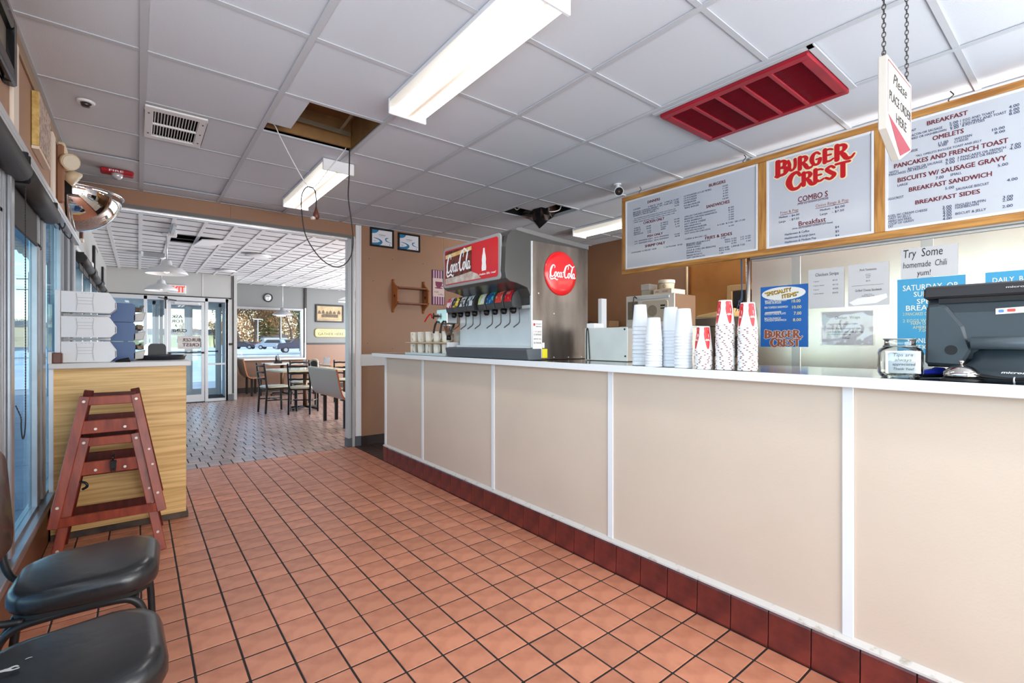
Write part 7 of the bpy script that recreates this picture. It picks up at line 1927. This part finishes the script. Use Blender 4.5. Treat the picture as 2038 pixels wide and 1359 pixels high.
# ------------------------------------------------------------------ dining furniture
m_seatw = mat('worn_wood_seat', (206, 204, 180), 0.25, rgb2=(190, 186, 158), vscale=6, coat=0.3)
def ladder_chair(label, loc, rz, proto=[None]):
    if proto[0] is not None:
        return dup(proto[0], loc, rz, label)
    t = thing('dining_chair', label, 'chair', loc, rz, 'black ladder-back chairs in the dining room')
    proto[0] = t
    for s in (-1, 1):
        obj('front_leg', MB().bar((s * 0.185, 0.19, 0), (s * 0.185, 0.18, 0.435), 0.03, 0.03), m_black, t, world=False, bevel=0.004)
        obj('rear_leg', MB().bar((s * 0.175, -0.21, 0), (s * 0.175, -0.185, 0.45), 0.032, 0.03).bar((s * 0.175, -0.185, 0.44), (s * 0.18, -0.235, 0.86), 0.03, 0.028).cyl((s * 0.18, -0.235, 0.855), (s * 0.18, -0.236, 0.875), 0.014, seg=8), m_black, t, world=False, bevel=0.004)
    obj('seat', MB().loft([[Vector((x * k, y * k, z)) for x, y in rrect(0.41, 0.42, 0.12, 5)] for z, k in ((0.437, 0.95), (0.445, 1.0), (0.462, 1.0), (0.472, 0.95))]), m_seatw, t, world=False)
    obj('seat_rim', MB().loft([[Vector((x, y, z)) for x, y in rrect(0.39, 0.40, 0.10, 5)] for z in (0.415, 0.437)]), m_black, t, world=False)
    for z in (0.60, 0.71, 0.82):
        y = -0.185 - (z - 0.44) * 0.119
        obj('ladder_slat', MB().tube([(-0.176, y, z), (-0.08, y - 0.015, z + 0.006), (0, y - 0.02, z), (0.08, y - 0.015, z + 0.006), (0.176, y, z)], 0.016, 6), m_black, t, world=False)
    ring = [(0.17 * math.cos(a), 0.175 * math.sin(a), 0.20) for a in [2 * PI * i / 20 for i in range(20)]]
    obj('stretcher', MB().tube([(-0.18, -0.195, 0.23), (-0.18, 0.185, 0.22)], 0.010, 6).tube([(0.18, -0.195, 0.23), (0.18, 0.185, 0.22)], 0.010, 6).tube([(-0.18, 0.0, 0.225), (0.18, 0.0, 0.225)], 0.010, 6), m_black, t, world=False)
    return t
def cafe_table(x, y, w, d, label, rz=0.0, topc=(196, 190, 160), z=0.74):
    t = thing('dining_table', label, 'table', (x, y, 0), rz, 'pedestal tables in the dining room')
    obj('table_top', MB().prism(rrect(w, d, 0.05, 4), ((0, 0, z - 0.025), (1, 0, 0), (0, 1, 0)), 0.028), mat('table_top_%d' % topc[0], topc, 0.2, coat=0.3), t, world=False, bevel=0.004)
    obj('pedestal', MB().cyl((0, 0, 0.04), (0, 0, z - 0.05), 0.038, seg=14), mat('bronze_post', (96, 70, 50), 0.35, metal=0.5), t, world=False)
    obj('top_spider', MB().box(-0.2, 0.2, -0.02, 0.02, z - 0.05, z - 0.025).box(-0.02, 0.02, -0.2, 0.2, z - 0.05, z - 0.025), m_black, t, world=False)
    f = MB()
    for a in range(4):
        c, s = math.cos(a * PI / 2 + 0.5), math.sin(a * PI / 2 + 0.5)
        f.bar((0, 0, 0.05), (0.30 * c, 0.30 * s, 0.018), 0.055, 0.03)
    obj('base', f, m_black, t, world=False, bevel=0.006)
    return t
def bench(label, loc, rz, L, col, rgb2):
    """moulded plywood bench seat on two posts; local +Y is the way a sitter faces"""
    t = thing('booth_bench', label, 'bench', loc, rz, 'moulded plywood booth benches')
    prof = [(-0.27, 0.86), (-0.245, 0.74), (-0.215, 0.58), (-0.175, 0.47), (-0.10, 0.425), (0.02, 0.425), (0.13, 0.44), (0.18, 0.435)]
    c = [Vector((a, b, 0)) for a, b in prof]
    c = catmull([(a, b, 0) for a, b in prof], 5)
    th = 0.022
    outer, inner = [], []
    for i, p in enumerate(c):
        d = (c[min(i + 1, len(c) - 1)] - c[max(i - 1, 0)]).normalized()
        nn = Vector((-d.y, d.x, 0))
        outer.append((p.x - nn.x * th / 2, p.y - nn.y * th / 2)); inner.append((p.x + nn.x * th / 2, p.y + nn.y * th / 2))
    n = len(c)
    vs, fs = [], []
    for x in (-L / 2, L / 2):
        for a, b in outer + inner:
            vs.append((x, a, b))
    N = 2 * n
    for i in range(n - 1):
        fs.append((i, i + 1, N + i + 1, N + i))
        fs.append((n + i, N + n + i, N + n + i + 1, n + i + 1))
    for e in (0, n - 1):
        fs.append((e, N + e, N + n + e, n + e))
    edge = []
    for i in range(n - 1):
        edge.append((i, n + i, n + i + 1, i + 1))
        edge.append((N + i, N + i + 1, N + n + i + 1, N + n + i))
    sh = MB().add(vs, fs, True)
    obj('shell', sh, mat('plywood_' + col, *rgb2), t, world=False)
    obj('shell_edge', MB().add(vs, edge), mat('plywood_edge', (176, 104, 62), 0.5), t, world=False)
    for x in (-L * 0.34, L * 0.34):
        obj('leg', MB().box(x - 0.022, x + 0.022, -0.10, -0.055, 0.0, 0.405), m_black, t, world=False, bevel=0.003)
        obj('leg', MB().box(x - 0.022, x + 0.022, 0.08, 0.125, 0.0, 0.405), m_black, t, world=False, bevel=0.003)
        obj('seat_bracket', MB().box(x - 0.03, x + 0.03, -0.14, 0.15, 0.402, 0.415), m_black, t, world=False)
    return t
bench('gray-backed plywood bench nearest the lobby opening, facing away', (2.40, 7.28, 0), -PI / 2 + 0.03, 1.25, 'gray', ((176, 164, 152), 0.35))
bench('brown plywood bench at the far left corner by the entrance wall', (2.10, 12.45, 0), -PI / 2, 0.95, 'brown', ((120, 104, 92), 0.4))
bench('plywood bench coloured white for window glare, in front of the far window frame', (3.42, 12.1, 0), PI / 2 - 0.12, 0.9, 'white', ((226, 226, 226), 0.35))  # white shell colour stands in for glare from the window
cafe_table(2.43, 9.30, 1.15, 0.95, 'pale-topped table in the middle, with the chrome napkin dispenser', 0.1)
cafe_table(2.66, 12.15, 0.75, 0.85, 'table by the far window, with the dark condiment caddy', 0.0, (214, 212, 206))
cafe_table(3.66, 10.75, 0.95, 0.9, 'brown-topped table beside the jamb, with the black napkin holder', 0.0, (170, 140, 108))
ladder_chair('black ladder-back chair left of the middle table, seen side on', (1.90, 9.25, 0), -PI / 2 + 0.15)
ladder_chair('black ladder-back chair turning its back at the near side of the middle table', (2.27, 8.78, 0), -0.58)
ladder_chair('black ladder-back chair on the far side of the middle table', (2.55, 9.92, 0), PI)
ladder_chair('black ladder-back chair nearer the jamb, before the brown-topped table', (3.40, 10.05, 0), -0.35)
def dispenser(x, y, z, label, m1, m2, rz=0.0, k=1.0):
    t = thing('napkin_dispenser', label, 'napkin dispenser', (x, y, z), rz, 'dispensers on the dining tables')
    ar = [(-0.06 * k, 0.0), (0.06 * k, 0.0), (0.06 * k, 0.10 * k)] + [(0.06 * k * math.cos(a), 0.10 * k + 0.05 * k * math.sin(a)) for a in [PI * i / 10 for i in range(1, 10)]] + [(-0.06 * k, 0.10 * k)]
    obj('case', MB().prism(ar, ((0, -0.05 * k, 0), (1, 0, 0), (0, 0, 1)), -0.10 * k), m1, t, world=False, bevel=0.003)
    obj('face_plate', MB().prism([(a * 0.72, b * 0.8 + 0.01) for a, b in ar], ((0, -0.05 * k, 0), (1, 0, 0), (0, 0, 1)), 0.006), m2, t, world=False)
    return t
dispenser(2.52, 9.02, 0.744, 'chrome napkin dispenser on the middle dining table', mat('chrome', (220, 222, 224)), mat('dark_face', (40, 40, 42), 0.3), YAW - 1.1, 1.25)
dispenser(3.74, 10.62, 0.744, 'black napkin dispenser on the brown-topped table', m_black, m_alu_lt, -0.4, 1.2)
t = thing('condiment_caddy', 'dark condiment caddy with bottles on the window table', 'caddy', (2.55, 12.05, 0.744))
obj('caddy_base', MB().box(-0.08, 0.08, -0.06, 0.06, 0, 0.05), m_black, t, world=False, bevel=0.004)
obj('bottle', MB().lathe([(0.024, 0.05), (0.024, 0.13), (0.012, 0.15), (0.010, 0.18), (0.0, 0.182)], (-0.035, 0, 0), 12), mat('dark_bottle', (52, 36, 30), 0.2), t, world=False)
obj('bottle', MB().lathe([(0.024, 0.05), (0.026, 0.10), (0.010, 0.14), (0.0, 0.15)], (0.035, 0.01, 0), 12), mat('gray_shaker', (170, 170, 168), 0.3, metal=0.4), t, world=False)
obj('wire_handle', MB().tube(catmull([(0, -0.05, 0.04), (0, -0.05, 0.18), (0, 0, 0.21), (0, 0.05, 0.18), (0, 0.05, 0.04)], 5), 0.004, 6), m_black, t, world=False)

# ------------------------------------------------------------------ outside: snow, street, cars, trees, buildings
GZ = -0.15
m_snow = mat('packed_snow', (244, 246, 250), 0.8, rgb2=(226, 230, 238), vscale=0.6, bump=0.3, bscale=3)
m_asph = mat('wet_street', (98, 108, 124), 0.5, rgb2=(82, 90, 104), vscale=0.4)
m_walk = mat('concrete_walk', (200, 202, 206), 0.8, rgb2=(180, 182, 188), vscale=0.8)
g = struct('ground', MB().box(-200, 200, -200, 260, GZ - 0.3, GZ), m_snow)
struct('sidewalk', MB().box(-3.2, -0.62, -8, 19.0, GZ, GZ + 0.05).box(-3.2, 8, 13.25, 19.0, GZ, GZ + 0.05), m_walk)
for k in range(14):
    obj('walk_slab', MB().box(-3.15, -0.64, -7.9 + k * 1.9, -7.9 + k * 1.9 + 1.86, GZ + 0.05, GZ + 0.062), m_walk, bpy.data.objects['sidewalk'])
struct('road', MB().box(-30, -14, -200, 260, GZ, GZ + 0.03), m_asph)
struct('road', MB().box(-14, 200, 50, 58, GZ, GZ + 0.03).box(-200, -30, 50, 58, GZ, GZ + 0.03), m_asph)
struct('kerb', MB().box(-14, -13.7, -200, 50, GZ, GZ + 0.15).box(-13.7, 200, 49.7, 50, GZ, GZ + 0.15), m_walk)
# roof overhang with a scalloped awning along the left and the entrance
struct('eave', MB().box(-1.9, -0.62, -2, 16.5, 3.16, 3.28), mat('soffit_teal', (150, 170, 176), 0.6))
aw = MB()
for k in range(34):
    y = -1.9 + k * 0.54
    aw.prism([(y, 3.09), (y + 0.06, 3.02), (y + 0.24, 3.0), (y + 0.44, 3.02), (y + 0.50, 3.09), (y + 0.53, 3.26), (y, 3.26)], ((-1.86, 0, 0), (0, 1, 0), (0, 0, 1)), 0.03)
struct('awning_edge', aw, mat('awning_tan', (206, 190, 164), 0.7))
struct('column', MB().box(-1.75, -1.52, 16.1, 16.35, GZ, 3.16), mat('pier_blue_gray', (120, 140, 156), 0.6))

def tree(label, x, y, h, spread, kind, seed, group):
    rnd = random.Random(seed)
    t = thing('tree', label, 'tree', (x, y, GZ), 0, group)
    tr = MB()
    tips = []
    def limb(p, d, L, r, depth):
        pts = [p]
        q = p.copy()
        dd = d.copy()
        for k in range(3):
            dd = (dd + Vector((rnd.uniform(-.22, .22), rnd.uniform(-.22, .22), rnd.uniform(-.05, .14)))).normalized()
            q = q + dd * L / 3
            pts.append(q.copy())
        tr.tube(pts, [r, r * .85, r * .7, r * .55], 5, caps=False)
        tips.append((pts[2], depth)); tips.append((pts[3], depth))
        if depth < 3:
            for k in range(3 if depth else 4):
                a = rnd.uniform(0, 2 * PI)
                nd = (dd * 0.9 + Vector((math.cos(a) * spread, math.sin(a) * spread, rnd.uniform(.1, .5)))).normalized()
                limb(pts[rnd.choice((2, 3))], nd, L * rnd.uniform(.6, .8), r * .5, depth + 1)
    limb(Vector((0, 0, 0)), Vector((0, 0, 1)), h * .38, h * .022, 0)
    obj('trunk', tr, mat('bark', (96, 76, 62), 0.9, var=0.3, vscale=2), t, world=False)
    if kind:
        fo = MB()
        for p, dep in tips:
            if dep < 1: continue
            for k in range(34 if kind == 'dense' else 26):
                c = p + Vector((rnd.gauss(0, 1), rnd.gauss(0, 1), rnd.gauss(0, .8))) * h * .05
                s = h * rnd.uniform(.006, .015)
                a = Vector((rnd.uniform(-1, 1), rnd.uniform(-1, 1), rnd.uniform(-1, 1))).normalized()
                b = a.orthogonal().normalized()
                fo.add([c + a * s, c + b * s, c - a * s, c - b * s], [(0, 1, 2, 3)])
        rgb = {'rust': ((208, 142, 78), (142, 92, 50)), 'olive': ((150, 140, 66), (92, 92, 44)), 'dense': ((178, 136, 78), (112, 82, 46))}[kind]
        obj('foliage', fo, mat('leaf_' + kind, rgb[0], 0.8, rgb2=rgb[1], vscale=0.5), t, world=False, kind='stuff')
def pine(label, x, y, h, seed, group):
    rnd = random.Random(seed)
    t = thing('pine_tree', label, 'tree', (x, y, GZ), 0, group)
    obj('trunk', MB().cyl((0, 0, 0), (0, 0, h * .95), h * .02, h * .005, 8), mat('bark', (96, 76, 62)), t, world=False)
    fo = MB()
    for k in range(1500):
        f = rnd.random() ** 0.8
        z = h * (0.10 + 0.88 * f)
        r = h * .20 * (1 - f) ** 0.8 * rnd.uniform(.35, 1.0)
        a = rnd.uniform(0, 2 * PI)
        c = Vector((r * math.cos(a), r * math.sin(a), z - r * .25))
        d = Vector((math.cos(a), math.sin(a), -.35)) * h * .045
        sd = Vector((-math.sin(a), math.cos(a), 0)) * h * .014
        fo.add([c - d, c + sd, c + d, c - sd], [(0, 1, 2, 3)])
    obj('foliage', fo, mat('pine_green', (122, 122, 54), 0.8, rgb2=(66, 74, 34), vscale=0.6), t, world=False, kind='stuff')
GT = 'trees beyond the parking lot'
# spots were taken as distance and heading from the street outside
for k, (px, d, h, sp, kind, seed, lab) in enumerate((
        (478, 118, 19, .9, 'rust', 1, 'rust-brown tree at the left edge of the far window'),
        (505, 126, 20, .8, 'dense', 2, 'tawny tree behind the dark parked car'),
        (583, 122, 17, .9, 'rust', 3, 'rust-brown tree behind the silver truck'),
        (560, 140, 16, .9, 'dense', 4, 'tawny tree farther back between the light poles'),
        (600, 70, 15, 1.1, None, 5, 'bare tree with long curved branches at the right of the far window'),
        (533, 150, 18, .8, 'rust', 6, 'rust-brown tree farther back in the middle of the far window'),
        (384, 95, 6.0, 1.0, 'dense', 7, 'bare-looking tree seen through the entrance door glass'),
        (428, 105, 7.5, 1.0, 'rust', 8, 'brown tree seen through the narrow door sidelight'),
        (312, 170, 7, .9, 'dense', 9, 'small distant tree left of the entrance door'),
        (616, 132, 18, .9, 'olive', 10, 'olive tree hidden at the right end of the far window'))):
    r = (px - 1021.5) / 941.0 * d
    tree(lab, round(math.sin(YAW) * d + math.cos(YAW) * r, 1), round(math.cos(YAW) * d - math.sin(YAW) * r, 1), h, sp, kind, seed, GT)
for px, d, h, seed, lab in ((526, 150, 24, 21, 'tall olive-green pine in the middle of the far window'), (548, 165, 21, 22, 'olive-green pine beside the tall one'), (600, 96, 9, 23, 'small dark pine right of the light poles')):
    r = (px - 1021.5) / 941.0 * d
    pine(lab, round(math.sin(YAW) * d + math.cos(YAW) * r, 1), round(math.cos(YAW) * d - math.sin(YAW) * r, 1), h, seed, GT)

# low wooded bank along the horizon
rnd = random.Random(5)
bank = MB()
for k in range(26000):
    a = math.radians(rnd.uniform(-34, 24))
    d = rnd.uniform(205, 250)
    c = Vector((math.sin(a) * d, math.cos(a) * d, GZ + rnd.uniform(0, 1) ** 1.3 * (4.5 if a < 0.125 else 13.0)))
    s = rnd.uniform(0.25, 0.65)
    u = Vector((rnd.uniform(-1, 1), rnd.uniform(-1, 1), rnd.uniform(-1, 1))).normalized()
    v = u.orthogonal().normalized()
    bank.add([c + u * s, c + v * s, c - u * s, c - v * s], [(0, 1, 2, 3)])
o = obj('treeline', bank, mat('winter_wood', (204, 152, 98), 0.9, rgb2=(150, 108, 68), vscale=0.05), kind='stuff')
tag(o, 'brown winter treeline along the horizon', 'treeline')

def car(label, x, y, rz, body, rgb, kind, lift=0.0):
    t = thing('parked_car', label, 'car', (x, y, GZ), rz, 'parked cars across the street')
    if kind == 'suv':
        side = [(-2.5, .45), (-2.45, .95), (-2.2, 1.12), (-1.9, 1.75), (-1.7, 1.82), (.45, 1.80), (.7, 1.72), (1.25, 1.15), (2.3, 1.0), (2.5, .75), (2.48, .42)]
        win = [(-1.85, 1.15), (-1.7, 1.68), (.42, 1.68), (1.0, 1.15)]
    elif kind == 'pickup':
        side = [(-2.9, .55), (-2.9, 1.12), (-.75, 1.14), (-.55, 1.82), (.75, 1.84), (1.25, 1.28), (2.7, 1.18), (2.85, .85), (2.83, .5)]
        win = [(-.5, 1.2), (-.42, 1.70), (.7, 1.72), (1.1, 1.24)]
    else:
        side = [(-2.2, .4), (-2.15, .85), (-1.6, .95), (-1.0, 1.38), (.3, 1.40), (1.0, .98), (2.0, .85), (2.2, .6), (2.18, .38)]
        win = [(-1.35, .97), (-.95, 1.30), (.25, 1.32), (.8, .98)]
    m = mat('car_paint_%d_%d_%d' % rgb, rgb, 0.25, metal=0.3, coat=0.5)
    b = obj('car_body', MB().prism(side, ((0, .92, 0), (1, 0, 0), (0, 0, 1)), 1.84), m, t, world=False, bevel=0.06, seg=2)
    gl = MB()
    for yy in (-.925, .925):
        gl.add([(a, yy, z) for a, z in win], [(0, 1, 2, 3)])
    obj('side_window', gl, mat('car_glass', (40, 48, 56), 0.1), b, world=False)
    wx = max(p[0] for p in side) - .95, min(p[0] for p in side) + .95
    for x_ in wx:
        for s in (-1, 1):
            w = obj('wheel', MB().cyl((x_, s * .72, .37), (x_, s * .95, .37), .37, seg=20), mat('tyre', (26, 26, 28), 0.8), t, world=False)
            obj('hub', MB().cyl((x_, s * .95, .37), (x_, s * .965, .37), .22, seg=14), mat('wheel_hub', (170, 174, 178), 0.3, metal=0.7), w, world=False)
    obj('bumper', MB().box(side[0][0] - .06, side[0][0] + .1, -.85, .85, .42, .6).box(side[-1][0] - .1, side[-1][0] + .08, -.85, .85, .42, .6), mat('bumper_gray', (120, 124, 128), 0.4), t, world=False)
    return t
def spot(px, d):
    r = (px - 1021.5) / 941.0 * d
    return round(math.sin(YAW) * d + math.cos(YAW) * r, 1), round(math.cos(YAW) * d - math.sin(YAW) * r, 1)
x, y = spot(541, 86); car('silver truck-like car in the middle of the far window', x, y, PI - 0.55, None, (168, 176, 186), 'suv')
x, y = spot(600, 60); car('dark blue pickup at the right edge of the far window', x, y, PI - 0.6 + 0.5, None, (36, 48, 74), 'pickup')
x, y = spot(486, 88); car('dark low car at the left of the far window', x, y, -0.5, None, (40, 52, 70), 'sedan')
x, y = spot(566, 95); car('gray car behind the silver one', x, y, PI - 0.55, None, (150, 140, 136), 'suv')
x, y = spot(508, 100); car('reddish car behind the dark low car', x, y, -0.4, None, (150, 84, 70), 'sedan')

def pole(label, px, d, h, arm=True):
    x, y = spot(px, d)
    t = thing('light_pole', label, 'pole', (x, y, GZ), 0, 'pale parking lot light poles')
    obj('pole', MB().cyl((0, 0, 0), (0, 0, h), .11, .08, 8), mat('pole_white', (232, 230, 226), 0.4), t, world=False)
    obj('lamp_head', MB().box(-.9, .9, -.2, .2, h, h + .18), mat('pole_white', (232, 230, 226)), t, world=False)
    obj('footing', MB().cyl((0, 0, 0), (0, 0, .7), .3, seg=10), m_walk, t, world=False)
pole('pale light pole left of the silver car', 513, 104, 6.2)
pole('pale light pole behind the silver car', 559, 104, 6.9)
def house(label, px, d, w, dp, h, rgb, rz=0.0, roof=(110, 100, 96), n=3):
    x, y = spot(px, d)
    t = thing('building', label, 'building', (x, y, GZ), rz, 'buildings across the lots')
    b = obj('walls', MB().box(-w / 2, w / 2, -dp / 2, dp / 2, 0, h), mat('wall_%d_%d_%d' % rgb, rgb, 0.8), t, world=False)
    obj('roof', MB().prism([(-dp / 2 - .4, h), (dp / 2 + .4, h), (0, h + dp * .16)], ((-w / 2 - .4, 0, 0), (0, 1, 0), (0, 0, 1)), w + .8), mat('roof_%d_%d_%d' % roof, roof, 0.8), t, world=False)
    for k in range(n):
        xx = -w / 2 + w * (k + .5) / n
        wn = obj('window', MB().box(xx - .6, xx + .6, -dp / 2 - .06, -dp / 2, 1.0, 2.2), m_white, t, world=False)
        obj('pane', MB().box(xx - .5, xx + .5, -dp / 2 - .08, -dp / 2 - .06, 1.1, 2.1), mat('car_glass', (40, 48, 56)), wn, world=False)
    obj('door_panel', MB().box(w * .32, w * .32 + 1.0, -dp / 2 - .07, -dp / 2, 0, 2.1), mat('door_brown', (110, 80, 60), 0.6), t, world=False)
house('white low building behind the silver car', 545, 150, 6.5, 6, 2.6, (238, 234, 228), n=2)
house('pale yellow building seen through the entrance glass', 318, 120, 16, 9, 3.2, (226, 208, 150), -0.4)
house('pale yellow building right of the door poster', 372, 118, 12, 9, 3.0, (222, 214, 160), -0.4)
house('tan roadside building through the lobby window', 33, 120, 15, 10, 5.0, (206, 180, 144), -0.9)
house('gray roadside shed through the lobby window', 52, 135, 14, 10, 3.6, (150, 150, 150), -0.9)
x, y = spot(58, 62)
t = thing('utility_pole', 'wooden utility pole with cross arms through the lobby window', 'pole', (x, y, GZ))
obj('pole', MB().cyl((0, 0, 0), (0, 0, 10.5), .16, .12, 8), mat('pole_wood', (112, 96, 84), 0.9), t, world=False)
for z in (8.2, 9.6):
    obj('cross_arm', MB().bar((-1.3, .9, z), (1.3, -.9, z), .12, .12), mat('pole_wood', (112, 96, 84)), t, world=False)
obj('transformer', MB().cyl((.3, 0, 7.0), (.3, 0, 7.9), .24, seg=10), mat('bumper_gray', (120, 124, 128)), t, world=False)
wr = MB()
for z in (8.3, 9.7):
    for s in (-1, 1):
        p0 = Vector((1.2 * s, -.8 * s, z))
        pts = []
        for k in range(9):
            f = k / 8
            pts.append(p0 + Vector((-14 * f, -60 * f, -1.2 * math.sin(PI * f))))
        wr.tube(pts, .02, 4)
obj('wires', wr, m_bcab, t, world=False)
for px, d, h, seed, lab in ((24, 150, 9, 41, 'distant bare tree at the left of the lobby window'), (44, 160, 10, 42, 'distant bare tree behind the roadside buildings'), (60, 150, 9, 43, 'distant bare tree beside the utility pole')):
    x, y = spot(px, d)
    tree(lab, x, y, h, 1.0, 'dense', seed, GT)
# street sign outside the entrance
x, y = spot(318, 30)
t = thing('street_sign', 'dark round sign on a post outside the entrance', 'sign', (x, y, GZ))
obj('post', MB().cyl((0, 0, 0), (0, 0, 4.2), .05, seg=8), mat('post_gray', (128, 132, 138)), t, world=False)
obj('sign_face', MB().cyl((0, -.06, 3.6), (0, .06, 3.6), .55, seg=24).box(-1.6, 0, -.05, .05, 3.2, 4.0), mat('sign_gray', (84, 92, 98), 0.5), t, world=False)
